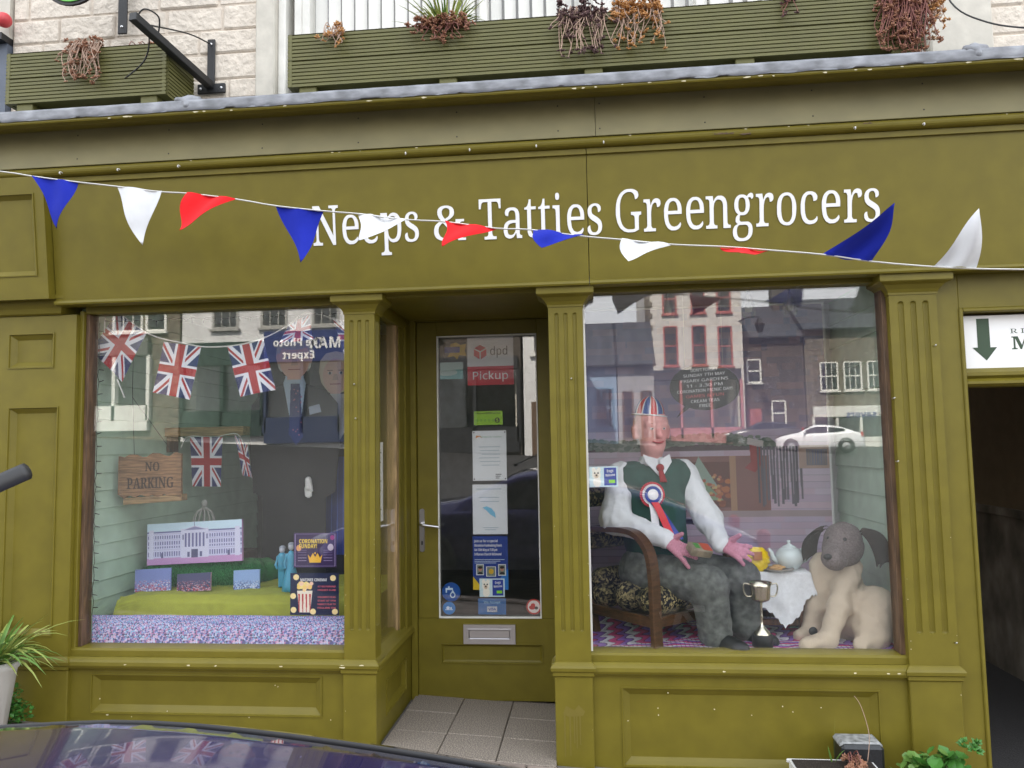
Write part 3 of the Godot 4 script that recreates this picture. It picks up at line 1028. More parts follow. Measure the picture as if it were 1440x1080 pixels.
	var slat := b3(-0.034, 0.034, 3.2, 4.9, -0.001, 0.001)
	for k in 40:
		var o := part(uwin, "blind_slat", slat, M.blind, Vector3(-1.5 + k * 0.079, 0, -0.33))
		o.rotation.y = 0.45 + rng.randf_range(-0.15, 0.15)
	part(s, "upper_room", b3(-1.79, 2.06, 3.0, 5.2, -1.5, -1.4), M.room_wall)
	# neighbour
	var nb := thing("neighbour_building", "slate blue painted building at the end of the cream stone wall", "building")
	part(nb, "wall", b3(-9, -3.62, -0.6, 3.05, -3, 0.02), mat(lin(0.1, 0.12, 0.16), 0.6, T.mottle))
	part(nb, "upper_wall", b3(-9, -3.285, 3.05, 3.72, -3, -0.1), mat(lin(0.1, 0.12, 0.16), 0.6, T.mottle))
	part(nb, "string_course", b3(-9, -3.282, 3.72, 3.76, -3, -0.05), M.black_iron)
	part(nb, "render", b3(-9, -3.284, 3.76, 6.2, -3, -0.11), M.surround)
	part(nb, "ledge", b3(-9, -3.284, 3.2, 3.24, -0.1, -0.06), mat(lin(0.16, 0.18, 0.22), 0.6))
	single("red_ball", ball_mesh(Vector3(0.042, 0.042, 0.042)), mat(lin(0.55, 0.05, 0.06), 0.5), "small red ball hanging on the slate blue neighbouring wall", "ball", Vector3(-3.27, 3.83, -0.05))
	# passage sign
	var sg := thing("passage_sign", "white board with dark green down arrow above the alley entrance", "sign")
	part(sg, "board", b3(1.783, 3.1, 1.69, 1.945, -0.06, -0.045), M.white)
	var ink := mat(lin(0.03, 0.06, 0.03), 0.6)
	part(sg, "arrow", slab([Vector2(1.868, 1.93), Vector2(1.925, 1.93), Vector2(1.925, 1.79), Vector2(1.955, 1.79), Vector2(1.905, 1.727), Vector2(1.843, 1.79), Vector2(1.868, 1.79)], -0.045, -0.0435), ink)
	text(sg, "E", Vector3(2.095, 1.9, -0.045), 0.034, ink, 0, true, true)
	text(sg, "R I C", Vector3(2.02, 1.855, -0.045), 0.022, ink, 0.11, true)
	text(sg, "M", Vector3(2.023, 1.777, -0.045), 0.063, ink, 0.09, true, true)
	text(sg, "T", Vector3(2.095, 1.715, -0.045), 0.032, ink, 0, true)

func rounded(x0: float, x1: float, y0: float, y1: float, r: float) -> Array:
	var out := []
	for c in [[x1 - r, y1 - r, 0.0], [x0 + r, y1 - r, 0.5], [x0 + r, y0 + r, 1.0], [x1 - r, y0 + r, 1.5]]:
		for k in 5:
			var a: float = PI * (c[2] + k * 0.125)
			out.append(Vector2(c[0] + r * cos(a), c[1] + r * sin(a)))
	return out

# ---------------------------------------------------------------- the other side of the market place
func ground_at(x: float, z: float) -> float:
	return gy(x) - 0.13 + 0.055 * maxf(0.0, z - 5.0)

# fronts face -z (towards the shop); windows are [x centre, sill height, width, height]
func house(n: String, label: String, x0: float, x1: float, z: float, eaves: float, wall: Material, roof: Material, windows: Array, frame: Material, deep := 8.0) -> Node3D:
	var base := minf(ground_at(x0, z), ground_at(x1, z)) - 0.3
	var h := thing(n, label, "building", Vector3((x0 + x1) / 2, base, z))
	var hw := (x1 - x0) / 2
	var e := eaves - base
	var shell := CSGCombiner3D.new()
	shell.name = "wall"
	h.add_child(shell)
	carve(shell, Vector3(-hw, 0, 0), Vector3(hw, e, deep), wall, false)
	carve(shell, Vector3(-hw + 0.3, 0.2, 0.3), Vector3(hw - 0.3, e - 0.2, deep - 0.3), wall, true)
	var st := begin()
	var o := 0.3
	var rz := deep / 2
	var pitch := 2.6
	for q in [[Vector3(-hw - 0.1, e, -o), Vector3(hw + 0.1, e, -o), Vector3(hw + 0.1, e + pitch, rz), Vector3(-hw - 0.1, e + pitch, rz)], [Vector3(-hw - 0.1, e, deep + o), Vector3(hw + 0.1, e, deep + o), Vector3(hw + 0.1, e + pitch, rz), Vector3(-hw - 0.1, e + pitch, rz)]]:
		poly(st, q, Vector3(0, 1, 0))
	for s in [-1.0, 1.0]:
		poly(st, [Vector3(s * (hw + 0.1), e, -o), Vector3(s * (hw + 0.1), e, deep + o), Vector3(s * (hw + 0.1), e + pitch, rz)], Vector3(s, 0, 0))
	poly(st, [Vector3(-hw - 0.1, e, -o), Vector3(hw + 0.1, e, -o), Vector3(hw + 0.1, e, deep + o), Vector3(-hw - 0.1, e, deep + o)], Vector3.DOWN)
	var rf := part(h, "roof", finish(st), roof)
	part(rf, "gutter", b3(-hw - 0.1, hw + 0.1, e - 0.12, e - 0.01, -0.42, -0.28), M.black_iron)
	for w in windows:
		var cx: float = w[0] - (x0 + x1) / 2
		var y: float = w[1] - base
		carve(shell, Vector3(cx - w[2] / 2, y, -0.2), Vector3(cx + w[2] / 2, y + w[3], 0.5), wall, true)
		var win := part(h, "window", b3(cx - w[2] / 2, cx + w[2] / 2, y, y + w[3], 0.05, 0.06), M.glass)
		for s in [-1.0, 1.0]:
			part(win, "frame", b3(cx + s * w[2] / 2 - 0.05, cx + s * w[2] / 2 + 0.05, y, y + w[3], -0.03, 0.08), frame)
		for k in [0.0, 0.5, 1.0]:
			part(win, "frame", b3(cx - w[2] / 2, cx + w[2] / 2, y + k * w[3] - 0.04, y + k * w[3] + 0.04, -0.035, 0.078), frame)
		if w[2] > 0.8:
			for k in [-0.17, 0.17]:
				part(win, "glazing_bar", b3(cx + k * w[2] - 0.018, cx + k * w[2] + 0.018, y, y + w[3], 0.0, 0.075), frame)
		part(win, "sill", b3(cx - w[2] / 2 - 0.12, cx + w[2] / 2 + 0.12, y - 0.14, y - 0.045, -0.14, 0.0), frame)
	return h

func carve(shell: CSGCombiner3D, lo: Vector3, hi: Vector3, m: Material, cut: bool) -> void:
	var b := CSGBox3D.new()
	b.name = "opening" if cut else "masonry"
	b.size = hi - lo
	b.position = (lo + hi) / 2.0
	b.material = m
	if cut:
		b.operation = CSGShape3D.OPERATION_SUBTRACTION
	shell.add_child(b, true)

func shopfront(h: Node3D, x0: float, x1: float, y0: float, y1: float, board: Material, frame: Material, fy: float) -> void:
	var o := -h.position
	carve(h.get_node("wall"), Vector3(x0 + o.x, y0 + o.y + 0.6, -0.2), Vector3(x1 + o.x, fy + o.y, 0.6), M.surround, true)
	part(h, "shop_window", b3(x0 + o.x, x1 + o.x, y0 + o.y + 0.55, fy + o.y + 0.02, 0.03, 0.04), M.glass)
	part(h, "name_board", b3(x0 + o.x, x1 + o.x, fy + o.y, y1 + o.y, -0.25, 0.05), board)
	part(h, "stall_riser", b3(x0 + o.x, x1 + o.x, y0 + o.y - 0.4, y0 + o.y + 0.6, -0.2, 0.05), frame)
	var n := int((x1 - x0) / 1.4)
	for k in n + 1:
		var x := lerpf(x0, x1, float(k) / n) + o.x
		part(h, "mullion", b3(x - 0.07, x + 0.07, y0 + o.y, fy + o.y, -0.2, 0.05), frame)

func chimney(h: Node3D, x: float, y: float, m: Material) -> void:
	var c := Vector3(x, y, 0) - h.position
	part(h, "chimney", b3(c.x - 0.7, c.x + 0.7, c.y - 3.0, c.y, 3.4, 4.4), m)
	for k in [-0.35, 0.35]:
		part(h, "chimney_pot", lathe([Vector2(0.0, 0.75), Vector2(0.16, 0.75), Vector2(0.2, 0.0)], 10), M.terracotta, Vector3(c.x + k, c.y, 3.9))

func build_opposite_street() -> void:
	var slate := mat(lin(0.07, 0.075, 0.09), 0.7, T.coarse, Vector3(0.4, 1.5, 0.4))
	var render := mat(lin(0.68, 0.67, 0.66), 0.8, T.mottle, Vector3(0.1, 0.1, 0.1))
	var stone := mat(lin(0.27, 0.225, 0.17), 0.9, T.coarse, Vector3(0.5, 1.2, 0.5), T.bump, 4.0)
	var dark_stone := mat(lin(0.13, 0.105, 0.085), 0.9, T.coarse, Vector3(0.5, 1.2, 0.5), T.bump, 4.0)
	var white: Material = M.white_paint
	var green := mat(lin(0.012, 0.03, 0.022), 0.4)
	var z := 25.0
	var h := house("stone_house", "grey stone house with tall sash windows across the market place", -25, -16.2, z, 10.5, stone, slate, [[-23, 6.2, 1.2, 2.4], [-20.4, 6.2, 1.2, 2.4], [-18.4, 6.2, 1.2, 2.4], [-17.2, 6.2, 0.8, 2.4]], white)
	shopfront(h, -24.6, -17.4, 2.6, 5.9, mat(lin(0.1, 0.1, 0.09), 0.6), white, 5.2)
	h = house("rendered_house", "white rendered terrace house above dark green and blue shopfronts", -16.1, -6.5, z, 11.5, render, slate, [[-14.3, 6.2, 1.0, 2.2], [-12.3, 6.2, 1.0, 2.2], [-10.2, 6.2, 1.0, 2.2], [-8.2, 6.2, 1.0, 2.2]], mat(lin(0.3, 0.29, 0.27), 0.6))
	shopfront(h, -16.0, -12.7, 2.3, 5.6, green, green, 4.7)
	shopfront(h, -12.6, -6.6, 2.0, 5.95, mat(lin(0.012, 0.025, 0.12), 0.4), mat(lin(0.02, 0.03, 0.07), 0.4), 4.75)
	for t in [["MAX", -10.15, 5.45, 0.42], ["The Photo", -11.2, 5.5, 0.3], ["Expert", -11.2, 5.0, 0.3], ["Prints Gifts", -7.2, 5.6, 0.26]]:
		var o := text(h, t[0], Vector3.ZERO, t[3], M.letter, 0.0, false, true, 0.01, true)
		o.rotation.y = PI
		o.position = Vector3(t[1], t[2], z - 0.27) - h.position + Vector3(-o.position.x, 0, 0)
	h = house("cottage", "low stone cottage with dark shop window across the market place", -6.4, -2.7, z, 9.0, dark_stone, slate, [[-5.4, 6.0, 1.0, 1.6], [-3.7, 6.0, 1.0, 1.6]], white)
	shopfront(h, -6.3, -2.8, 1.5, 4.9, M.black_iron, M.black_iron, 4.4)
	h = house("plain_house", "plain white house with one brown door across the market place", -2.6, -1.0, z, 8.2, render, slate, [[-1.8, 5.0, 0.8, 1.4]], white)
	part(h, "door", b3(-0.5, 0.4, 0.3, 2.5, -0.05, 0.05), M.brown_wood)
	z = 36.0
	h = house("blue_house", "pale blue low house with lean slate roof", -0.9, 1.4, z, 5.4, mat(lin(0.27, 0.37, 0.5), 0.8, T.mottle, Vector3(0.1, 0.1, 0.1)), slate, [[0.75, 2.2, 0.9, 2.0]], mat(lin(0.1, 0.2, 0.3), 0.6), 5.0)
	h = house("grey_house", "low grey rendered house with two brown windows beside the pale blue house", 1.45, 3.3, z, 5.4, mat(lin(0.36, 0.35, 0.36), 0.85, T.mottle, Vector3(0.1, 0.1, 0.1)), slate, [[1.95, 1.6, 0.5, 2.4], [2.9, 1.6, 0.5, 2.4]], M.brown_wood, 5.0)
	z = 42.0
	var red := mat(lin(0.35, 0.1, 0.09), 0.5)
	h = house("tall_pink_fronted_house", "tall cream house with red framed windows over a pink shopfront", 3.4, 9.0, z, 11.4, mat(lin(0.62, 0.58, 0.54), 0.85, T.mottle, Vector3(0.1, 0.1, 0.1)), slate, [[4.85, 5.9, 0.75, 2.3], [6.5, 5.9, 0.75, 2.3], [8.0, 5.8, 0.75, 2.3], [4.85, 9.0, 0.75, 1.7], [6.5, 9.0, 0.75, 1.7], [8.0, 9.0, 0.75, 1.7]], red)
	for k in 24:
		var w := 0.32 if k % 2 else 0.45
		part(h, "quoin", b3(-2.82, -2.82 + w, 3.6 + k * 0.35, 3.92 + k * 0.35, -0.05, 0.05, 0.02), stone)
	shopfront(h, 3.6, 8.8, 1.6, 5.6, mat(lin(0.03, 0.03, 0.035), 0.5), mat(lin(0.42, 0.16, 0.17), 0.6), 5.0)
	z = 45.0
	h = house("stone_terrace", "brown stone terrace with a tall chimney stack", 9.1, 13.2, z, 7.8, dark_stone, slate, [[11.6, 2.3, 0.8, 1.5], [10.2, 5.0, 0.8, 1.4]], white)
	part(h, "door", b3(-1.5, -0.6, 0.3, 2.5, -0.05, 0.05), red)
	chimney(h, 13.0, 11.8, dark_stone)
	h = house("corner_shop", "grey stone building with white upper windows over a white shop sign", 13.3, 24, z, 8.2, stone, slate, [[14.7, 4.4, 1.0, 1.7], [16.1, 4.4, 1.0, 1.7], [17.5, 4.4, 1.0, 1.7], [19.5, 4.4, 1.0, 1.7]], white)
	shopfront(h, 13.6, 22, 0.9, 3.4, M.white_paint, white, 2.75)
	var sv := text(h, "savers", Vector3.ZERO, 0.42, mat(lin(0.03, 0.05, 0.2), 0.5), 0.0, false, true, 0.01, true)
	sv.rotation.y = PI
	sv.position = Vector3(16.4, 2.87, z - 0.27) - h.position + Vector3(-sv.position.x, 0, 0)
	# wall lamp on the corner of the tall house
	var wl := thing("wall_lamp", "black iron lantern on a wall bracket at the tall house corner", "lamp", Vector3(9.05, 7.6, 41.7))
	part(wl, "arm", tube(curve([Vector3(-0.2, 0.8, 0.3), Vector3(0.3, 0.95, -0.2), Vector3(0.8, 0.9, -0.5)], 4), 0.04), M.black_iron)
	part(wl, "lantern", lathe([Vector2(0, 0.85), Vector2(0.1, 0.8), Vector2(0.3, 0.5), Vector2(0.15, 0.0), Vector2(0.0, 0.0)], 6, false), M.black_iron, Vector3(0.8, 0.0, -0.5))

# ---------------------------------------------------------------- cars
func table(t: Array, x: float) -> float:
	for i in t.size() - 1:
		if x <= t[i + 1][0]:
			var k := clampf((x - t[i][0]) / (t[i + 1][0] - t[i][0]), 0.0, 1.0)
			var m0: float = (t[i + 1][1] - t[maxi(i - 1, 0)][1]) / maxf(t[i + 1][0] - t[maxi(i - 1, 0)][0], 0.01) * (t[i + 1][0] - t[i][0])
			var e := mini(i + 2, t.size() - 1)
			var m1: float = (t[e][1] - t[i][1]) / maxf(t[e][0] - t[i][0], 0.01) * (t[i + 1][0] - t[i][0])
			return t[i][1] * (2 * k * k * k - 3 * k * k + 1) + m0 * (k * k * k - 2 * k * k + k) + t[i + 1][1] * (-2 * k * k * k + 3 * k * k) + m1 * (k * k * k - k * k)
	return t[-1][1]

func car_ring(x: float) -> Array:
	var top := table([[-2.05, 0.56], [-1.97, 0.7], [-1.7, 0.83], [-1.05, 0.97], [-0.92, 1.0], [-0.35, 1.3], [-0.1, 1.352], [0.1, 1.36], [0.45, 1.335], [0.85, 1.27], [1.25, 1.16], [1.6, 1.02], [1.93, 0.88], [2.0, 0.76], [2.05, 0.6]], x)
	var belt := minf(table([[-2.05, 0.5], [-1.95, 0.66], [-1.0, 0.86], [0.5, 0.93], [1.9, 0.97], [2.05, 0.55]], x), top - 0.03)
	var w := table([[-2.05, 0.55], [-1.9, 0.74], [-1.4, 0.84], [0.0, 0.86], [1.4, 0.85], [1.9, 0.76], [2.05, 0.6]], x)
	var g := clampf((top - belt - 0.08) / 0.32, 0.0, 1.0)
	var rw := lerpf(w * 0.88, 0.6, g)
	var drop := lerpf(0.03, 0.085, g)
	var out := [Vector2(0, 0.2), Vector2(w * 0.9, 0.2), Vector2(w * 0.99, 0.3), Vector2(w * 1.01, 0.55), Vector2(w, belt - 0.1), Vector2(w * 0.97, belt - 0.03), Vector2(w * 0.94, belt)]
	for k in [0.06, 0.35, 0.65, 0.94]:
		out.append(Vector2(lerpf(w * 0.94, rw + 0.012, k), lerpf(belt, top - drop, k)))
	out.append_array([Vector2(rw + 0.008, top - drop + 0.006), Vector2(rw, top - drop * 0.72), Vector2(rw - 0.015, top - drop * 0.56), Vector2(rw - 0.06, top - drop * 0.36), Vector2(rw - 0.065, top - drop * 0.44), Vector2(rw - 0.082, top - drop * 0.44), Vector2(rw - 0.087, top - drop * 0.3), Vector2(rw * 0.8, top - drop * 0.22), Vector2(rw * 0.4, top - drop * 0.05), Vector2(0, top)])
	return out

func make_car(n: String, label: String, paint: Material, at: Vector3, turn: float, group := "") -> Node3D:
	var car := thing(n, label, "car", at, group)
	car.basis = Basis(Vector3.UP, turn)
	var xs := []
	for k in 83:
		xs.append(-2.05 + 4.1 * k / 82.0)
	var rings := []
	for x in xs:
		rings.append(car_ring(x))
	var np: int = rings[0].size()
	var tools := {"body": begin(true), "side_window": begin(true), "windscreen": begin(true), "rear_window": begin(true), "roof_strip": begin(true), "roof_strip_far": begin(true), "side_window_far": begin(true)}
	for side in [1.0, -1.0]:
		for i in xs.size() - 1:
			for j in np - 1:
				var xm: float = (xs[i] + xs[i + 1]) / 2
				var kind := "body"
				if j >= 7 and j <= 9 and xm > -0.62 and xm < 1.2 and not (xm > 0.38 and xm < 0.47):
					kind = "side_window"
				elif j >= 15 and xm > -0.9 and xm < -0.38:
					kind = "windscreen"
				elif j >= 15 and xm > 1.1 and xm < 1.7:
					kind = "rear_window"
				elif j >= 14 and j <= 15 and xm > -0.42 and xm < 1.1:
					kind = "roof_strip"
				var q := []
				for e in [[0, 0], [1, 0], [1, 1], [0, 1]]:
					var p: Vector2 = rings[i + e[0]][j + e[1]]
					q.append(Vector3(xs[i + e[0]], p.y, p.x * side))
				if kind == "roof_strip" and side < 0.0:
					kind = "roof_strip_far"
				elif kind == "side_window" and side < 0.0:
					kind = "side_window_far"
				poly(tools[kind], q, Vector3(0, (q[0].y + q[2].y) / 2.0 - 0.6, (q[0].z + q[2].z) / 2.0) if j > 0 else Vector3.DOWN)
	for s in [-1.0, 1.0]:
		var cap := []
		for p in rings[0 if s < 0 else -1]:
			cap.append(Vector3(2.05 * s, p.y, p.x))
		for k in range(np - 2, 0, -1):
			var p: Vector2 = rings[0 if s < 0 else -1][k]
			cap.append(Vector3(2.05 * s, p.y, -p.x))
		poly(tools.body, cap, Vector3(s, 0, 0))
	var tint := mat(lin(0.012, 0.013, 0.018), 0.03)
	for k in tools:
		part(car, k.trim_suffix("_far"), finish(tools[k], true), paint if k == "body" else M.black if k.begins_with("roof_strip") else tint)
	for x in [-1.28, 1.25]:
		for s in [-1.0, 1.0]:
			var wheel := part(car, "wheel", lathe([Vector2(0.19, -0.1), Vector2(0.29, -0.1), Vector2(0.31, -0.07), Vector2(0.31, 0.07), Vector2(0.29, 0.1), Vector2(0.19, 0.1)], 28), M.black, Vector3(x, 0.31, s * 0.79))
			wheel.rotation.x = PI / 2
			var rim := begin()
			for k in 7:
				var a := TAU * k / 7.0
				add_box(rim, Vector3(0.0, s * 0.06, -0.025), Vector3(0.2, s * 0.06 + 0.03, 0.025), 0.0, Transform3D(Basis(Vector3.UP, a), Vector3.ZERO))
			part(wheel, "rim", finish(rim), M.steel)
			part(car, "wheel_arch", lathe([Vector2(0.31, -0.02), Vector2(0.37, -0.02), Vector2(0.37, 0.02), Vector2(0.31, 0.02)], 28), M.black, Vector3(x, 0.33, s * 0.855)).rotation.x = PI / 2
	for s in [-1.0, 1.0]:
		part(car, "headlight", ball_mesh(Vector3(0.16, 0.07, 0.1)), mat(lin(0.7, 0.7, 0.72), 0.1), Vector3(-1.9, 0.66, s * 0.6))
		part(car, "tail_light", b3(-0.05, 0.06, -0.1, 0.16, -0.06, 0.06, 0.03), mat(lin(0.4, 0.01, 0.01), 0.15), Vector3(1.94, 0.82, s * 0.68))
		var mir := part(car, "door_mirror", ball_mesh(Vector3(0.06, 0.07, 0.11)), paint, Vector3(-0.62, 0.98, s * 0.93))
		part(mir, "mirror_stalk", tube([Vector3(0, -0.02, 0), Vector3(0.02, -0.04, -s * 0.12)], 0.02), M.black)
	return car

func build_cars() -> void:
	var blue := mat(lin(0.035, 0.028, 0.13), 0.22)
	blue.metallic = 0.55
	blue.clearcoat_enabled = true
	blue.clearcoat = 1.0
	blue.clearcoat_roughness = 0.02
	var car := make_car("parked_car", "dark blue hatchback parked along the kerb in front of the green shopfront", blue, Vector3(-0.55, gy(-0.55) - 0.128, 3.58), 0.0, "")
	car.rotation.z = atan(SLOPE)
	# aerial on the roof
	var inv := car.transform.affine_inverse()
	var tip := Vector3(-0.39, 1.348, 3.35)
	var foot := Vector3(-0.86, 1.14, 3.42)
	var aer := part(car, "aerial", tube([inv * foot, inv * (foot.lerp(tip, 0.3)), inv * tip], 0.0075, 0.0062, 10), M.black)
	part(aer, "aerial_base", ball_mesh(Vector3(0.03, 0.02, 0.02)), M.black, inv * foot)
	var whitep := mat(lin(0.72, 0.73, 0.75), 0.25)
	whitep.clearcoat_enabled = true
	make_car("parked_car", "white hatchback parked before the brown stone terrace", whitep, Vector3(11.4, ground_at(11.4, 36), 36), 0.35)
	make_car("parked_car", "dark grey hatchback parked behind the white hatchback", mat(lin(0.03, 0.03, 0.035), 0.2), Vector3(9.6, ground_at(9.6, 40.2), 40.2), 0.1)

# ---------------------------------------------------------------- planters and trailing plants
func stuff(o: Node) -> Node:
	o.set_meta("kind", "stuff")
	return o

func ribbed_board(l: float, h: float) -> ArrayMesh:
	var prof := [Vector2(-0.022, 0.0), Vector2(0.0, 0.0)]
	var n := 7
	var p := h / n
	for k in n:
		var y := k * p
		prof.append_array([Vector2(0.0, y + p * 0.68), Vector2(-0.006, y + p * 0.74), Vector2(-0.006, y + p * 0.94), Vector2(0.0, y + p)])
	prof.append(Vector2(-0.022, h))
	return moulding(prof, 0.0, l)

func planter(label: String, x0: float, x1: float, y0: float, zf: float, zb: float) -> Node3D:
	var t := thing("planter", label, "planter", Vector3(x0, y0, zf), "ribbed green planters on the ledge")
	var l := x1 - x0
	var d := zf - zb
	var fb := ribbed_board(l, 0.136)
	var sb := ribbed_board(d, 0.136)
	for k in 2:
		part(t, "front_board", fb, M.olive_planter, Vector3(0, k * 0.139, 0))
		var a := part(t, "end_board", sb, M.olive_planter, Vector3(l, k * 0.139, -0.001))
		a.rotation.y = PI / 2
		a = part(t, "end_board", sb, M.olive_planter, Vector3(0, k * 0.139, -d + 0.001))
		a.rotation.y = -PI / 2
		part(t, "back_board", b3(0.02, l - 0.02, k * 0.139, k * 0.139 + 0.136, -d, -d + 0.02), M.olive_planter)
	part(t, "base", b3(0.01, l - 0.01, 0.004, 0.02, -d + 0.02, -0.023), M.olive_planter)
	part(t, "soil", b3(0.02, l - 0.02, 0.2, 0.24, -d + 0.021, -0.024), M.soil)
	var n := maxi(2, int(l / 0.75) + 1)
	for k in n:
		var x := lerpf(0.1, l - 0.1, float(k) / (n - 1))
		part(t, "foot", b3(x - 0.045, x + 0.045, -0.11, 0.003, -d + 0.03, -0.012, 0.004), M.olive_planter)
	return t

func rosette(st: SurfaceTool, c: Vector3, r: float) -> void:
	var b := Basis.from_euler(Vector3(rng.randf_range(-0.8, 0.8), rng.randf() * TAU, rng.randf_range(-0.8, 0.8)))
	for k in 6:
		var a := TAU * k / 6.0 + rng.randf() * 0.4
		var dir := (b * Vector3(cos(a), rng.randf_range(0.2, 0.9), sin(a))).normalized()
		var s := dir.cross(Vector3(0.3, 0.8, 0.5)).normalized() * r * 0.42
		var u := s.cross(dir).normalized() * r * 0.28
		var tip := c + dir * r * 1.25
		var m := c + dir * r * 0.7
		for q in [[c, m + s, m + u], [c, m + u, m - s], [c, m - s, m - u], [c, m - u, m + s], [tip, m + s, m + u], [tip, m + u, m - s], [tip, m - s, m - u], [tip, m - u, m + s]]:
			poly(st, q, (q[0] + q[1] + q[2]) / 3.0 - (c + dir * r * 0.6))

func trailing(label: String, c: Vector3, width: float, drop: float, n: int, rose: int, stem: Material, head: Material) -> void:
	var t := thing("trailing_succulent", label, "plant", c, "trailing succulents in the planters")
	var ss := begin(true)
	var rs := begin()
	for k in n:
		var x := rng.randf_range(-0.5, 0.5) * width
		var l := drop * rng.randf_range(0.25, 1.0)
		var x2 := x + rng.randf_range(-0.04, 0.04)
		var zf := rng.randf_range(0.006, 0.045)
		var pts := curve([Vector3(x * 0.6, 0.0, -0.07), Vector3(x * 0.9, rng.randf_range(0.01, 0.05), -0.01), Vector3(x, -l * 0.35, zf), Vector3(x2, -l * 0.75, zf + rng.randf_range(-0.005, 0.015)), Vector3(x2 + rng.randf_range(-0.02, 0.02), -l + rng.randf_range(0, 0.03), zf + rng.randf_range(0, 0.02))], 4)
		add_tube(ss, pts, 0.0027, 0.0018, 4)
		rosette(rs, pts[-1], rng.randf_range(0.009, 0.017))
	for k in rose * 2:
		rosette(rs, Vector3(rng.randf_range(-0.5, 0.5) * width, rng.randf_range(-0.45, 0.35) * drop * 0.5, rng.randf_range(-0.06, 0.05)), rng.randf_range(0.009, 0.019))
	stuff(part(t, "stems", finish(ss, true), stem))
	stuff(part(t, "rosettes", finish(rs), head))

func blade(st: SurfaceTool, a: Vector3, dir: Vector3, l: float, w: float, droop: float, n := 6) -> void:
	var side := dir.cross(Vector3.UP).normalized()
	if side.length() < 0.5:
		side = Vector3.RIGHT
	var prev := []
	for k in n + 1:
		var t := float(k) / n
		var p := a + dir * l * t + Vector3.DOWN * droop * l * t * t
		var ww := w * (1.0 - pow(t, 2.5)) * minf(1.0, 0.5 + t * 2.0) + 0.0004
		var q := [p - side * ww, p + Vector3.DOWN * ww * 0.5, p + side * ww]
		if prev:
			for e in [0, 1]:
				poly(st, [prev[e], prev[e + 1], q[e + 1], q[e]], Vector3.UP + Vector3.BACK * 0.3)
		prev = q

func grass_clump(parent: Node3D, c: Vector3, n: int, l: float, w: float, m: Material, spread := 1.0, seed_up := 0.8) -> void:
	var st := begin()
	for k in n:
		var a := rng.randf() * TAU
		var dir := Vector3(cos(a) * spread * rng.randf_range(0.3, 1.0), seed_up * rng.randf_range(0.7, 1.3), sin(a) * spread * rng.randf_range(0.3, 1.0)).normalized()
		blade(st, c + Vector3(cos(a), 0, sin(a)) * 0.015, dir, l * rng.randf_range(0.6, 1.1), w, rng.randf_range(0.2, 0.8))
	stuff(part(parent, "leaves", finish(st), m))

func build_planters() -> void:
	planter("short ribbed green planter on the lead ledge below the iron bracket", -3.02, -2.13, 3.195, 0.22, -0.06)
	planter("long ribbed green planter under the upstairs window", -1.48, 1.6, 3.185, 0.22, -0.04)
	trailing("dry trailing succulent spilling from the short planter", Vector3(-2.58, 3.48, 0.22), 0.2, 0.22, 46, 26, M.stem_pale, M.sedum)
	trailing("sparse dry sprigs beside the iron bracket in the short planter", Vector3(-2.28, 3.48, 0.16), 0.2, 0.1, 8, 8, M.stem_red, M.sedum)
	trailing("small pale trailing succulent at the end of the long planter near the white window frame", Vector3(-1.24, 3.47, 0.22), 0.1, 0.15, 14, 10, M.stem_pale, M.sedum_orange)
	trailing("dense brown succulent clump below the spiky grass", Vector3(-0.68, 3.46, 0.22), 0.27, 0.13, 34, 80, M.stem_red, M.sedum)
	trailing("wide dark trailing succulent with pale hanging stems in the long planter", Vector3(0.01, 3.46, 0.22), 0.24, 0.26, 44, 80, M.stem_pale, M.sedum_dark)
	trailing("wide orange tipped trailing succulent in the long planter", Vector3(0.27, 3.46, 0.22), 0.24, 0.24, 40, 90, M.stem_pale, M.sedum_orange)
	trailing("thin single hanging sprig on the long planter", Vector3(0.99, 3.46, 0.22), 0.04, 0.12, 7, 10, M.stem_red, M.sedum_dark)
	trailing("thick reddish curtain of trailing stems at the alley end of the long planter", Vector3(1.5, 3.46, 0.225), 0.2, 0.34, 170, 60, M.stem_red, M.sedum)
	trailing("orange succulent at the corner of the long planter", Vector3(1.66, 3.4, 0.18), 0.08, 0.2, 20, 24, M.stem_pale, M.sedum_orange)
	var g := thing("spiky_grass", "spiky yellow green grass clump in the long planter", "plant", Vector3(-0.68, 3.42, 0.13))
	grass_clump(g, Vector3.ZERO, 130, 0.36, 0.006, M.leaf_pale, 0.9, 1.0)
	grass_clump(g, Vector3.ZERO, 60, 0.33, 0.006, M.leaf, 0.9, 1.0)
	var w := thing("cable", "thin black cable running over the lead ledge", "cable", Vector3.ZERO)
	part(w, "wire", tube(curve([Vector3(1.75, 3.75, 0.02), Vector3(1.78, 3.45, 0.1), Vector3(1.86, 3.26, 0.25), Vector3(2.0, 3.14, 0.39), Vector3(2.3, 3.11, 0.395), Vector3(3.2, 3.105, 0.39)], 6), 0.004, -1, 6), M.black)

# ---------------------------------------------------------------- bunting over the name
func pennant(a: Vector3, b: Vector3, tip: Vector3, wave: float, ph: float) -> ArrayMesh:
	return sheet(func(u, v):
		var top: Vector3 = a.lerp(b, u)
		var p: Vector3 = top.lerp(tip, v)
		var side: float = (u - 0.5) * (1.0 - v)
		return p + Vector3(0.012 * sin(v * 5.0 + ph), 0, wave * sin(v * 3.1 + ph) * (0.4 + v) + wave * 0.7 * sin(side * 9.0 + ph * 2.0)), 10, 14, false, 0.0012)

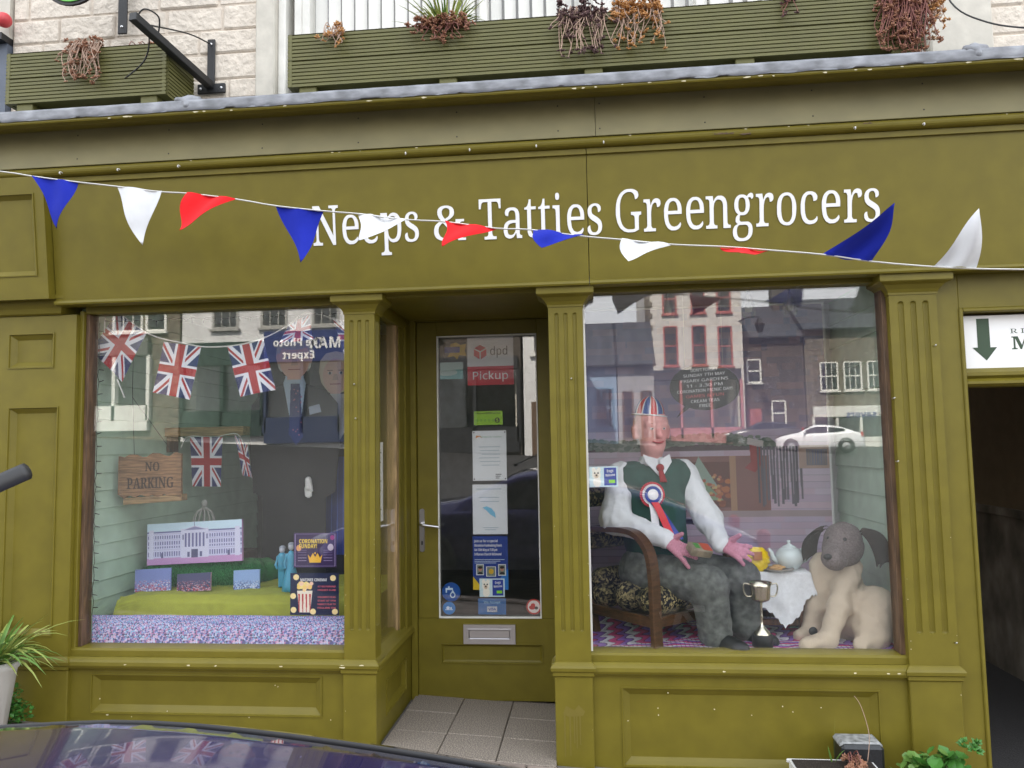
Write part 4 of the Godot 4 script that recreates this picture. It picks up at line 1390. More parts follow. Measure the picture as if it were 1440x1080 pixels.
func build_bunting() -> void:
	var t := thing("bunting", "red white and blue pennant bunting strung across the shop name", "bunting")
	var tape := [Vector3(-3.4, 2.81, 0.5), Vector3(-2.801, 2.72, 0.5)]
	var d := [[-2.627, 2.686, -2.4, 2.646, -2.484, 2.422, "blue_cloth"], [-2.213, 2.616, -1.978, 2.576, -2.05, 2.317, "white_cloth"], [-1.844, 2.562, -1.611, 2.523, -1.835, 2.352, "red_cloth"],
		[-1.412, 2.48, -1.185, 2.445, -1.288, 2.198, "blue_cloth"], [-1.021, 2.424, -0.793, 2.386, -0.985, 2.265, "white_cloth"], [-0.627, 2.369, -0.399, 2.328, -0.61, 2.225, "red_cloth"],
		[-0.246, 2.315, -0.017, 2.275, -0.191, 2.198, "blue_cloth"], [0.154, 2.252, 0.377, 2.22, 0.165, 2.125, "white_cloth"], [0.592, 2.201, 0.794, 2.176, 0.62, 2.12, "red_cloth"],
		[1.008, 2.148, 1.21, 2.109, 1.256, 2.31, "blue_cloth"], [1.444, 2.078, 1.619, 2.062, 1.607, 2.29, "white_cloth"]]
	for f in d:
		tape.append(Vector3(f[0], f[1], 0.5))
		tape.append(Vector3(f[2], f[3], 0.5))
	tape.append_array([Vector3(1.809, 2.051, 0.5), Vector3(3.0, 1.99, 0.5)])
	part(t, "tape", tube(curve(tape, 3), 0.0095, -1, 6, 0.3), M.tape)
	var i := 0
	for f in d:
		var fold := absf(f[5] - f[1]) < 0.22
		# blown flags lean away from the wall, so their cloth keeps its length
		var tz := 0.5 + (rng.randf_range(0.1, 0.16) if fold else rng.randf_range(0.0, 0.04))
		part(t, "pennant", pennant(Vector3(f[0], f[1], 0.502), Vector3(f[2], f[3], 0.502), Vector3(f[4], f[5], tz), 0.026 if fold else 0.014, i * 1.3), M[f[6]])
		i += 1

func build_brackets() -> void:
	var b := thing("wall_bracket", "black iron bracket arm jutting from the cream stone wall over the short planter", "bracket", Vector3(-2.06, 3.35, -0.12))
	part(b, "wall_strap", b3(-0.022, 0.022, 0.0, 0.31, 0.0, 0.012, 0.003), M.black_iron)
	part(b, "foot_plate", b3(-0.075, 0.085, -0.005, 0.05, 0.0, 0.016, 0.003), M.black_iron)
	var arm := begin()
	var dir := Vector3(-0.075, 0.055, 0.62)
	add_box(arm, Vector3(-0.021, -0.021, 0.0), Vector3(0.021, 0.021, dir.length()), 0.003, Transform3D(Basis.looking_at(-dir, Vector3.UP), Vector3(0, 0.04, 0.01)))
	part(b, "arm", finish(arm), M.black_iron)
	part(b, "stay_rod", tube(curve([Vector3(0, 0.28, 0.01), Vector3(-0.03, 0.24, 0.2), Vector3(-0.06, 0.12, 0.5)], 5), 0.004), M.black)
	part(b, "cable_loop", tube(curve([Vector3(-0.05, 0.1, 0.45), Vector3(-0.02, 0.16, 0.5), Vector3(-0.06, 0.17, 0.56), Vector3(-0.1, 0.12, 0.55), Vector3(-0.07, 0.07, 0.5), Vector3(-0.15, 0.0, 0.4), Vector3(-0.28, -0.07, 0.36)], 6), 0.004, -1, 6), M.black)
	for p in [Vector3(0, 0.28, 0.013), Vector3(-0.055, 0.022, 0.017), Vector3(0.065, 0.022, 0.017)]:
		part(b, "bolt", ball_mesh(Vector3(0.008, 0.008, 0.005), 8, 5), M.steel, p)
	var s := thing("hanging_sign", "round green sign hanging from a black strap over the short planter", "sign", Vector3(-2.6, 3.7, 0.0))
	part(s, "strap", b3(-0.005, 0.048, 0.02, 0.75, -0.1, -0.088, 0.002), M.black_iron)
	part(s, "bolt", ball_mesh(Vector3(0.008, 0.008, 0.005), 8, 5), M.steel, Vector3(0.02, 0.06, -0.087))
	part(s, "arm", b3(0.0, 0.04, 0.6, 0.64, -0.1, 0.6, 0.004), M.black_iron)
	var disc := []
	var rim := []
	for k in 36:
		var a := TAU * k / 36.0
		disc.append(Vector2(0.03 + 0.2 * cos(a), 0.2 + 0.255 * sin(a)))
		rim.append(Vector2(0.03 + 0.215 * cos(a), 0.2 + 0.27 * sin(a)))
	part(s, "board", slab(rim, 0.335, 0.35), M.black_iron)
	part(s, "green_face", slab(disc, 0.351, 0.356), mat(lin(0.1, 0.42, 0.05), 0.5))

# ---------------------------------------------------------------- notices on the door
func notice(n: String, label: String, x0: float, x1: float, y0: float, y1: float, z: float, m: Material, cat := "notice") -> Node3D:
	var t := thing(n, label, cat, Vector3((x0 + x1) / 2, (y0 + y1) / 2, z))
	part(t, "sheet", card(x1 - x0, y1 - y0, 0.0015), m)
	return t

func lines(t: Node3D, rows: Array, x: float, y: float, h: float, step: float, m: Material, w := 0.0, bold := false, centre := true) -> void:
	for k in rows.size():
		if rows[k]:
			text(t, rows[k], Vector3(x, y - k * step, 0.0008), h, m, w, false, bold, 0.0006, centre)

func dogs_welcome(label: String, x0: float, x1: float, y0: float, y1: float, z: float) -> void:
	var p := Pic.new(128, 84, Color(0.78, 0.86, 0.88))
	p.rect(0.52, 0.06, 0.95, 0.94, Color(0.07, 0.2, 0.58))
	for d in [[0.16, 0.16, 0.07, 0.12], [0.34, 0.16, 0.07, 0.12], [0.25, 0.4, 0.15, 0.26], [0.27, 0.75, 0.14, 0.26]]:
		p.ell(d[0], d[1], d[2], d[3], Color(0.93, 0.91, 0.86))
	p.ell(0.25, 0.46, 0.07, 0.11, Color(0.8, 0.72, 0.62))
	for d in [[0.19, 0.32], [0.31, 0.32], [0.25, 0.43]]:
		p.ell(d[0], d[1], 0.028, 0.042, Color(0.06, 0.05, 0.05))
	p.rect(0.68, 0.66, 0.9, 0.82, Color(0.55, 0.85, 0.15))
	var t := notice("dog_sticker", label, x0, x1, y0, y1, z, print_mat(p), "sticker")
	var w := x1 - x0
	var h := y1 - y0
	text(t, "Dogs", Vector3(w * 0.235, h * 0.22, 0.0006), h * 0.13, M.letter, w * 0.22, false, true, 0.0005, true, 0.08)
	text(t, "Welcome", Vector3(w * 0.235, h * 0.02, 0.0006), h * 0.12, M.letter, w * 0.34, false, true, 0.0005, true, 0.08)

func build_door_notices() -> void:
	var z := -0.7775
	var ink := mat(lin(0.02, 0.02, 0.022), 0.7)
	var red := mat(lin(0.5, 0.01, 0.03), 0.5)
	var paper := mat(lin(0.7, 0.73, 0.75), 0.7)
	var faint := mat(lin(0.42, 0.5, 0.55), 0.7)
	var t := notice("pickup_sign", "white and red parcel pickup sign inside the door glass", -0.738, -0.455, 1.728, 2.022, z, mat(lin(0.62, 0.64, 0.65), 0.35), "sign")
	part(t, "red_band", b3(-0.1415, 0.1415, -0.147, -0.032, -0.0005, 0.0012), red)
	for f in [[[-0.062, 0.062], [-0.098, 0.081], [-0.026, 0.081], [-0.062, 0.1]], [[-0.066, 0.055], [-0.1, 0.074], [-0.1, 0.034], [-0.066, 0.012]], [[-0.058, 0.055], [-0.024, 0.074], [-0.024, 0.034], [-0.058, 0.012]]]:
		var pts := []
		for q in f:
			pts.append(Vector2(q[0], q[1]))
		if f[0][1] > 0.06:
			pts = [Vector2(-0.062, 0.062), Vector2(-0.026, 0.081), Vector2(-0.062, 0.1), Vector2(-0.098, 0.081)]
		part(t, "parcel_emblem", slab(pts, 0.0, 0.0014), red)
	text(t, "dpd", Vector3(0.0, 0.036, 0.0008), 0.052, ink, 0.105, false, false, 0.0006)
	text(t, "Pickup", Vector3(-0.108, -0.112, 0.0016), 0.048, M.letter, 0.215, false, false, 0.0006)
	var p := Pic.new(96, 72, Color(0.12, 0.1, 0.09))
	p.shape([[0.3, 0.1], [0.55, 0.0], [0.75, 0.15], [1.0, 0.1], [0.95, 0.5], [1.0, 0.8], [0.7, 0.75], [0.6, 1.0], [0.45, 0.8], [0.15, 0.85], [0.3, 0.6]], Color(0.72, 0.6, 0.15))
	p.rect(0.05, 0.25, 0.72, 0.6, Color(0.08, 0.18, 0.5))
	notice("sticker", "yellow and blue starburst sticker at the top of the door glass", -0.885, -0.745, 1.89, 1.995, z, print_mat(p), "sticker")
	p = Pic.new(96, 72, Color(0.42, 0.62, 0.62))
	p.rect(0, 0, 1, 0.45, Color(0.66, 0.74, 0.72))
	p.ell(0.3, 0.6, 0.45, 0.2, Color(0.66, 0.74, 0.72))
	notice("sticker", "pale teal wave sticker below the starburst on the door glass", -0.908, -0.765, 1.77, 1.874, z, print_mat(p), "sticker")
	t = notice("rating_sticker", "bright green hygiene rating sticker in the middle of the door glass", -0.702, -0.527, 1.486, 1.57, z, mat(lin(0.3, 0.55, 0.02), 0.4), "sticker")
	text(t, "FOOD HYGIENE RATING", Vector3(0, 0.024, 0.0008), 0.009, ink, 0.15, false, true, 0.0005, true)
	for k in 6:
		var dd := []
		for q in 14:
			dd.append(Vector2(-0.07 + k * 0.025 + (0.016 if k == 5 else 0.009) * cos(TAU * q / 14.0), -0.014 + (0.016 if k == 5 else 0.009) * sin(TAU * q / 14.0)))
		part(t, "score_disc", slab(dd, 0.0, 0.0012), ink if k == 5 else mat(lin(0.2, 0.42, 0.02), 0.4))
	text(t, "5", Vector3(0.055, -0.024, 0.0013), 0.02, mat(lin(0.4, 0.6, 0.05), 0.5), 0, false, true, 0.0005, true)
	t = notice("paper_notice", "white printed sheet headed with the shop name on the door glass", -0.713, -0.507, 1.151, 1.451, z, paper)
	text(t, "Neeps & Tatties", Vector3(0.01, 0.108, 0.0008), 0.011, mat(lin(0.2, 0.4, 0.25), 0.7), 0.13, false, false, 0.0005, true)
	part(t, "orange_mark", slab([Vector2(-0.085, 0.105), Vector2(-0.06, 0.115), Vector2(-0.045, 0.105), Vector2(-0.055, 0.12), Vector2(-0.08, 0.122)], 0, 0.001), mat(lin(0.7, 0.3, 0.1), 0.6))
	for k in 6:
		part(t, "printed_line", b3(-0.065 + 0.008 * (k % 3), 0.065 - 0.006 * (k % 2), 0.05 - k * 0.022, 0.055 - k * 0.022, 0, 0.0009), faint)
	for k in 3:
		part(t, "handwriting", b3(0.035, 0.07 - 0.006 * k, -0.115 - k * 0.011, -0.111 - k * 0.011, 0, 0.0009), ink)
	for e in [[-1, -1], [1, -1], [-1, 1], [1, 1]]:
		part(t, "pin", ball_mesh(Vector3(0.004, 0.004, 0.002), 6, 4), M.black, Vector3(e[0] * 0.094, e[1] * 0.14, 0.001))
	t = notice("paper_notice", "white sheet with a small blue drawing in the middle of the door glass", -0.717, -0.508, 0.832, 1.128, z, paper)
	for r in [[-0.08, 0.07, 0.118], [-0.065, 0.055, 0.068], [-0.06, 0.055, 0.044], [-0.045, 0.05, -0.112], [-0.03, 0.035, -0.124]]:
		part(t, "printed_line", b3(r[0], r[1], r[2], r[2] + 0.005, 0, 0.0009), faint)
	part(t, "blue_drawing", slab([Vector2(-0.045, 0.01), Vector2(-0.02, -0.008), Vector2(0.0, -0.03), Vector2(0.035, -0.052), Vector2(0.03, -0.02), Vector2(0.01, 0.005), Vector2(-0.02, 0.018)], 0, 0.001), mat(lin(0.2, 0.5, 0.68), 0.6))
	p = Pic.new(128, 192, Color(0.03, 0.2, 0.52))
	p.shape([[0, 0.75], [0.3, 1.0], [0, 1.0]], Color(0.85, 0.72, 0.1))
	p.shape([[0.5, 1.0], [1.0, 0.6], [1.0, 1.0]], Color(0.1, 0.45, 0.75))
	for d in [[0.1, 0.53, 0.32, 0.73], [0.38, 0.57, 0.66, 0.76], [0.72, 0.53, 0.94, 0.74]]:
		p.rect(d[0], d[1], d[2], d[3], Color(0.88, 0.88, 0.86))
		p.rect(d[0] + 0.02, d[1] + 0.012, d[2] - 0.02, d[3] - 0.012, Color(0.45, 0.5, 0.45))
	for cx in [0.21, 0.83]:
		p.ell(cx, 0.615, 0.055, 0.045, Color(0.7, 0.5, 0.42))
		p.ell(cx, 0.585, 0.06, 0.025, Color(0.12, 0.09, 0.08))
		p.shape([[cx - 0.08, 0.715], [cx - 0.04, 0.67], [cx + 0.04, 0.67], [cx + 0.08, 0.715]], Color(0.08, 0.08, 0.1))
	p.ell(0.52, 0.66, 0.07, 0.05, Color(0.8, 0.65, 0.15))
	t = notice("event_poster", "blue fundraising event poster with three small pictures on the door glass", -0.721, -0.509, 0.505, 0.821, z, print_mat(p), "poster")
	lines(t, ["Join us for a special", "Ukrainian Fundraising Event", "Sat 13th May at 7:30 pm", "Influence Church Richmond"], -0.096, 0.122, 0.0145, 0.026, M.letter, 0.0, true, false)
	for o in t.get_children():
		if o.name.begins_with("lettering"):
			o.scale.x = 0.6 if o.name != "lettering" else 0.75
			o.position.x = -0.096
	for k in 3:
		part(t, "printed_line", b3(-0.095, 0.085 - 0.025 * k, 0.018 - k * 0.01, 0.021 - k * 0.01, 0, 0.0009), mat(lin(0.5, 0.6, 0.7), 0.6))
	dogs_welcome("small dogs welcome sticker overlapping the blue event poster", -0.682, -0.531, 0.464, 0.571, z + 0.003)
	t = notice("card_sticker", "blue card payment sticker at the bottom of the door glass", -0.692, -0.525, 0.361, 0.455, z + 0.0015, mat(lin(0.01, 0.11, 0.32), 0.4), "sticker")
	text(t, "We Accept", Vector3(0, 0.018, 0.0008), 0.014, mat(lin(0.4, 0.6, 0.75), 0.5), 0.1, false, false, 0.0005, true)
	part(t, "white_panel", b3(-0.03, 0.03, -0.032, 0.0, 0, 0.001), M.white)
	text(t, "VISA", Vector3(0, -0.023, 0.0012), 0.014, mat(lin(0.01, 0.04, 0.3), 0.5), 0.045, false, true, 0.0005, true)
	for d in [[-0.854, 0.492, 0.056, "round blue tap and water drop sticker on the door glass", Color(0.05, 0.3, 0.6)], [-0.868, 0.397, 0.038, "small round light blue sticker under the water drop sticker", Color(0.05, 0.45, 0.72)], [-0.36, 0.407, 0.045, "round red and white sticker at the corner of the door glass", Color(0.72, 0.16, 0.14)]]:
		p = Pic.new(96, 96, d[4])
		var pale := Color(0.8, 0.86, 0.9)
		if d[2] > 0.05:
			p.ell(0.58, 0.66, 0.15, 0.16, pale)
			p.shape([[0.45, 0.6], [0.58, 0.38], [0.71, 0.6]], pale)
			p.ell(0.58, 0.66, 0.09, 0.1, d[4])
			p.rect(0.2, 0.3, 0.6, 0.4, pale)
			p.rect(0.34, 0.2, 0.42, 0.34, pale)
			p.rect(0.2, 0.3, 0.28, 0.55, pale)
		elif d[2] < 0.04:
			p.line(0.2, 0.62, 0.8, 0.62, 0.06, pale)
			p.ell(0.42, 0.48, 0.14, 0.12, pale)
			p.ell(0.66, 0.5, 0.07, 0.08, pale)
		else:
			p.ell(0.5, 0.5, 0.4, 0.4, Color(0.86, 0.82, 0.8))
			p.ell(0.4, 0.55, 0.22, 0.14, d[4])
			p.ell(0.66, 0.58, 0.12, 0.1, Color(0.3, 0.25, 0.25))
			p.ell(0.45, 0.4, 0.14, 0.12, d[4])
		var o := thing("round_sticker", d[3], "sticker", Vector3(d[0], d[1], z))
		var pts := []
		for k in 28:
			pts.append(Vector2(cos(TAU * k / 28.0), sin(TAU * k / 28.0)) * d[2])
		part(o, "disc", slab(pts, -0.0015, 0.0, true), print_mat(p, 0.35))

# ---------------------------------------------------------------- window with the flags
func union_pic() -> Pic:
	var p := Pic.new(120, 170, Color(0.03, 0.1, 0.35))
	var wht := Color(0.86, 0.87, 0.9)
	var red := Color(0.62, 0.04, 0.1)
	for y in p.h:
		for x in p.w:
			var v := Vector2(x + 0.5 - 60.0, y + 0.5 - 85.0)
			var d1 := v.dot(Vector2(85, -60).normalized())
			var d2 := v.dot(Vector2(85, 60).normalized())
			var c := Color(0.03, 0.1, 0.35)
			if absf(d1) < 12.0 or absf(d2) < 12.0:
				c = wht
			var s1 := signf(v.y)
			if (d1 * s1 > 0.0 and d1 * s1 < 7.0) or (d2 * s1 > 0.0 and d2 * s1 < 7.0):
				c = red
			if absf(v.x) < 20.0 or absf(v.y) < 20.0:
				c = wht
			if absf(v.x) < 12.0 or absf(v.y) < 12.0:
				c = red
			p.im.set_pixel(x, y, c)
	return p

func flag_sheet(tl: Vector3, tr: Vector3, bl: Vector3, br: Vector3, wave: float, ph: float) -> ArrayMesh:
	return sheet(func(u, v):
		var a: Vector3 = bl.lerp(br, u)
		var b: Vector3 = tl.lerp(tr, u)
		return a.lerp(b, v) + Vector3(0, 0, wave * sin(u * 5.0 + ph + v * 2.0) * (1.2 - v)), 10, 12, true, 0.0012)

func crowd_pic(w: int, h: int, horizon: float, top: Color, tones: Array, n: int) -> Pic:
	var p := Pic.new(w, h, top)
	for k in n:
		var y := rng.randf_range(horizon, 1.0)
		var r := lerpf(0.012, 0.04, (y - horizon) / maxf(1.0 - horizon, 0.01))
		p.ell(rng.randf(), y, r * h / w, r, tones[rng.randi() % tones.size()])
	return p

func standee(label: String, x: float, y1: float, z: float, w: float, man: bool) -> void:
	var y0 := 0.345
	var h := y1 - y0
	var t := thing("cardboard_standee", label, "standee", Vector3(x, y0, z))
	var p := Pic.new(200, 640, Color(0.02, 0.02, 0.03))
	var skin := Color(0.9, 0.72, 0.64) if man else Color(0.93, 0.8, 0.73)
	var hair := Color(0.78, 0.76, 0.74) if man else Color(0.93, 0.89, 0.78)
	p.rect(0, 0, 1, 1, Color(0.035, 0.035, 0.05) if man else Color(0.05, 0.06, 0.09))
	p.rect(0, 0, 1, 0.14, hair)
	if man:
		p.shape([[0.36, 0.155], [0.64, 0.155], [0.56, 0.36], [0.5, 0.4]], Color(0.72, 0.8, 0.88))
		p.shape([[0.46, 0.185], [0.56, 0.185], [0.6, 0.38], [0.52, 0.41], [0.44, 0.37]], Color(0.1, 0.14, 0.4))
		p.shape([[0.66, 0.27], [0.78, 0.26], [0.8, 0.29], [0.67, 0.3]], Color(0.65, 0.7, 0.78))
		for k in 14:
			p.ell(rng.randf_range(0.47, 0.58), rng.randf_range(0.2, 0.38), 0.008, 0.003, Color(0.7, 0.4, 0.5))
		p.ell(0.5, 0.092, 0.17, 0.075, skin)
		p.ell(0.32, 0.09, 0.03, 0.02, skin)
		p.ell(0.68, 0.09, 0.03, 0.02, skin)
		p.rect(0.42, 0.14, 0.58, 0.17, skin)
	else:
		p.ell(0.5, 0.085, 0.26, 0.085, hair)
		p.ell(0.5, 0.1, 0.16, 0.07, skin)
		p.rect(0.43, 0.15, 0.57, 0.19, skin)
		p.shape([[0.34, 0.17], [0.66, 0.17], [0.62, 0.32], [0.5, 0.38]], Color(0.86, 0.86, 0.85))
		p.rect(0.2, 0.42, 0.85, 0.8, Color(0.1, 0.16, 0.45))
		for k in 9:
			p.line(0.25 + k * 0.07, 0.42, 0.22 + k * 0.075, 0.8, 0.012, Color(0.2, 0.3, 0.65))
	for s in [-1.0, 1.0]:
		p.ell(0.5 + s * 0.07, 0.087, 0.028, 0.0055, Color(0.92, 0.92, 0.9))
		p.ell(0.5 + s * 0.07, 0.087, 0.013, 0.0055, Color(0.2, 0.22, 0.25))
		p.rect(0.5 + s * 0.07 - 0.035, 0.075, 0.5 + s * 0.07 + 0.035, 0.079, Color(0.5, 0.4, 0.35) if man else Color(0.6, 0.48, 0.4))
	p.shape([[0.48, 0.09], [0.52, 0.09], [0.54, 0.115], [0.46, 0.115]], skin.darkened(0.12))
	p.rect(0.43, 0.13, 0.57, 0.134, Color(0.66, 0.32, 0.3))
	if man:
		p.ell(0.5, 0.03, 0.2, 0.028, hair)
	var out := []
	for q in [[0.5, 0.0], [0.62, 0.008], [0.69, 0.035], [0.71, 0.08], [0.68, 0.125], [0.6, 0.16], [0.63, 0.185], [0.85, 0.21], [0.98, 0.26], [1.0, 0.42], [0.95, 0.58], [0.85, 0.6], [0.85, 1.0], [0.15, 1.0], [0.15, 0.6], [0.05, 0.58], [0.0, 0.42], [0.02, 0.26], [0.15, 0.21], [0.37, 0.185], [0.4, 0.16], [0.32, 0.125], [0.29, 0.08], [0.31, 0.035], [0.38, 0.008]]:
		out.append(Vector2((q[0] - 0.5) * w, (1.0 - q[1]) * h))
	part(t, "printed_board", slab(out, -0.005, 0.0, true), print_mat(p, 0.45))
	part(t, "strut", b3(-0.05, 0.05, 0.0, 1.0, -0.2, -0.19), M.stained_wood).rotation.x = 0.18
	if man:
		var c := Vector3(0.1, 0.77, 0.012)
		var caps := [[c + Vector3(0, 0.05, 0), c + Vector3(0.005, 0.0, 0), 0.02, 0.024]]
		for k in 4:
			caps.append([c + Vector3(-0.016 + k * 0.011, -0.005, 0.002), c + Vector3(-0.012 + k * 0.011, -0.065 + 0.008 * absf(k - 1.5), 0.008), 0.0085, 0.006])
		caps.append([c + Vector3(0.015, 0.02, 0.008), c + Vector3(0.03, -0.02, 0.012), 0.009, 0.007])
		part(t, "white_glove", soft(caps, 0.006, 0.004), M.white)

func fairy_wire(x0: float, y0: float, x1: float, y1: float, z: float, n: int, label: String) -> void:
	var t := thing("fairy_lights", label, "lights", Vector3.ZERO, "unlit fairy light strings round the window")
	var pts := []
	var bulbs := begin()
	for k in n + 1:
		var f := float(k) / n
		var p := Vector3(lerpf(x0, x1, f), lerpf(y0, y1, f), z) + Vector3(rng.randf_range(-0.006, 0.006), rng.randf_range(-0.008, 0.008), 0)
		pts.append(p)
		if k % 2 == 1:
			var d := Vector3(1, rng.randf_range(-0.3, 0.3), 0) if absf(x1 - x0) < 0.1 else Vector3(rng.randf_range(-0.5, 0.5), -1, 0)
			add_tube(bulbs, [p, p + d.normalized() * 0.028], 0.003, 0.0018, 4)
	part(t, "wire", tube(pts, 0.0022, -1, 4), M.wire)
	stuff(part(t, "bulbs", finish(bulbs), M.wire))

func build_display_with_flags() -> void:
	var um := print_mat(union_pic(), 0.35)
	um.backlight_enabled = true
	um.backlight = Color(0.25, 0.25, 0.25)
	var z := -0.12
	var t := thing("union_flag_bunting", "string of union flags hanging inside the window beside the standees", "bunting")
	part(t, "string", tube(curve([Vector3(-2.66, 2.02, z), Vector3(-2.65, 2.155, z), Vector3(-2.59, 2.14, z), Vector3(-2.398, 2.004, z), Vector3(-2.2, 1.948, z), Vector3(-2.069, 1.923, z), Vector3(-1.9, 1.927, z), Vector3(-1.748, 1.96, z), Vector3(-1.6, 2.03, z), Vector3(-1.502, 2.091, z), Vector3(-1.3, 2.04, z), Vector3(-1.2, 2.04, z)], 4), 0.004, -1, 6), M.string)
	part(t, "string_tail", tube([Vector3(-2.585, 1.76, z - 0.01), Vector3(-2.54, 1.66, z - 0.01)], 0.004, -1, 5), M.string)
	for f in [[-2.588, 2.135, -2.411, 2.012, -2.735, 1.925, -2.56, 1.745], [-2.315, 1.96, -2.098, 1.924, -2.375, 1.682, -2.158, 1.638], [-1.948, 1.92, -1.748, 1.96, -1.881, 1.647, -1.682, 1.68], [-1.6, 2.04, -1.49, 2.08, -1.66, 1.93, -1.47, 1.95], [-1.36, 2.05, -1.2, 2.04, -1.3, 1.86, -1.14, 1.86]]:
		part(t, "flag", flag_sheet(Vector3(f[0], f[1], z), Vector3(f[2], f[3], z), Vector3(f[4], f[5], z - 0.01), Vector3(f[6], f[7], z - 0.01), 0.008, f[0] * 7.0), um)
	# wooden shelf with a small flag string
	var sh := thing("wooden_shelf", "pale pine shelf plank on the mint clapboard wall", "shelf", Vector3(-2.74, 1.455, -0.9))
	part(sh, "plank", b3(-0.0, 0.53, 0.0, 0.058, -0.12, 0.02, 0.003), M.raw_wood)
	part(sh, "bracket", b3(0.005, 0.03, -0.1, 0.0, -0.1, 0.0), M.brown_wood)
	t = thing("small_flag_bunting", "short string with one union flag below the pine shelf", "bunting")
	part(t, "string", tube(curve([Vector3(-2.62, 1.38, -0.87), Vector3(-2.57, 1.452, -0.865), Vector3(-2.4, 1.447, -0.865), Vector3(-2.24, 1.462, -0.865), Vector3(-2.19, 1.36, -0.86)], 5), 0.003, -1, 5), M.string)
	part(t, "flag", flag_sheet(Vector3(-2.555, 1.45, -0.86), Vector3(-2.335, 1.447, -0.86), Vector3(-2.53, 1.135, -0.86), Vector3(-2.345, 1.13, -0.86), 0.006, 1.0), um)
	part(t, "flag", flag_sheet(Vector3(-2.26, 1.46, -0.86), Vector3(-2.18, 1.39, -0.88), Vector3(-2.2, 1.2, -0.87), Vector3(-2.15, 1.18, -0.9), 0.012, 2.0), um)
	# no parking sign
	t = thing("no_parking_sign", "rough wooden board lettered NO PARKING", "sign", Vector3(-2.5, 1.115, -0.32))
	var pts := []
	for k in 12:
		pts.append(Vector2(-0.19 + 0.38 * k / 11.0, -0.012 * (k % 2) + rng.randf_range(-0.006, 0.006)))
	for k in 12:
		pts.append(Vector2(0.185 - 0.375 * k / 11.0, 0.225 + 0.008 * sin(k * 1.7) + rng.randf_range(-0.005, 0.008)))
	part(t, "board", slab(pts, -0.018, 0.0), M.sign_wood)
	var burnt := mat(lin(0.035, 0.018, 0.01), 0.8)
	text(t, "NO", Vector3(0.015, 0.135, 0.0005), 0.052, burnt, 0.085, true, true, 0.002, true)
	text(t, "PARKING", Vector3(0.005, 0.038, 0.0005), 0.062, burnt, 0.28, true, true, 0.002, true, 0.02)
	var ledge := part(t, "ledge", b3(-0.16, 0.19, -0.045, -0.008, -0.07, 0.0, 0.003), M.raw_wood)
	ledge.rotation.z = 0.06
	part(t, "hanger", tube([Vector3(-0.1, 0.22, -0.01), Vector3(-0.12, 0.6, -0.01), Vector3(-0.12, 1.18, -0.01)], 0.0018, -1, 4), M.wire)
	part(t, "hanger", tube([Vector3(-0.12, 0.56, -0.01), Vector3(0.16, 0.2, -0.01)], 0.0018, -1, 4), M.wire)
	# green cloth over a box
	var n1 := FastNoiseLite.new()
	n1.frequency = 2.2
	var drape := func(u: float, v: float) -> Vector3:
		var x := lerpf(-2.64, -1.17, u)
		var s := v * 0.95
		var nz := n1.get_noise_2d(x * 1.5, s * 1.5)
		if s < 0.21:
			return Vector3(x + nz * 0.02 - 0.05 * (0.21 - s) * (1.0 if u < 0.1 else 0.0), 0.35 + s + 0.004 * nz, -0.265 - 0.012 * sin(x * 17.0) * (0.21 - s) / 0.21 + (0.21 - s) * 0.14)
		if s < 0.26:
			var a := (s - 0.21) / 0.05 * PI / 2
			return Vector3(x, 0.54 + 0.022 * sin(a) + nz * 0.008, -0.28 - 0.03 * (1.0 - cos(a)))
		return Vector3(x, 0.564 + nz * 0.012 - (0.05 if u < 0.02 else 0.0), -0.31 - (s - 0.26) * 0.95)
	var green_cloth := cloth(lin(0.4, 0.42, 0.06), T.mottle, Vector3(2, 2, 2))
	single("green_cloth", sheet(drape, 60, 40), green_cloth, "yellow green cloth draped over the window platform", "cloth")
	single("display_platform", b3(-2.62, -1.2, 0.346, 0.535, -1.0, -0.3), M.floor_wood, "low box platform under the yellow green cloth", "platform")
	# turf mound
	var mound := soft([[Vector3(-2.6, 0.615, -0.6), Vector3(-2.06, 0.625, -0.66), 0.085, 0.085], [Vector3(-2.6, 0.61, -0.72), Vector3(-2.02, 0.61, -0.8), 0.085, 0.08]], 0.06, 0.016, 0.012, 12.0)
	var turf := thing("turf_mound", "artificial grass mat over a low mound behind the small pictures", "turf mat")
	part(turf, "mat", mound, cloth(lin(0.045, 0.24, 0.07), T.fine, Vector3(4, 4, 4)))
	var tuft := begin()
	for k in 3800:
		var q := Vector3(rng.randf_range(-2.66, -1.98), 0, rng.randf_range(-0.74, -0.5))
		var dz := (q.z + 0.62) / 0.09
		q.y = 0.622 + 0.09 * sqrt(maxf(0.0, 1.0 - minf(1.0, absf(minf(dz, 1.3)) * 0.75)))
		if q.z > -0.63:
			q.y = 0.56 + rng.randf() * 0.14
			q.z = -0.6 + sqrt(maxf(0.0, 0.0081 - pow(minf(absf(q.y - 0.62), 0.089), 2.0))) - 0.004
		var d := Vector3(rng.randf_range(-0.6, 0.6), 0.8, rng.randf_range(0.2, 1.0)).normalized() * 0.016
		poly(tuft, [q - Vector3(0.0016, 0, 0), q + Vector3(0.0016, 0, 0), q + d], Vector3.BACK)
	stuff(part(turf, "blades", finish(tuft), mat(lin(0.05, 0.28, 0.09), 0.6)))
	# palace picture
	var p := Pic.new(360, 150, Color(0.8, 0.9, 0.97))
	var wall := Color(0.8, 0.8, 0.93)
	var shade := Color(0.42, 0.42, 0.62)
	p.rect(0, 0.2, 1, 0.86, wall)
	p.rect(0, 0.2, 1, 0.235, shade)
	p.rect(0, 0.84, 1, 1, Color(0.78, 0.6, 0.8))
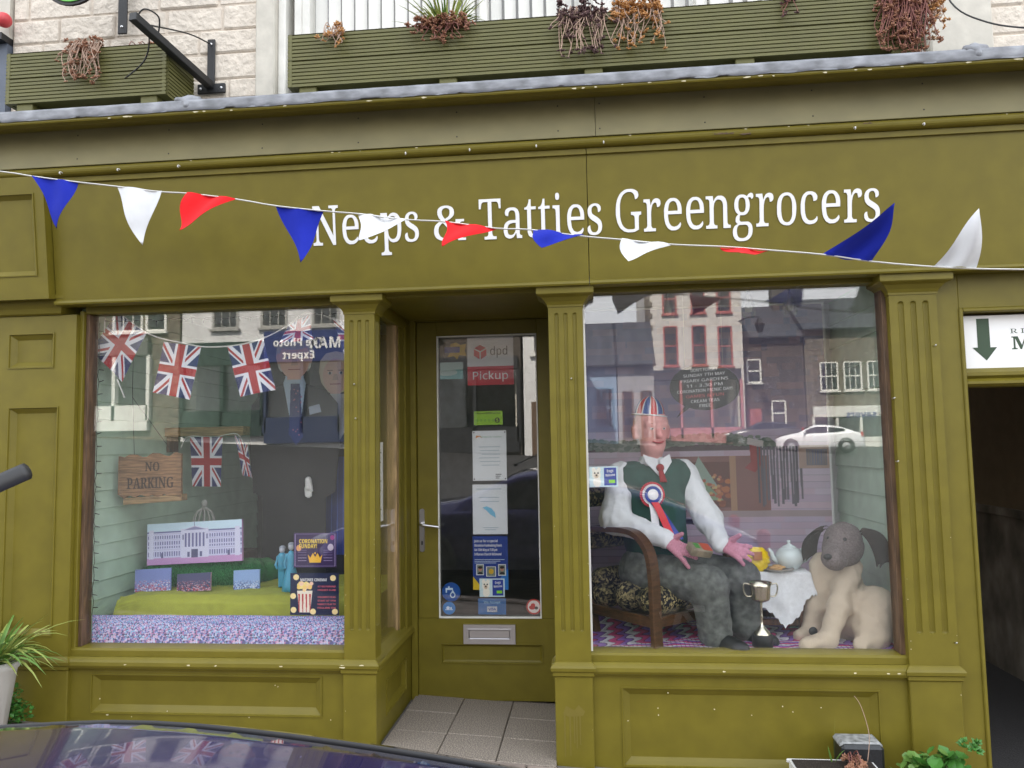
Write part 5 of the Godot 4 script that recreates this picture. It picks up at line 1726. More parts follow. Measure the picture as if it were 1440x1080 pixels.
	for k in 40:
		var x := 0.012 + k * 0.025
		if x > 0.36 and x < 0.66:
			continue
		for y in [[0.3, 0.38], [0.44, 0.53], [0.56, 0.61], [0.69, 0.8]]:
			p.rect(x, y[0], x + 0.011, y[1], shade)
			p.rect(x - 0.002, y[0] - 0.02, x + 0.013, y[0] - 0.008, wall.lightened(0.25))
	for y in [0.26, 0.4, 0.64]:
		p.rect(0, y, 1, y + 0.012, wall.darkened(0.2))
	for e in [[0.02, 0.07], [0.36, 0.65], [0.93, 0.98]]:
		p.rect(e[0], 0.16, e[1], 0.86, wall.lightened(0.2))
	p.shape([[0.36, 0.2], [0.505, 0.09], [0.65, 0.2]], wall.lightened(0.1))
	p.shape([[0.39, 0.19], [0.505, 0.115], [0.62, 0.19]], shade.lightened(0.2))
	for k in 6:
		var x := 0.4 + k * 0.038
		p.rect(x, 0.27, x + 0.02, 0.6, shade)
	for x in [0.375, 0.63]:
		p.rect(x, 0.3, x + 0.014, 0.42, shade)
	p.rect(0.47, 0.66, 0.54, 0.86, shade.darkened(0.2))
	for x in [0.43, 0.56, 0.15, 0.85]:
		p.rect(x, 0.72, x + 0.025, 0.84, shade.darkened(0.1))
	p.rect(0.502, 0.0, 0.507, 0.1, shade)
	t = thing("palace_picture", "wide canvas print of a pale palace facade standing on the turf", "picture", Vector3(-2.34, 0.703, -0.53))
	var cv := part(t, "canvas", card(0.585, 0.24, 0.022), print_mat(p, 0.6), Vector3(0, 0.12, 0))
	cv.rotation = Vector3(-0.06, 0, 0.045)
	var tones := [Color(0.55, 0.6, 0.8), Color(0.85, 0.85, 0.92), Color(0.7, 0.35, 0.45), Color(0.4, 0.42, 0.65), Color(0.75, 0.6, 0.75)]
	for d in [["small picture of a crowd under trees leaning on the turf mound", -2.517, 0.565, -0.4, 0.215, 0.125, crowd_pic(128, 76, 0.5, Color(0.5, 0.55, 0.78), tones, 500)], ["small dark picture of marching people between two paler pictures", -2.27, 0.565, -0.4, 0.2, 0.1, crowd_pic(128, 66, 0.4, Color(0.3, 0.3, 0.45), [Color(0.65, 0.25, 0.3), Color(0.2, 0.2, 0.3), Color(0.75, 0.6, 0.68)], 420)], ["smallest pale blue picture beside the blue figurines", -1.985, 0.567, -0.46, 0.155, 0.107, crowd_pic(96, 66, 0.55, Color(0.55, 0.66, 0.85), [Color(0.4, 0.42, 0.65), Color(0.8, 0.84, 0.92), Color(0.3, 0.35, 0.55)], 260)]]:
		t = thing("small_picture", d[0], "picture", Vector3(d[1], d[2], d[3]))
		var c := part(t, "print", card(d[4], d[5], 0.012), print_mat(d[6], 0.5), Vector3(0, d[5] / 2, 0.0))
		c.rotation = Vector3(-0.12, 0.0, 0.05)
	# crowd prints along the sill
	t = thing("crowd_banner", "strip of repeated crowd photographs along the foot of the window", "banner", Vector3(-2.665, 0.348, -0.085))
	var cm := print_mat(crowd_pic(256, 168, 0.0, Color(0.45, 0.48, 0.72), [Color(0.82, 0.84, 0.94), Color(0.55, 0.6, 0.85), Color(0.75, 0.5, 0.68), Color(0.35, 0.36, 0.6), Color(0.85, 0.72, 0.85), Color(0.55, 0.75, 0.88), Color(0.3, 0.28, 0.45)], 3600), 0.5)
	for k in 6:
		part(t, "photograph", card(0.234, 0.15, 0.0015), cm, Vector3(0.117 + k * 0.235, 0.0755 + 0.002 * (k % 2), 0.0012 * (k % 2)))
	# figurines in blue robes
	var robe := mat(lin(0.06, 0.36, 0.55), 0.35, T.mottle)
	for d in [["taller standing figurine in pale blue coat and trousers", -1.79, -0.5, 0.235, false], ["figurine in long bright blue gown beside the popcorn poster", -1.705, -0.42, 0.265, true]]:
		t = thing("figurine", d[0], "figurine", Vector3(d[1], 0.566, d[2]))
		var h: float = d[3]
		if d[4]:
			part(t, "gown", lathe([Vector2(0.0, 0.0), Vector2(0.05, 0.0), Vector2(0.047, h * 0.12), Vector2(0.03, h * 0.42), Vector2(0.018, h * 0.6), Vector2(0.024, h * 0.74), Vector2(0.01, h * 0.83), Vector2(0.0, h * 0.84)], 16), robe)
		else:
			part(t, "suit", soft([[Vector3(-0.012, 0.01, 0), Vector3(-0.01, h * 0.5, 0), 0.01, 0.013], [Vector3(0.012, 0.01, 0), Vector3(0.01, h * 0.5, 0), 0.01, 0.013], [Vector3(0, h * 0.5, 0), Vector3(0, h * 0.76, 0), 0.022, 0.024]], 0.012, 0.005), robe)
		part(t, "arms", soft([[Vector3(-0.024, h * 0.74, 0), Vector3(-0.034, h * 0.56, 0.01), 0.008, 0.007], [Vector3(-0.034, h * 0.56, 0.01), Vector3(-0.02, h * 0.48, 0.026), 0.007, 0.005], [Vector3(0.024, h * 0.74, 0), Vector3(0.034, h * 0.56, 0.01), 0.008, 0.007], [Vector3(0.034, h * 0.56, 0.01), Vector3(0.02, h * 0.48, 0.026), 0.007, 0.005], [Vector3(-0.024, h * 0.74, 0), Vector3(0.024, h * 0.74, 0), 0.01, 0.01]], 0.006, 0.004), robe)
		part(t, "head", ball_mesh(Vector3(0.016, 0.021, 0.017), 12, 8), mat(lin(0.5, 0.52, 0.6), 0.4), Vector3(0, h * 0.92, 0))
		part(t, "hair", ball_mesh(Vector3(0.018, 0.014, 0.018), 12, 8), mat(lin(0.3, 0.33, 0.4), 0.5), Vector3(0, h * 0.965, -0.003))
	# white lantern at the back
	t = thing("lantern", "white arched wire lantern behind the palace picture", "lantern", Vector3(-2.5, 0.72, -0.95))
	var cage := mat(lin(0.5, 0.5, 0.47), 0.6)
	part(t, "base", lathe([Vector2(0, 0), Vector2(0.075, 0), Vector2(0.075, 0.03), Vector2(0, 0.03)], 24), cage)
	for k in 12:
		var a := TAU * k / 12.0
		var q := []
		for j in 9:
			var f := j / 8.0
			q.append(Vector3(cos(a), 0, sin(a)) * 0.07 * sqrt(maxf(0.0, 1.0 - pow(maxf(0.0, f - 0.45) / 0.55, 2.0))) + Vector3(0, 0.03 + f * 0.25, 0))
		part(t, "bar", tube(q, 0.005, -1, 5), cage)
	part(t, "finial", ball_mesh(Vector3(0.02, 0.025, 0.02), 10, 8), cage, Vector3(0, 0.3, 0))
	single("picture_shelf", b3(-2.72, -2.2, 0.5, 0.718, -1.1, -0.86, 0.004), M.stained_wood, "dark wooden box holding the white lantern", "box")
	standee("cardboard cutout of a man in dark suit, pale shirt and blue tie", -1.9, 2.107, -0.95, 0.6, true)
	standee("cardboard cutout of a fair haired woman in dark coat and white blouse", -1.66, 2.0, -1.05, 0.54, false)
	# posters on the inside of the glass
	p = Pic.new(180, 138, Color(0.16, 0.05, 0.28))
	for e in [[0.03, 0.03, 0.97, 0.04], [0.03, 0.96, 0.97, 0.97], [0.03, 0.03, 0.04, 0.97], [0.96, 0.03, 0.97, 0.97]]:
		p.rect(e[0], e[1], e[2], e[3], Color(0.7, 0.65, 0.8))
	var gold := Color(0.9, 0.7, 0.2)
	p.shape([[0.33, 0.62], [0.39, 0.72], [0.45, 0.58], [0.5, 0.7], [0.56, 0.58], [0.61, 0.72], [0.67, 0.62], [0.63, 0.86], [0.37, 0.86]], gold)
	p.ell(0.5, 0.59, 0.02, 0.03, gold)
	p.ell(0.12, 0.44, 0.06, 0.09, Color(0.85, 0.6, 0.4))
	p.ell(0.86, 0.42, 0.07, 0.1, Color(0.75, 0.7, 0.75))
	p.ell(0.9, 0.14, 0.05, 0.07, Color(0.6, 0.15, 0.45))
	for y in [0.5, 0.56, 0.64, 0.72, 0.8]:
		p.rect(0.1, y, 0.3, y + 0.012, Color(0.65, 0.6, 0.72))
		p.rect(0.7, y, 0.9, y + 0.012, Color(0.65, 0.6, 0.72))
	t = notice("coronation_poster", "purple coronation funday poster with a gold crown", -1.552, -1.322, 0.748, 0.925, -0.072, print_mat(p, 0.4), "poster")
	var ym := mat(lin(0.85, 0.6, 0.06), 0.6)
	text(t, "CORONATION", Vector3(-0.085, 0.035, 0.0008), 0.021, ym, 0.15, false, true, 0.0006)
	text(t, "FUNDAY!", Vector3(-0.085, 0.01, 0.0008), 0.021, ym, 0.095, false, true, 0.0006)
	p = Pic.new(190, 164, Color(0.04, 0.09, 0.25))
	p.shape([[0.14, 0.42], [0.46, 0.42], [0.41, 0.94], [0.19, 0.94]], Color(0.9, 0.86, 0.8))
	for k in 4:
		var x := 0.165 + k * 0.075
		p.shape([[x, 0.5], [x + 0.035, 0.5], [x + 0.028, 0.93], [x + 0.012, 0.93]], Color(0.72, 0.2, 0.22))
	for k in 26:
		p.ell(rng.randf_range(0.16, 0.44), rng.randf_range(0.24, 0.4), 0.04, 0.045, Color(0.95, rng.randf_range(0.78, 0.9), rng.randf_range(0.4, 0.7)))
	for d in [[0.12, 0.1], [0.88, 0.12], [0.06, 0.55], [0.92, 0.92], [0.07, 0.88], [0.47, 0.92]]:
		p.ell(d[0], d[1], 0.06, 0.07, Color(0.95, 0.86, 0.62))
	t = notice("popcorn_poster", "dark blue film poster with a striped popcorn tub", -1.57, -1.311, 0.506, 0.719, -0.074, print_mat(p, 0.4), "poster")
	text(t, "MATINEE CINEMA!", Vector3(-0.075, 0.065, 0.0008), 0.014, M.letter, 0.14, false, true, 0.0006)
	var pk := mat(lin(0.6, 0.12, 0.16), 0.6)
	lines(t, ["AT RICHMOND", "CRICKET CLUB", "", "CHILDREN'S FILMS", "START AT 1PM", "FAMILY FILM TO", "FOLLOW ON"], 0.065, 0.034, 0.0085, 0.018, pk, 0.095, true)
	t = thing("price_list", "narrow pale paper list taped inside the doorway side window", "notice", Vector3(-1.117, 1.18, -0.16))
	t.rotation.y = PI / 2
	part(t, "sheet", card(0.13, 0.42, 0.0012), M.white)
	for k in 7:
		part(t, "printed_line", b3(-0.05, 0.03 - 0.01 * (k % 3), 0.15 - k * 0.05, 0.156 - k * 0.05, 0.0, 0.0007), M.black)
	fairy_wire(-2.655, 0.5, -2.655, 2.06, -0.07, 44, "dark unlit fairy light wire down the wooden jamb of the flag window")
	fairy_wire(-2.62, 2.072, -1.3, 2.072, -0.07, 40, "dark unlit fairy light wire along the head of the flag window")

# ---------------------------------------------------------------- window with the armchair
func glove(wrist: Vector3, palm: Vector3, tips: Array, thumb: Vector3, up: Vector3) -> ArrayMesh:
	var along := (palm - wrist).normalized()
	var across := along.cross(up).normalized()
	var caps := [[wrist, wrist.lerp(palm, 0.5), 0.027, 0.03]]
	for k in 4:
		var knuckle := palm + across * (-0.03 + 0.02 * k) + along * (0.03 - 0.004 * absf(k - 1.3))
		var mid: Vector3 = knuckle.lerp(tips[k], 0.5) + up * 0.008
		caps.append([wrist.lerp(palm, 0.35) + across * (-0.016 + 0.011 * k), knuckle, 0.021, 0.0135])
		caps.append([knuckle, mid, 0.0125, 0.0115])
		caps.append([mid, tips[k], 0.0115, 0.0095])
	var root := wrist.lerp(palm, 0.4) - across * 0.02
	caps.append([root, root.lerp(thumb, 0.5), 0.017, 0.0145])
	caps.append([root.lerp(thumb, 0.5), thumb, 0.0135, 0.011])
	return soft(caps, 0.008, 0.0045, 0.0008, 60.0)

func armchair() -> void:
	var t := thing("armchair", "bentwood armchair with navy and gold leaf upholstery", "armchair", Vector3(0.32, 0.335, -0.5))
	t.rotation.y = 0.72
	# local: faces +z, seat about 0.5 wide
	var p := Pic.new(256, 256, Color(0.03, 0.03, 0.07))
	for k in 420:
		var c := Vector2(rng.randf(), rng.randf())
		var a := rng.randf() * PI
		var l := rng.randf_range(0.02, 0.05)
		var d := Vector2(cos(a), sin(a)) * l
		var n := Vector2(-d.y, d.x) * 0.42
		var col := Color(0.74, 0.67, 0.46).lerp(Color(0.52, 0.47, 0.32), rng.randf())
		p.shape([[c.x - d.x, c.y - d.y], [c.x + n.x, c.y + n.y], [c.x + d.x, c.y + d.y], [c.x - n.x, c.y - n.y]], col)
	var up := mat(Color.WHITE, 0.85, p.tex(), Vector3(3.2, 3.2, 3.2))
	up.uv1_world_triplanar = false
	part(t, "seat_cushion", soft([[Vector3(-0.2, 0.22, 0.2), Vector3(0.2, 0.22, 0.2), 0.075, 0.075], [Vector3(-0.2, 0.22, 0.02), Vector3(0.2, 0.22, 0.02), 0.08, 0.08], [Vector3(-0.2, 0.2, -0.18), Vector3(0.2, 0.2, -0.18), 0.075, 0.075]], 0.09, 0.014), up)
	part(t, "back_cushion", soft([[Vector3(-0.2, 0.28, -0.2), Vector3(0.2, 0.28, -0.2), 0.06, 0.06], [Vector3(-0.21, 0.5, -0.26), Vector3(0.21, 0.5, -0.26), 0.065, 0.065], [Vector3(-0.2, 0.72, -0.31), Vector3(0.2, 0.72, -0.31), 0.055, 0.055]], 0.1, 0.014), up)
	for s in [-1.0, 1.0]:
		var x: float = s * 0.29
		var path := curve([Vector3(x, 0.555, -0.3), Vector3(x, 0.565, -0.12), Vector3(x, 0.575, 0.08), Vector3(x, 0.555, 0.19), Vector3(x, 0.48, 0.265), Vector3(x, 0.36, 0.29), Vector3(x, 0.2, 0.295), Vector3(x, 0.0, 0.3)], 6)
		var st := begin()
		var prev := []
		for i in path.size():
			var tg: Vector3 = (path[mini(i + 1, path.size() - 1)] - path[maxi(i - 1, 0)]).normalized()
			var nrm := tg.cross(Vector3.RIGHT).normalized()
			var q := []
			for e in [[-1, -1], [1, -1], [1, 1], [-1, 1]]:
				q.append(path[i] + Vector3.RIGHT * e[0] * 0.029 + nrm * e[1] * 0.0135)
			if prev:
				for k in 4:
					var m: Vector3 = (q[k] + q[(k + 1) % 4]) / 2.0 - path[i]
					poly(st, [prev[k], prev[(k + 1) % 4], q[(k + 1) % 4], q[k]], m)
			else:
				poly(st, q, -tg)
			prev = q
		poly(st, prev, Vector3.DOWN)
		part(t, "arm", finish(st), M.arm_wood)
		var bl := begin()
		add_box(bl, Vector3(-0.022, 0.0, -0.018), Vector3(0.022, 0.88, 0.018), 0.004, Transform3D(Basis(Vector3.RIGHT, -0.24), Vector3(x * 0.93, 0.0, -0.17)))
		part(t, "back_leg", finish(bl), M.arm_wood)
		part(t, "seat_rail", b3(x - 0.015, x + 0.015, 0.11, 0.16, -0.22, 0.28, 0.003), M.arm_wood)
	part(t, "front_rail", b3(-0.275, 0.275, 0.1, 0.15, 0.24, 0.27, 0.003), M.arm_wood)

func seated_dummy() -> void:
	var t := thing("stuffed_dummy", "stuffed dummy in green waistcoat, white shirt and grey jeans seated in the armchair", "dummy", Vector3.ZERO)
	var shirt := cloth(lin(0.74, 0.76, 0.78))
	var vest := cloth(lin(0.025, 0.075, 0.06))
	var jeans := cloth(lin(0.21, 0.22, 0.205), T.grain, Vector3(3, 3, 3))
	var skin := cloth(lin(0.78, 0.38, 0.36), T.mottle, Vector3(4, 4, 4))
	var knit := cloth(lin(0.8, 0.36, 0.46), T.fine, Vector3(5, 5, 5))
	var sl := Vector3(0.165, 1.17, -0.47)
	var sr := Vector3(0.5, 1.18, -0.56)
	var el := Vector3(0.115, 0.955, -0.36)
	var er := Vector3(0.625, 0.94, -0.45)
	var wl := Vector3(0.37, 0.865, -0.23)
	var wr := Vector3(0.655, 0.835, -0.26)
	var hip := Vector3(0.34, 0.7, -0.47)
	part(t, "shirt", soft([[hip, Vector3(0.335, 1.02, -0.52), 0.12, 0.125], [sl, sr, 0.07, 0.07], [Vector3(0.333, 1.15, -0.515), Vector3(0.333, 1.26, -0.51), 0.085, 0.06], [sl, el, 0.08, 0.072], [el, wl, 0.066, 0.045], [sr, er, 0.078, 0.066], [er, wr, 0.06, 0.045]], 0.045, 0.012, 0.011, 13.0, 3), shirt)
	part(t, "waistcoat", soft([[hip + Vector3(0, 0.02, 0.0), Vector3(0.335, 1.02, -0.52), 0.148, 0.158], [Vector3(0.21, 1.15, -0.475), Vector3(0.455, 1.16, -0.54), 0.108, 0.108], [Vector3(0.335, 1.0, -0.5), Vector3(0.335, 0.85, -0.47), 0.16, 0.16], [Vector3(0.36, 1.3, -0.39), Vector3(0.36, 1.17, -0.33), 0.085, 0.035, true], [Vector3(0.335, 1.32, -0.51), Vector3(0.335, 1.24, -0.5), 0.085, 0.08, true]], 0.06, 0.011, 0.006, 6.0, 5), vest)
	var kl := Vector3(0.575, 0.635, -0.19)
	var kr := Vector3(0.755, 0.655, -0.3)
	part(t, "jeans", soft([[hip + Vector3(-0.07, -0.03, 0.03), hip + Vector3(0.1, -0.02, -0.06), 0.135, 0.135], [hip + Vector3(-0.05, -0.02, 0.07), kl, 0.115, 0.092], [kl, Vector3(0.6, 0.4, -0.19), 0.088, 0.082], [hip + Vector3(0.1, -0.02, 0.0), kr, 0.115, 0.088], [kr, Vector3(0.765, 0.41, -0.3), 0.084, 0.075]], 0.035, 0.012, 0.009, 14.0, 9), jeans)
	for d in [[Vector3(0.59, 0.365, -0.2), Vector3(0.68, 0.352, -0.09)], [Vector3(0.765, 0.368, -0.31), Vector3(0.85, 0.354, -0.22)]]:
		part(t, "shoe", soft([[d[0], d[1] + Vector3(0.03, 0, 0.015), 0.04, 0.034], [d[0] + Vector3(0.02, 0.012, 0.02), d[1], 0.046, 0.04], [d[0], d[0] + Vector3(0, 0.05, 0), 0.04, 0.04]], 0.02, 0.008), M.black)
	part(t, "glove", glove(wl, Vector3(0.425, 0.825, -0.2), [Vector3(0.515, 0.835, -0.185), Vector3(0.525, 0.805, -0.18), Vector3(0.515, 0.775, -0.172), Vector3(0.475, 0.73, -0.165)], Vector3(0.45, 0.895, -0.185), Vector3(0.35, 0.3, 0.9).normalized()), knit)
	part(t, "glove", glove(wr, Vector3(0.705, 0.815, -0.225), [Vector3(0.795, 0.825, -0.21), Vector3(0.8, 0.79, -0.2), Vector3(0.785, 0.76, -0.192), Vector3(0.75, 0.74, -0.185)], Vector3(0.74, 0.885, -0.2), Vector3(0.3, 0.35, 0.9).normalized()), knit)
	# a plain cloth head with ordinary features, turned towards the street
	var hb := Basis(Vector3.UP, 0.35)
	var hc := Vector3(0.335, 1.425, -0.5)
	var caps := [[hc + Vector3(0, 0.035, -0.012), hc + Vector3(0, 0.035, -0.012), 0.098, 0.098], [hc + hb * Vector3(0, 0.0, 0.012), hc + hb * Vector3(0, -0.06, 0.018), 0.084, 0.07], [hc + hb * Vector3(0, -0.085, 0.03), hc + hb * Vector3(0, -0.088, 0.03), 0.052, 0.052], [hc + Vector3(0, -0.1, -0.01), hc + Vector3(0, -0.17, -0.01), 0.058, 0.06],
		[hc + hb * Vector3(0, 0.02, 0.095), hc + hb * Vector3(0, -0.026, 0.112), 0.01, 0.017]]
	for s in [-1.0, 1.0]:
		caps.append([hc + hb * Vector3(s * 0.095, 0.012, -0.005), hc + hb * Vector3(s * 0.097, -0.03, 0.0), 0.02, 0.014])
		caps.append([hc + hb * Vector3(s * 0.012, 0.034, 0.09), hc + hb * Vector3(s * 0.055, 0.034, 0.076), 0.012, 0.01])
	var head := part(t, "head", soft(caps, 0.022, 0.006, 0.0015, 25.0), skin)
	for s in [-1.0, 1.0]:
		part(head, "eye", ball_mesh(Vector3(0.0115, 0.008, 0.008), 10, 8), M.white, hc + hb * Vector3(s * 0.034, 0.012, 0.09)).basis = hb
		part(head, "pupil", ball_mesh(Vector3(0.005, 0.005, 0.004), 8, 6), M.black, hc + hb * Vector3(s * 0.034, 0.012, 0.097)).basis = hb
		part(head, "eyebrow", tube([hc + hb * Vector3(s * 0.018, 0.034, 0.1), hc + hb * Vector3(s * 0.036, 0.039, 0.093), hc + hb * Vector3(s * 0.054, 0.034, 0.08)], 0.0035), mat(lin(0.1, 0.05, 0.03), 0.8))
	part(head, "mouth", tube(curve([hc + hb * Vector3(-0.032, -0.057, 0.088), hc + hb * Vector3(-0.012, -0.064, 0.098), hc + hb * Vector3(0.012, -0.064, 0.098), hc + hb * Vector3(0.032, -0.057, 0.088)], 3), 0.0045, -1, 6), mat(lin(0.4, 0.06, 0.07), 0.7))
	# collar and tie
	for s in [-1.0, 1.0]:
		part(t, "collar", sheet(func(u, v): return Vector3(0.345, 1.262, -0.5) + Basis(Vector3.UP, 0.25) * Vector3(s * lerpf(0.008, 0.075, u), lerpf(0.035, -0.055, v * (1.0 - u * 0.55)) - 0.03 * (1.0 - u), lerpf(0.082, 0.045, u) + 0.035 * v), 4, 4, false, 0.004), shirt)
	var tie := begin(true)
	ball(tie, Vector3(0.37, 1.225, -0.395), Vector3(0.022, 0.022, 0.014), 10, 7)
	add_tube(tie, [Vector3(0.37, 1.225, -0.395), Vector3(0.376, 1.19, -0.385), Vector3(0.384, 1.15, -0.372)], 0.016, 0.027, 10, 0.3)
	part(t, "tie", finish(tie, true), cloth(lin(0.3, 0.02, 0.025)))
	# rosette with ribbons
	var rc := Vector3(0.318, 1.085, -0.335)
	var rb := Basis(Vector3.UP, 0.2) * Basis(Vector3.RIGHT, -0.08)
	var rose := Node3D.new()
	rose.name = "rosette"
	t.add_child(rose, true)
	rose.transform = Transform3D(rb, rc)
	for d in [[0.068, 0.056, 0.0, Color(0.55, 0.03, 0.05)], [0.056, 0.044, 0.007, Color(0.75, 0.72, 0.74)], [0.045, 0.03, 0.013, Color(0.03, 0.07, 0.35)]]:
		var st := begin()
		for k in 64:
			var q := []
			for e in [[k, 1], [k + 1, 1], [k + 1, 0], [k, 0]]:
				var a: float = TAU * e[0] / 64.0
				var r: float = d[0] if e[1] == 1 else d[1] - 0.014
				q.append(Vector3(cos(a) * r, sin(a) * r, d[2] + (0.006 if (int(e[0]) % 2 == 0) and e[1] == 1 else 0.0) + (0.004 if e[1] == 0 else 0.0)))
			poly(st, q, Vector3.BACK)
		part(rose, "pleats", finish(st), mat(lin(d[3].r, d[3].g, d[3].b), 0.5))
	part(rose, "badge", lathe([Vector2(0, 0.006), Vector2(0.025, 0.005), Vector2(0.03, 0.0)], 24), M.white, Vector3(0, 0, 0.016)).rotation.x = PI / 2
	for d in [[0.005, -0.04, 0.095, -0.255, Color(0.62, 0.02, 0.03), 0.012], [0.0, -0.04, 0.125, -0.235, Color(0.02, 0.04, 0.3), 0.002], [-0.005, -0.04, 0.005, -0.2, Color(0.75, 0.75, 0.78), -0.004]]:
		part(rose, "ribbon", sheet(func(u, v): return Vector3(lerpf(d[0], d[2], v) + (u - 0.5) * 0.04, lerpf(d[1], d[3], v), 0.014 + d[5] + 0.03 * v + 0.008 * sin(v * 6.0)), 3, 12, false, 0.001), mat(lin(d[4].r, d[4].g, d[4].b), 0.4))
	# flag-striped bowler hat
	var hat := Node3D.new()
	hat.name = "striped_hat"
	t.add_child(hat, true)
	hat.transform = Transform3D(Basis(Vector3.BACK, -0.1), Vector3(0.33, 1.512, -0.515))
	var cols := [lin(0.55, 0.03, 0.05), lin(0.78, 0.78, 0.8), lin(0.05, 0.1, 0.32), lin(0.78, 0.78, 0.8)]
	var widths := [0.1, 0.025, 0.1, 0.025]
	var a0 := 0.1
	for k in 24:
		var st := begin(true)
		var a1: float = a0 + widths[k % 4] * TAU / 1.5
		for j in 7:
			for i in 3:
				var q := []
				for e in [[i, j], [i + 1, j], [i + 1, j + 1], [i, j + 1]]:
					var a := lerpf(a0, a1, e[0] / 3.0)
					var th: float = PI / 2 * e[1] / 7.0
					q.append(Vector3(cos(a) * cos(th) * 0.084, sin(th) * 0.11, sin(a) * cos(th) * 0.088))
				poly(st, q, q[0] + Vector3(0, 0.01, 0))
		part(hat, "gore", finish(st, true), mat(cols[k % 4], 0.6))
		a0 = a1
	part(hat, "brim", lathe([Vector2(0.08, -0.004), Vector2(0.098, -0.002), Vector2(0.1, 0.003), Vector2(0.085, 0.006)], 32), mat(cols[1], 0.6))
	# packet in the hand
	var pk := thing("cracker_packet", "small patterned packet resting in the pink gloved hand", "packet", Vector3(0.53, 0.815, -0.165))
	var bx := part(pk, "box", b3(-0.06, 0.06, -0.02, 0.025, -0.035, 0.035, 0.006), mat(lin(0.45, 0.38, 0.26), 0.5, T.coarse, Vector3(3, 3, 3)))
	bx.rotation = Vector3(0.5, 0.35, -0.2)
	part(bx, "red_panel", b3(0.0, 0.055, 0.0255, 0.0265, -0.03, 0.03), mat(lin(0.45, 0.08, 0.04), 0.5))
	part(bx, "green_panel", b3(-0.04, -0.012, 0.0255, 0.0265, -0.02, 0.02), mat(lin(0.06, 0.25, 0.04), 0.5))

func sitting_dog() -> void:
	var t := thing("stuffed_dog", "sitting stuffed cloth dog with beige body and grey brown head", "soft toy", Vector3.ZERO)
	var body := cloth(lin(0.6, 0.5, 0.38))
	part(t, "body", soft([[Vector3(1.31, 0.44, -0.4), Vector3(1.27, 0.68, -0.42), 0.135, 0.1], [Vector3(1.36, 0.46, -0.33), Vector3(1.41, 0.5, -0.3), 0.13, 0.1], [Vector3(1.4, 0.51, -0.26), Vector3(1.36, 0.4, -0.2), 0.105, 0.085], [Vector3(1.37, 0.375, -0.2), Vector3(1.28, 0.362, -0.13), 0.04, 0.034],
		[Vector3(1.31, 0.7, -0.34), Vector3(1.22, 0.52, -0.24), 0.06, 0.05], [Vector3(1.22, 0.52, -0.24), Vector3(1.14, 0.385, -0.17), 0.05, 0.042], [Vector3(1.14, 0.375, -0.17), Vector3(1.02, 0.36, -0.125), 0.04, 0.032],
		[Vector3(1.2, 0.7, -0.42), Vector3(1.15, 0.5, -0.4), 0.062, 0.054], [Vector3(1.15, 0.5, -0.4), Vector3(1.11, 0.37, -0.36), 0.052, 0.045], [Vector3(1.11, 0.365, -0.36), Vector3(1.04, 0.36, -0.31), 0.036, 0.03]], 0.03, 0.012, 0.01, 12.0, 21), body)
	var fur := cloth(lin(0.26, 0.215, 0.21), T.fine, Vector3(3, 3, 3))
	var dark := cloth(lin(0.055, 0.035, 0.028), T.fine, Vector3(3, 3, 3))
	var hc := Vector3(1.285, 0.83, -0.33)
	var f := Vector3(-0.62, -0.12, 0.77).normalized()
	var sd := f.cross(Vector3.UP).normalized()
	var head := part(t, "head", soft([[hc, hc + Vector3(0, 0.01, 0), 0.098, 0.094], [hc + f * 0.06 - Vector3(0, 0.025, 0), hc + f * 0.155 - Vector3(0, 0.045, 0), 0.062, 0.05], [hc + f * 0.05 + sd * 0.03 - Vector3(0, 0.04, 0), hc + f * 0.11 - Vector3(0, 0.07, 0), 0.05, 0.042], [hc - Vector3(0, 0.05, 0), Vector3(1.275, 0.72, -0.4), 0.075, 0.075]], 0.04, 0.009, 0.004, 14.0, 4), fur)
	part(head, "nose", ball_mesh(Vector3(0.022, 0.016, 0.018), 12, 8), M.black, hc + f * 0.205 - Vector3(0, 0.025, 0))
	for s in [-1.0, 1.0]:
		part(head, "eye", ball_mesh(Vector3(0.0125, 0.0125, 0.0125), 12, 8), M.black, hc + f * 0.083 + sd * s * 0.04 + Vector3(0, 0.035, 0))
		var root: Vector3 = hc + sd * s * 0.075 + Vector3(0, 0.055, -0.01)
		part(head, "ear", sheet(func(u, v):
			var w: float = (0.035 + 0.055 * sin(v * PI * 0.8)) * (u - 0.5) * 2.0
			return root + sd * s * (0.02 + 0.075 * sin(v * 1.9) + 0.02 * v) + Vector3(0, -0.15 * v * v - 0.01 * v + 0.012 * sin(u * 3.0), 0) + f * (w - 0.02), 8, 12, false, 0.016), dark)
	part(t, "collar_disc", lathe([Vector2(0, 0.004), Vector2(0.02, 0.003), Vector2(0.022, 0.0)], 16), M.black, Vector3(1.09, 0.4, -0.245)).rotation.x = PI / 2

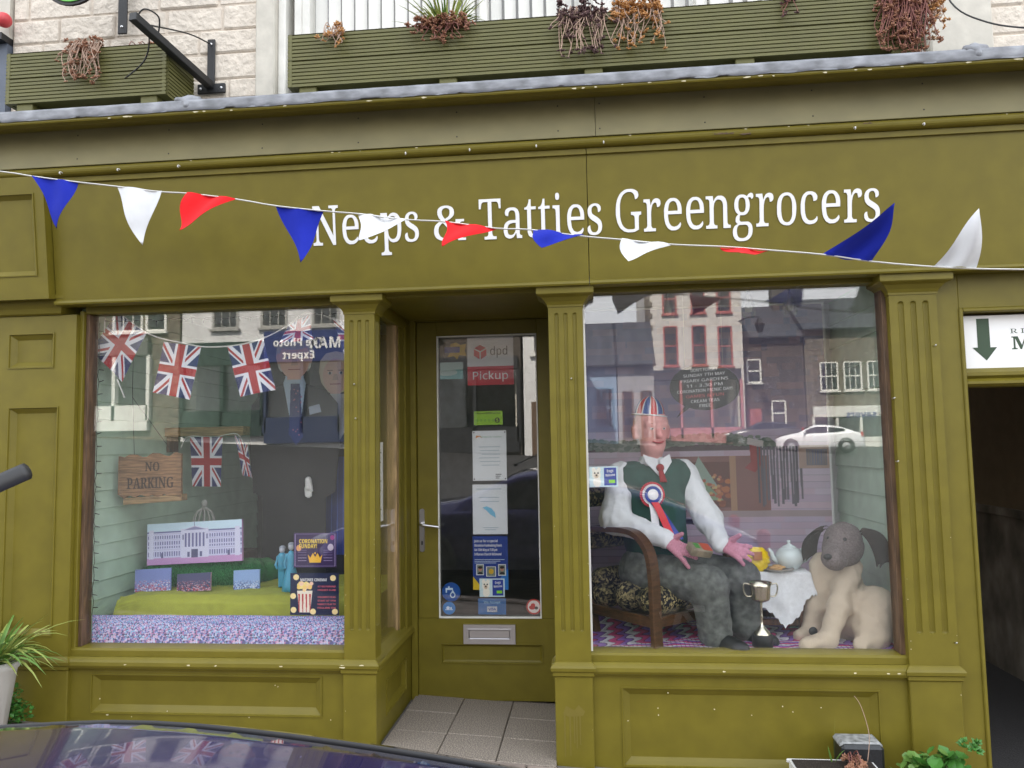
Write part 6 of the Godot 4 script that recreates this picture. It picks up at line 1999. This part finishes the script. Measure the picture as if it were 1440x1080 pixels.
func build_display_with_armchair() -> void:
	# printed backdrop of a brick hearth
	var p := Pic.new(512, 640, Color(0.5, 0.46, 0.54))
	for r in 46:
		var y := r / 46.0
		var base := Color(0.76, 0.69, 0.8).lerp(Color(0.83, 0.77, 0.84), rng.randf()) if y > 0.4 else Color(0.55, 0.55, 0.72).lerp(Color(0.74, 0.62, 0.74), y)
		p.rect(0, y, 1, y + 1.0 / 46.0, base)
		for k in 9:
			var x := rng.randf()
			p.rect(x, y, x + rng.randf_range(0.05, 0.18), y + 1.0 / 46.0, base.lerp(Color(0.8, 0.66, 0.74), rng.randf() * 0.6))
		if y > 0.4:
			p.rect(0, y, 1, y + 0.0022, base.darkened(0.12))
	p.rect(0.3, 0.5, 0.76, 0.68, Color(0.55, 0.36, 0.34))
	p.rect(0.36, 0.52, 0.62, 0.67, Color(0.42, 0.2, 0.16))
	for k in 40:
		p.ell(rng.randf_range(0.38, 0.6), rng.randf_range(0.58, 0.67), 0.014, 0.008, Color(0.78, 0.45, 0.2).lerp(Color(0.5, 0.2, 0.12), rng.randf()))
	p.rect(0.6, 0.5, 0.625, 0.68, Color(0.72, 0.55, 0.42))
	p.rect(0.28, 0.68, 1.0, 0.7, Color(0.68, 0.6, 0.62))
	p.shape([[0.475, 0.5], [0.42, 0.6], [0.55, 0.6]], Color(0.62, 0.72, 0.66))
	p.shape([[0.46, 0.55], [0.39, 0.645], [0.57, 0.645]], Color(0.56, 0.66, 0.52))
	for k in 50:
		p.ell(rng.randf_range(0.4, 0.56), rng.randf_range(0.56, 0.66), 0.007, 0.005, Color(0.85, 0.75, 0.5).lerp(Color(0.75, 0.35, 0.25), rng.randf()))
	p.rect(0.0, 0.462, 0.78, 0.482, Color(0.33, 0.27, 0.3))
	for k in 520:
		var x := rng.randf() * 0.78
		p.ell(x, 0.452 + 0.02 * sin(x * 9.0) * 0.5 + rng.randf_range(-0.016, 0.016), 0.012, 0.006, Color(0.36, 0.42, 0.38).lerp(Color(0.62, 0.64, 0.6), rng.randf()))
	p.shape([[0.68, 0.45], [0.735, 0.46], [0.725, 0.53], [0.7, 0.555], [0.66, 0.54], [0.685, 0.52]], Color(0.62, 0.12, 0.14))
	p.shape([[0.675, 0.44], [0.74, 0.452], [0.737, 0.475], [0.672, 0.462]], Color(0.85, 0.82, 0.82))
	for k in 14:
		var x := 0.715 + k * 0.013
		p.line(x, 0.47, x + 0.004 * sin(k * 2.0), 0.655 + 0.012 * sin(k * 1.3), 0.009, Color(0.33, 0.31, 0.36).lerp(Color(0.45, 0.42, 0.48), rng.randf()))
	p.rect(0.88, 0.47, 1.0, 0.545, Color(0.72, 0.6, 0.55))
	p.rect(0.91, 0.482, 0.99, 0.535, Color(0.42, 0.42, 0.48))
	for k in 20:
		p.rect(0.912 + k * 0.0038, 0.485, 0.9135 + k * 0.0038, 0.533, Color(0.35, 0.38, 0.55).lerp(Color(0.6, 0.5, 0.45), rng.randf()))
	var t := thing("backdrop", "printed purple brick backdrop with hearth, stocking and tree behind the armchair", "backdrop", Vector3(0.705, 1.27, -1.08))
	part(t, "print", sheet(func(u, v): return Vector3(lerpf(-0.755, 0.755, u), lerpf(-0.94, 0.94, v), 0.006 * sin(u * 21.0) + 0.004 * sin(u * 47.0 + v)), 60, 4, true, 0.002), print_mat(p, 0.4))
	part(t, "edge_trim", b3(0.75, 0.762, -0.94, 0.945, -0.01, 0.012), M.white)
	part(t, "edge_trim", b3(-0.76, 0.762, 0.938, 0.95, -0.01, 0.014), M.white)
	# crocheted blanket
	p = Pic.new(512, 320, Color(0.1, 0.05, 0.12))
	var yarn := [Color(0.82, 0.8, 0.84), Color(0.17, 0.06, 0.24), Color(0.78, 0.28, 0.5), Color(0.75, 0.1, 0.22), Color(0.2, 0.06, 0.22), Color(0.55, 0.38, 0.72), Color(0.85, 0.62, 0.75), Color(0.55, 0.05, 0.3)]
	for y in p.h:
		for x in p.w:
			var u := Vector2(absf(x - 256.0) * 0.6, absf(y - 160.0) * 1.2)
			var d := maxf(u.x + 40.0, u.y) + 4.0 * sin((x + y) * 0.12)
			var band := int(d / 9.0)
			var c: Color = yarn[(band * 5 + band / 3) % 8]
			var stitch := fmod(d, 9.0) / 9.0
			var s := sin((x if u.y > u.x + 40.0 else y) * 0.9)
			if stitch < 0.14 or (s > 0.75 and stitch < 0.55):
				c = c.darkened(0.55)
			if maxf(absf(x - 256.0) / 256.0, absf(y - 160.0) / 160.0) > 0.955:
				c = yarn[0].darkened(0.4 if s > 0.5 else 0.0)
			p.im.set_pixel(x, y, c)
	var nb := FastNoiseLite.new()
	nb.frequency = 3.0
	var bm := print_mat(p, 0.95)
	single("crochet_blanket", sheet(func(u, v):
		var x: float = lerpf(-0.08, 1.5, u)
		var zz: float = lerpf(-0.1, -0.82, v) + 0.015 * sin(x * 9.0) * (1.0 - v)
		var rise: float = maxf(0.0, 0.25 - u) * maxf(0.0, v - 0.5) * 0.7
		return Vector3(x, 0.335 + 0.008 + 0.008 * nb.get_noise_2d(x * 3.0, zz * 3.0) + rise, zz), 70, 34, true, 0.008), bm, "crocheted blanket striped pink, purple and white on the window floor", "blanket")
	armchair()
	seated_dummy()
	# table with lace cloth
	t = thing("side_table", "small reddish wooden table under a white lace cloth", "table", Vector3(0.95, 0.345, -0.5))
	part(t, "top", b3(-0.17, 0.17, 0.3, 0.325, -0.13, 0.13, 0.004), M.table_wood)
	for e in [[-1, -1], [1, -1], [1, 1], [-1, 1]]:
		part(t, "leg", b3(e[0] * 0.13 - 0.02, e[0] * 0.13 + 0.02, 0.0, 0.3, e[1] * 0.1 - 0.02, e[1] * 0.1 + 0.02, 0.003), M.table_wood)
	for s in [-1.0, 1.0]:
		part(t, "stretcher", b3(-0.11, 0.11, 0.05, 0.08, s * 0.1 - 0.01, s * 0.1 + 0.01, 0.002), M.table_wood)
	var lace := cloth(lin(0.8, 0.82, 0.84), T.mottle, Vector3(6, 6, 6))
	var drop := func(u: float, v: float) -> Vector3:
		var a := (u - 0.5) * 0.6
		var b := (v - 0.5) * 0.6
		var q := Vector2(a, b).rotated(0.72)
		var ox := maxf(absf(q.x) - 0.172, 0.0)
		var oz := maxf(absf(q.y) - 0.132, 0.0)
		var o := ox + oz
		var edge := 0.006 * sin((u + v) * 90.0) if maxf(absf(a), absf(b)) > 0.285 else 0.0
		return Vector3(0.95 + clampf(q.x, -0.174, 0.174) + signf(q.x) * ox * 0.22 + 0.012 * sin(q.y * 40.0) * minf(o * 6.0, 1.0), 0.6735 - o * 0.92 + edge, -0.5 + clampf(q.y, -0.134, 0.134) + signf(q.y) * oz * 0.22 + 0.012 * sin(q.x * 36.0) * minf(o * 6.0, 1.0))
	single("lace_tablecloth", sheet(drop, 60, 60, false, 0.002), lace, "white lace cloth hanging over the small table", "tablecloth")
	t = thing("teapot", "pale blue white china teapot on the lace cloth", "teapot", Vector3(1.045, 0.676, -0.47))
	var china := mat(lin(0.62, 0.7, 0.7), 0.12)
	part(t, "body", lathe([Vector2(0, 0), Vector2(0.042, 0.0), Vector2(0.046, 0.006), Vector2(0.066, 0.03), Vector2(0.073, 0.058), Vector2(0.068, 0.085), Vector2(0.05, 0.106), Vector2(0.034, 0.112), Vector2(0.0, 0.112)], 32), china)
	part(t, "lid", lathe([Vector2(0.036, 0.111), Vector2(0.034, 0.118), Vector2(0.012, 0.128), Vector2(0.007, 0.134), Vector2(0.012, 0.142), Vector2(0.008, 0.15), Vector2(0.0, 0.151)], 24), china)
	part(t, "spout", tube(curve([Vector3(-0.06, 0.035, 0), Vector3(-0.085, 0.055, 0), Vector3(-0.095, 0.085, 0), Vector3(-0.11, 0.105, 0)], 5), 0.017, 0.009, 12), china)
	part(t, "handle", tube(curve([Vector3(0.055, 0.095, 0), Vector3(0.085, 0.108, 0), Vector3(0.102, 0.085, 0), Vector3(0.095, 0.05, 0), Vector3(0.062, 0.032, 0)], 5), 0.008, -1, 10), china)
	t = thing("plate", "patterned plate of biscuits on the lace cloth", "plate", Vector3(0.965, 0.677, -0.4))
	part(t, "dish", lathe([Vector2(0, 0), Vector2(0.04, 0.0), Vector2(0.082, 0.009), Vector2(0.083, 0.012), Vector2(0.04, 0.005), Vector2(0, 0.004)], 32), mat(lin(0.6, 0.55, 0.5), 0.2, T.coarse, Vector3(6, 6, 6)))
	for k in 5:
		part(t, "biscuit", lathe([Vector2(0, 0.009), Vector2(0.022, 0.008), Vector2(0.025, 0.004), Vector2(0.022, 0.0), Vector2(0, 0)], 14), mat(lin(0.55, 0.33, 0.13), 0.8), Vector3(-0.02 + 0.02 * (k % 3), 0.005 + 0.007 * (k / 2), -0.01 + 0.012 * (k % 2)))
	t = thing("snack_bag", "crumpled bright yellow snack bag on the table edge", "bag", Vector3(0.855, 0.676, -0.38))
	var bagn := FastNoiseLite.new()
	bagn.frequency = 16.0
	var bag := func(u: float, v: float) -> Vector3:
		var a := u * TAU
		var r := 0.055 * pow(sin(clampf(v, 0.03, 0.97) * PI), 0.35) * (1.0 + 0.35 * bagn.get_noise_2d(cos(a) * 0.2 + v * 0.3, sin(a) * 0.2))
		return Vector3(cos(a) * r * 1.15, 0.125 * v, sin(a) * r * 0.5 * (1.0 - 0.5 * v))
	var yel := mat(lin(0.75, 0.55, 0.01), 0.3)
	part(t, "pouch", sheet(bag, 26, 16), yel).rotation = Vector3(-0.1, 0.2, -0.1)
	part(t, "printed_panel", b3(-0.03, 0.02, 0.06, 0.105, 0.026, 0.028, 0.001), mat(lin(0.4, 0.16, 0.03), 0.4)).rotation.y = 0.2
	part(t, "torn_flap", soft([[Vector3(-0.05, 0.03, 0.02), Vector3(-0.04, -0.02, 0.06), 0.018, 0.014], [Vector3(-0.04, -0.02, 0.06), Vector3(-0.01, -0.05, 0.075), 0.014, 0.012]], 0.01, 0.006, 0.006, 40.0), yel)
	t = thing("trophy_cup", "two handled silver trophy cup on a black base", "trophy", Vector3(0.82, 0.348, -0.15))
	part(t, "base", lathe([Vector2(0, 0), Vector2(0.05, 0), Vector2(0.05, 0.055), Vector2(0.046, 0.06), Vector2(0, 0.06)], 32), M.black)
	part(t, "foot", lathe([Vector2(0.042, 0.06), Vector2(0.041, 0.066), Vector2(0.018, 0.092), Vector2(0.007, 0.105), Vector2(0.006, 0.13), Vector2(0.009, 0.14), Vector2(0.006, 0.15), Vector2(0.006, 0.205), Vector2(0.012, 0.218)], 28), M.silver)
	part(t, "bowl", lathe([Vector2(0.0, 0.215), Vector2(0.02, 0.216), Vector2(0.042, 0.226), Vector2(0.046, 0.235), Vector2(0.05, 0.29), Vector2(0.056, 0.312), Vector2(0.053, 0.312), Vector2(0.046, 0.288), Vector2(0.0, 0.225)], 32), M.silver)
	for s in [-1.0, 1.0]:
		part(t, "handle", tube(curve([Vector3(s * 0.05, 0.3, 0), Vector3(s * 0.078, 0.305, 0), Vector3(s * 0.082, 0.275, 0), Vector3(s * 0.07, 0.245, 0), Vector3(s * 0.046, 0.243, 0)], 5), 0.004, -1, 8), M.silver)
	sitting_dog()
	# chalk board shaped like a speech balloon
	t = thing("speech_board", "black speech bubble chalkboard hanging above the armchair", "chalkboard", Vector3(0.615, 1.655, -0.35))
	var pts := []
	for k in 40:
		var a := TAU * k / 40.0 - 2.2
		pts.append(Vector2(0.185 * cos(a), 0.125 * sin(a)))
		if k == 0:
			pts.append(Vector2(-0.155, -0.165))
	part(t, "board", slab(pts, -0.006, 0.0), mat(lin(0.02, 0.02, 0.022), 0.5))
	var chalk := mat(lin(0.6, 0.6, 0.6), 0.9)
	var rows := [["DON'T FORGET", 0.085, 0.14], ["SUNDAY 7TH MAY", 0.058, 0.22], ["FRIARY GARDENS", 0.03, 0.25], ["11 - 3.30 PM", 0.002, 0.19], ["CORONATION PICNIC DAY!", -0.026, 0.29], ["CREAM TEAS", -0.082, 0.15], ["FREE", -0.108, 0.06]]
	for r in rows:
		text(t, r[0], Vector3(0, r[1], 0.0006), 0.016, chalk, r[2], false, false, 0.0006, true, 0.06)
	text(t, "GAMES & FUN", Vector3(0, -0.054, 0.0006), 0.016, mat(lin(0.5, 0.12, 0.12), 0.9), 0.2, false, false, 0.0006, true, 0.06)
	for x in [-0.1, 0.1]:
		part(t, "hanging_thread", tube([Vector3(x, 0.1, -0.003), Vector3(x, 0.6, -0.003)], 0.0008, -1, 4), M.string)
	dogs_welcome("dogs welcome sticker in the corner of the armchair window", -0.012, 0.131, 1.144, 1.246, -0.0665)
	var bulb_glass := glass(0.06, Color(0.9, 0.9, 0.88))
	for x in [0.45, 0.892, 1.115]:
		t = thing("pendant_lamp", {0.45: "unlit glass pendant lamp above the seated dummy and its striped hat", 0.892: "unlit glass pendant lamp in the middle, between two others under the ceiling", 1.115: "unlit glass pendant lamp next to the mint clapboard wall"}[x], "lamp", Vector3(x, 2.224, -0.5), "glass pendant lamps in the armchair window")
		part(t, "ceiling_cap", lathe([Vector2(0, 0), Vector2(0.045, 0), Vector2(0.045, -0.014), Vector2(0, -0.016)], 20), M.black_iron)
		part(t, "stem", tube([Vector3(0, -0.012, 0), Vector3(0, -0.05, 0)], 0.006), M.steel)
		part(t, "shade", lathe([Vector2(0.012, -0.045), Vector2(0.02, -0.06), Vector2(0.034, -0.1), Vector2(0.041, -0.145), Vector2(0.036, -0.172), Vector2(0.03, -0.176), Vector2(0.034, -0.144), Vector2(0.028, -0.1), Vector2(0.015, -0.062), Vector2(0.008, -0.05)], 24), bulb_glass)
		part(t, "bulb", lathe([Vector2(0.009, -0.05), Vector2(0.009, -0.085), Vector2(0.022, -0.12), Vector2(0.018, -0.145), Vector2(0, -0.152)], 18), mat(lin(0.75, 0.74, 0.68), 0.2))

# ---------------------------------------------------------------- plants on the pavement
func leafy(t: Node3D, c: Vector3, r: Vector3, n: int, size: float, m: Material) -> void:
	var st := begin()
	for k in n:
		var d := Vector3(rng.randfn(), rng.randfn(), rng.randfn()).normalized() * pow(rng.randf(), 0.4)
		var p := c + d * r
		var b := Basis.from_euler(Vector3(rng.randf_range(-0.9, 0.9), rng.randf() * TAU, rng.randf_range(-0.6, 0.6)))
		var s := size * rng.randf_range(0.6, 1.2)
		var q := [Vector3(0, 0, 0), Vector3(0.45, 0.06, 0.35), Vector3(0.5, 0.03, 0.8), Vector3(0, -0.05, 1.15), Vector3(-0.5, 0.03, 0.8), Vector3(-0.45, 0.06, 0.35)]
		var mid := p + b * (Vector3(0, -0.08, 0.6) * s)
		for i in 6:
			poly(st, [mid, p + b * (q[i] * s), p + b * (q[(i + 1) % 6] * s)], b * Vector3.UP)
	stuff(part(t, "leaves", finish(st), m))

func build_pavement_plants() -> void:
	var x := -2.97
	var t := thing("potted_spider_plant", "spider plant with arching leaves in a white pot at the end pier", "plant", Vector3(x, gy(x), 0.26))
	part(t, "pot", lathe([Vector2(0, 0), Vector2(0.085, 0), Vector2(0.125, 0.29), Vector2(0.135, 0.3), Vector2(0.135, 0.335), Vector2(0.122, 0.335), Vector2(0.115, 0.28), Vector2(0, 0.28)], 28), mat(lin(0.62, 0.61, 0.58), 0.6, T.mottle))
	part(t, "soil", lathe([Vector2(0, 0.3), Vector2(0.116, 0.295)], 20), M.soil)
	grass_clump(t, Vector3(0, 0.29, 0), 54, 0.55, 0.011, M.leaf_pale, 1.0, 0.75)
	grass_clump(t, Vector3(0.03, 0.29, 0.02), 40, 0.46, 0.012, M.leaf, 1.0, 0.8)
	t = thing("creeping_plant", "small round leaved creeper growing at the foot of the end pier", "plant", Vector3(-2.9, gy(-2.9), 0.14))
	leafy(t, Vector3(-0.02, 0.06, 0), Vector3(0.1, 0.07, 0.05), 330, 0.018, M.leaf_dark)
	leafy(t, Vector3(-0.03, 0.14, 0), Vector3(0.05, 0.07, 0.03), 110, 0.016, M.leaf_dark)
	t = thing("white_trough", "white plastic trough with a few upright leaves under the armchair window", "trough", Vector3(1.02, gy(1.02) - 0.002, 0.3))
	var trough := mat(lin(0.66, 0.66, 0.63), 0.5, T.mottle)
	part(t, "tub", panelled(-0.17, 0.19, 0.0, 0.15, -0.14, 0.0, []), trough)
	part(t, "rim", b3(-0.18, 0.2, 0.135, 0.152, 0.0, 0.012, 0.004), trough)
	part(t, "rim", b3(-0.18, 0.2, 0.135, 0.152, -0.152, -0.14, 0.004), trough)
	part(t, "soil", b3(-0.16, 0.18, 0.151, 0.154, -0.135, -0.005), M.soil)
	var st := begin()
	blade(st, Vector3(0.0, 0.18, -0.05), Vector3(0.06, 1, 0.02).normalized(), 0.2, 0.011, 0.02)
	blade(st, Vector3(0.005, 0.18, -0.05), Vector3(0.5, 1, 0.1).normalized(), 0.09, 0.007, 0.3)
	blade(st, Vector3(-0.01, 0.18, -0.05), Vector3(-0.2, 1, 0.1).normalized(), 0.08, 0.007, 0.1)
	stuff(part(t, "leaves", finish(st), M.leaf))
	part(t, "dry_stalk", tube(curve([Vector3(0.14, 0.18, -0.05), Vector3(0.15, 0.3, -0.04), Vector3(0.12, 0.42, -0.03), Vector3(0.09, 0.47, -0.02)], 4), 0.0018, 0.001, 4), M.stem_pale)
	trailing("small pink flowered succulent growing in the white trough", Vector3(1.11, gy(1.02) + 0.175, 0.25), 0.07, 0.04, 6, 10, M.stem_red, M.sedum)
	t = thing("storage_box", "black box with worn pale top against the stall riser", "box", Vector3(1.172, gy(1.172), 0.1))
	part(t, "case", b3(-0.092, 0.092, 0.0, 0.225, -0.07, 0.07, 0.014), mat(lin(0.02, 0.022, 0.026), 0.35, T.fine, Vector3(3, 3, 3)))
	part(t, "worn_top", b3(-0.093, 0.093, 0.2, 0.232, -0.071, 0.05, 0.012), mat(lin(0.42, 0.43, 0.43), 0.6, T.coarse, Vector3(5, 5, 5)))
	t = thing("leafy_plant", "low leafy green plant at the foot of the alley pilaster", "plant", Vector3(1.45, gy(1.45), 0.2))
	leafy(t, Vector3(0, 0.12, 0), Vector3(0.17, 0.12, 0.07), 260, 0.04, M.leaf)
	leafy(t, Vector3(0.02, 0.18, 0.02), Vector3(0.1, 0.07, 0.05), 60, 0.06, M.leaf_dark)
	grass_clump(t, Vector3(0.04, 0.1, 0), 14, 0.2, 0.005, M.leaf_pale, 0.4, 1.0)
	var rs := begin()
	for k in 7:
		rosette(rs, Vector3(0.14 + rng.randf_range(-0.03, 0.04), 0.25 + rng.randf_range(-0.04, 0.04), 0.03), 0.024)
	stuff(part(t, "rosettes", finish(rs), M.leaf_dark))
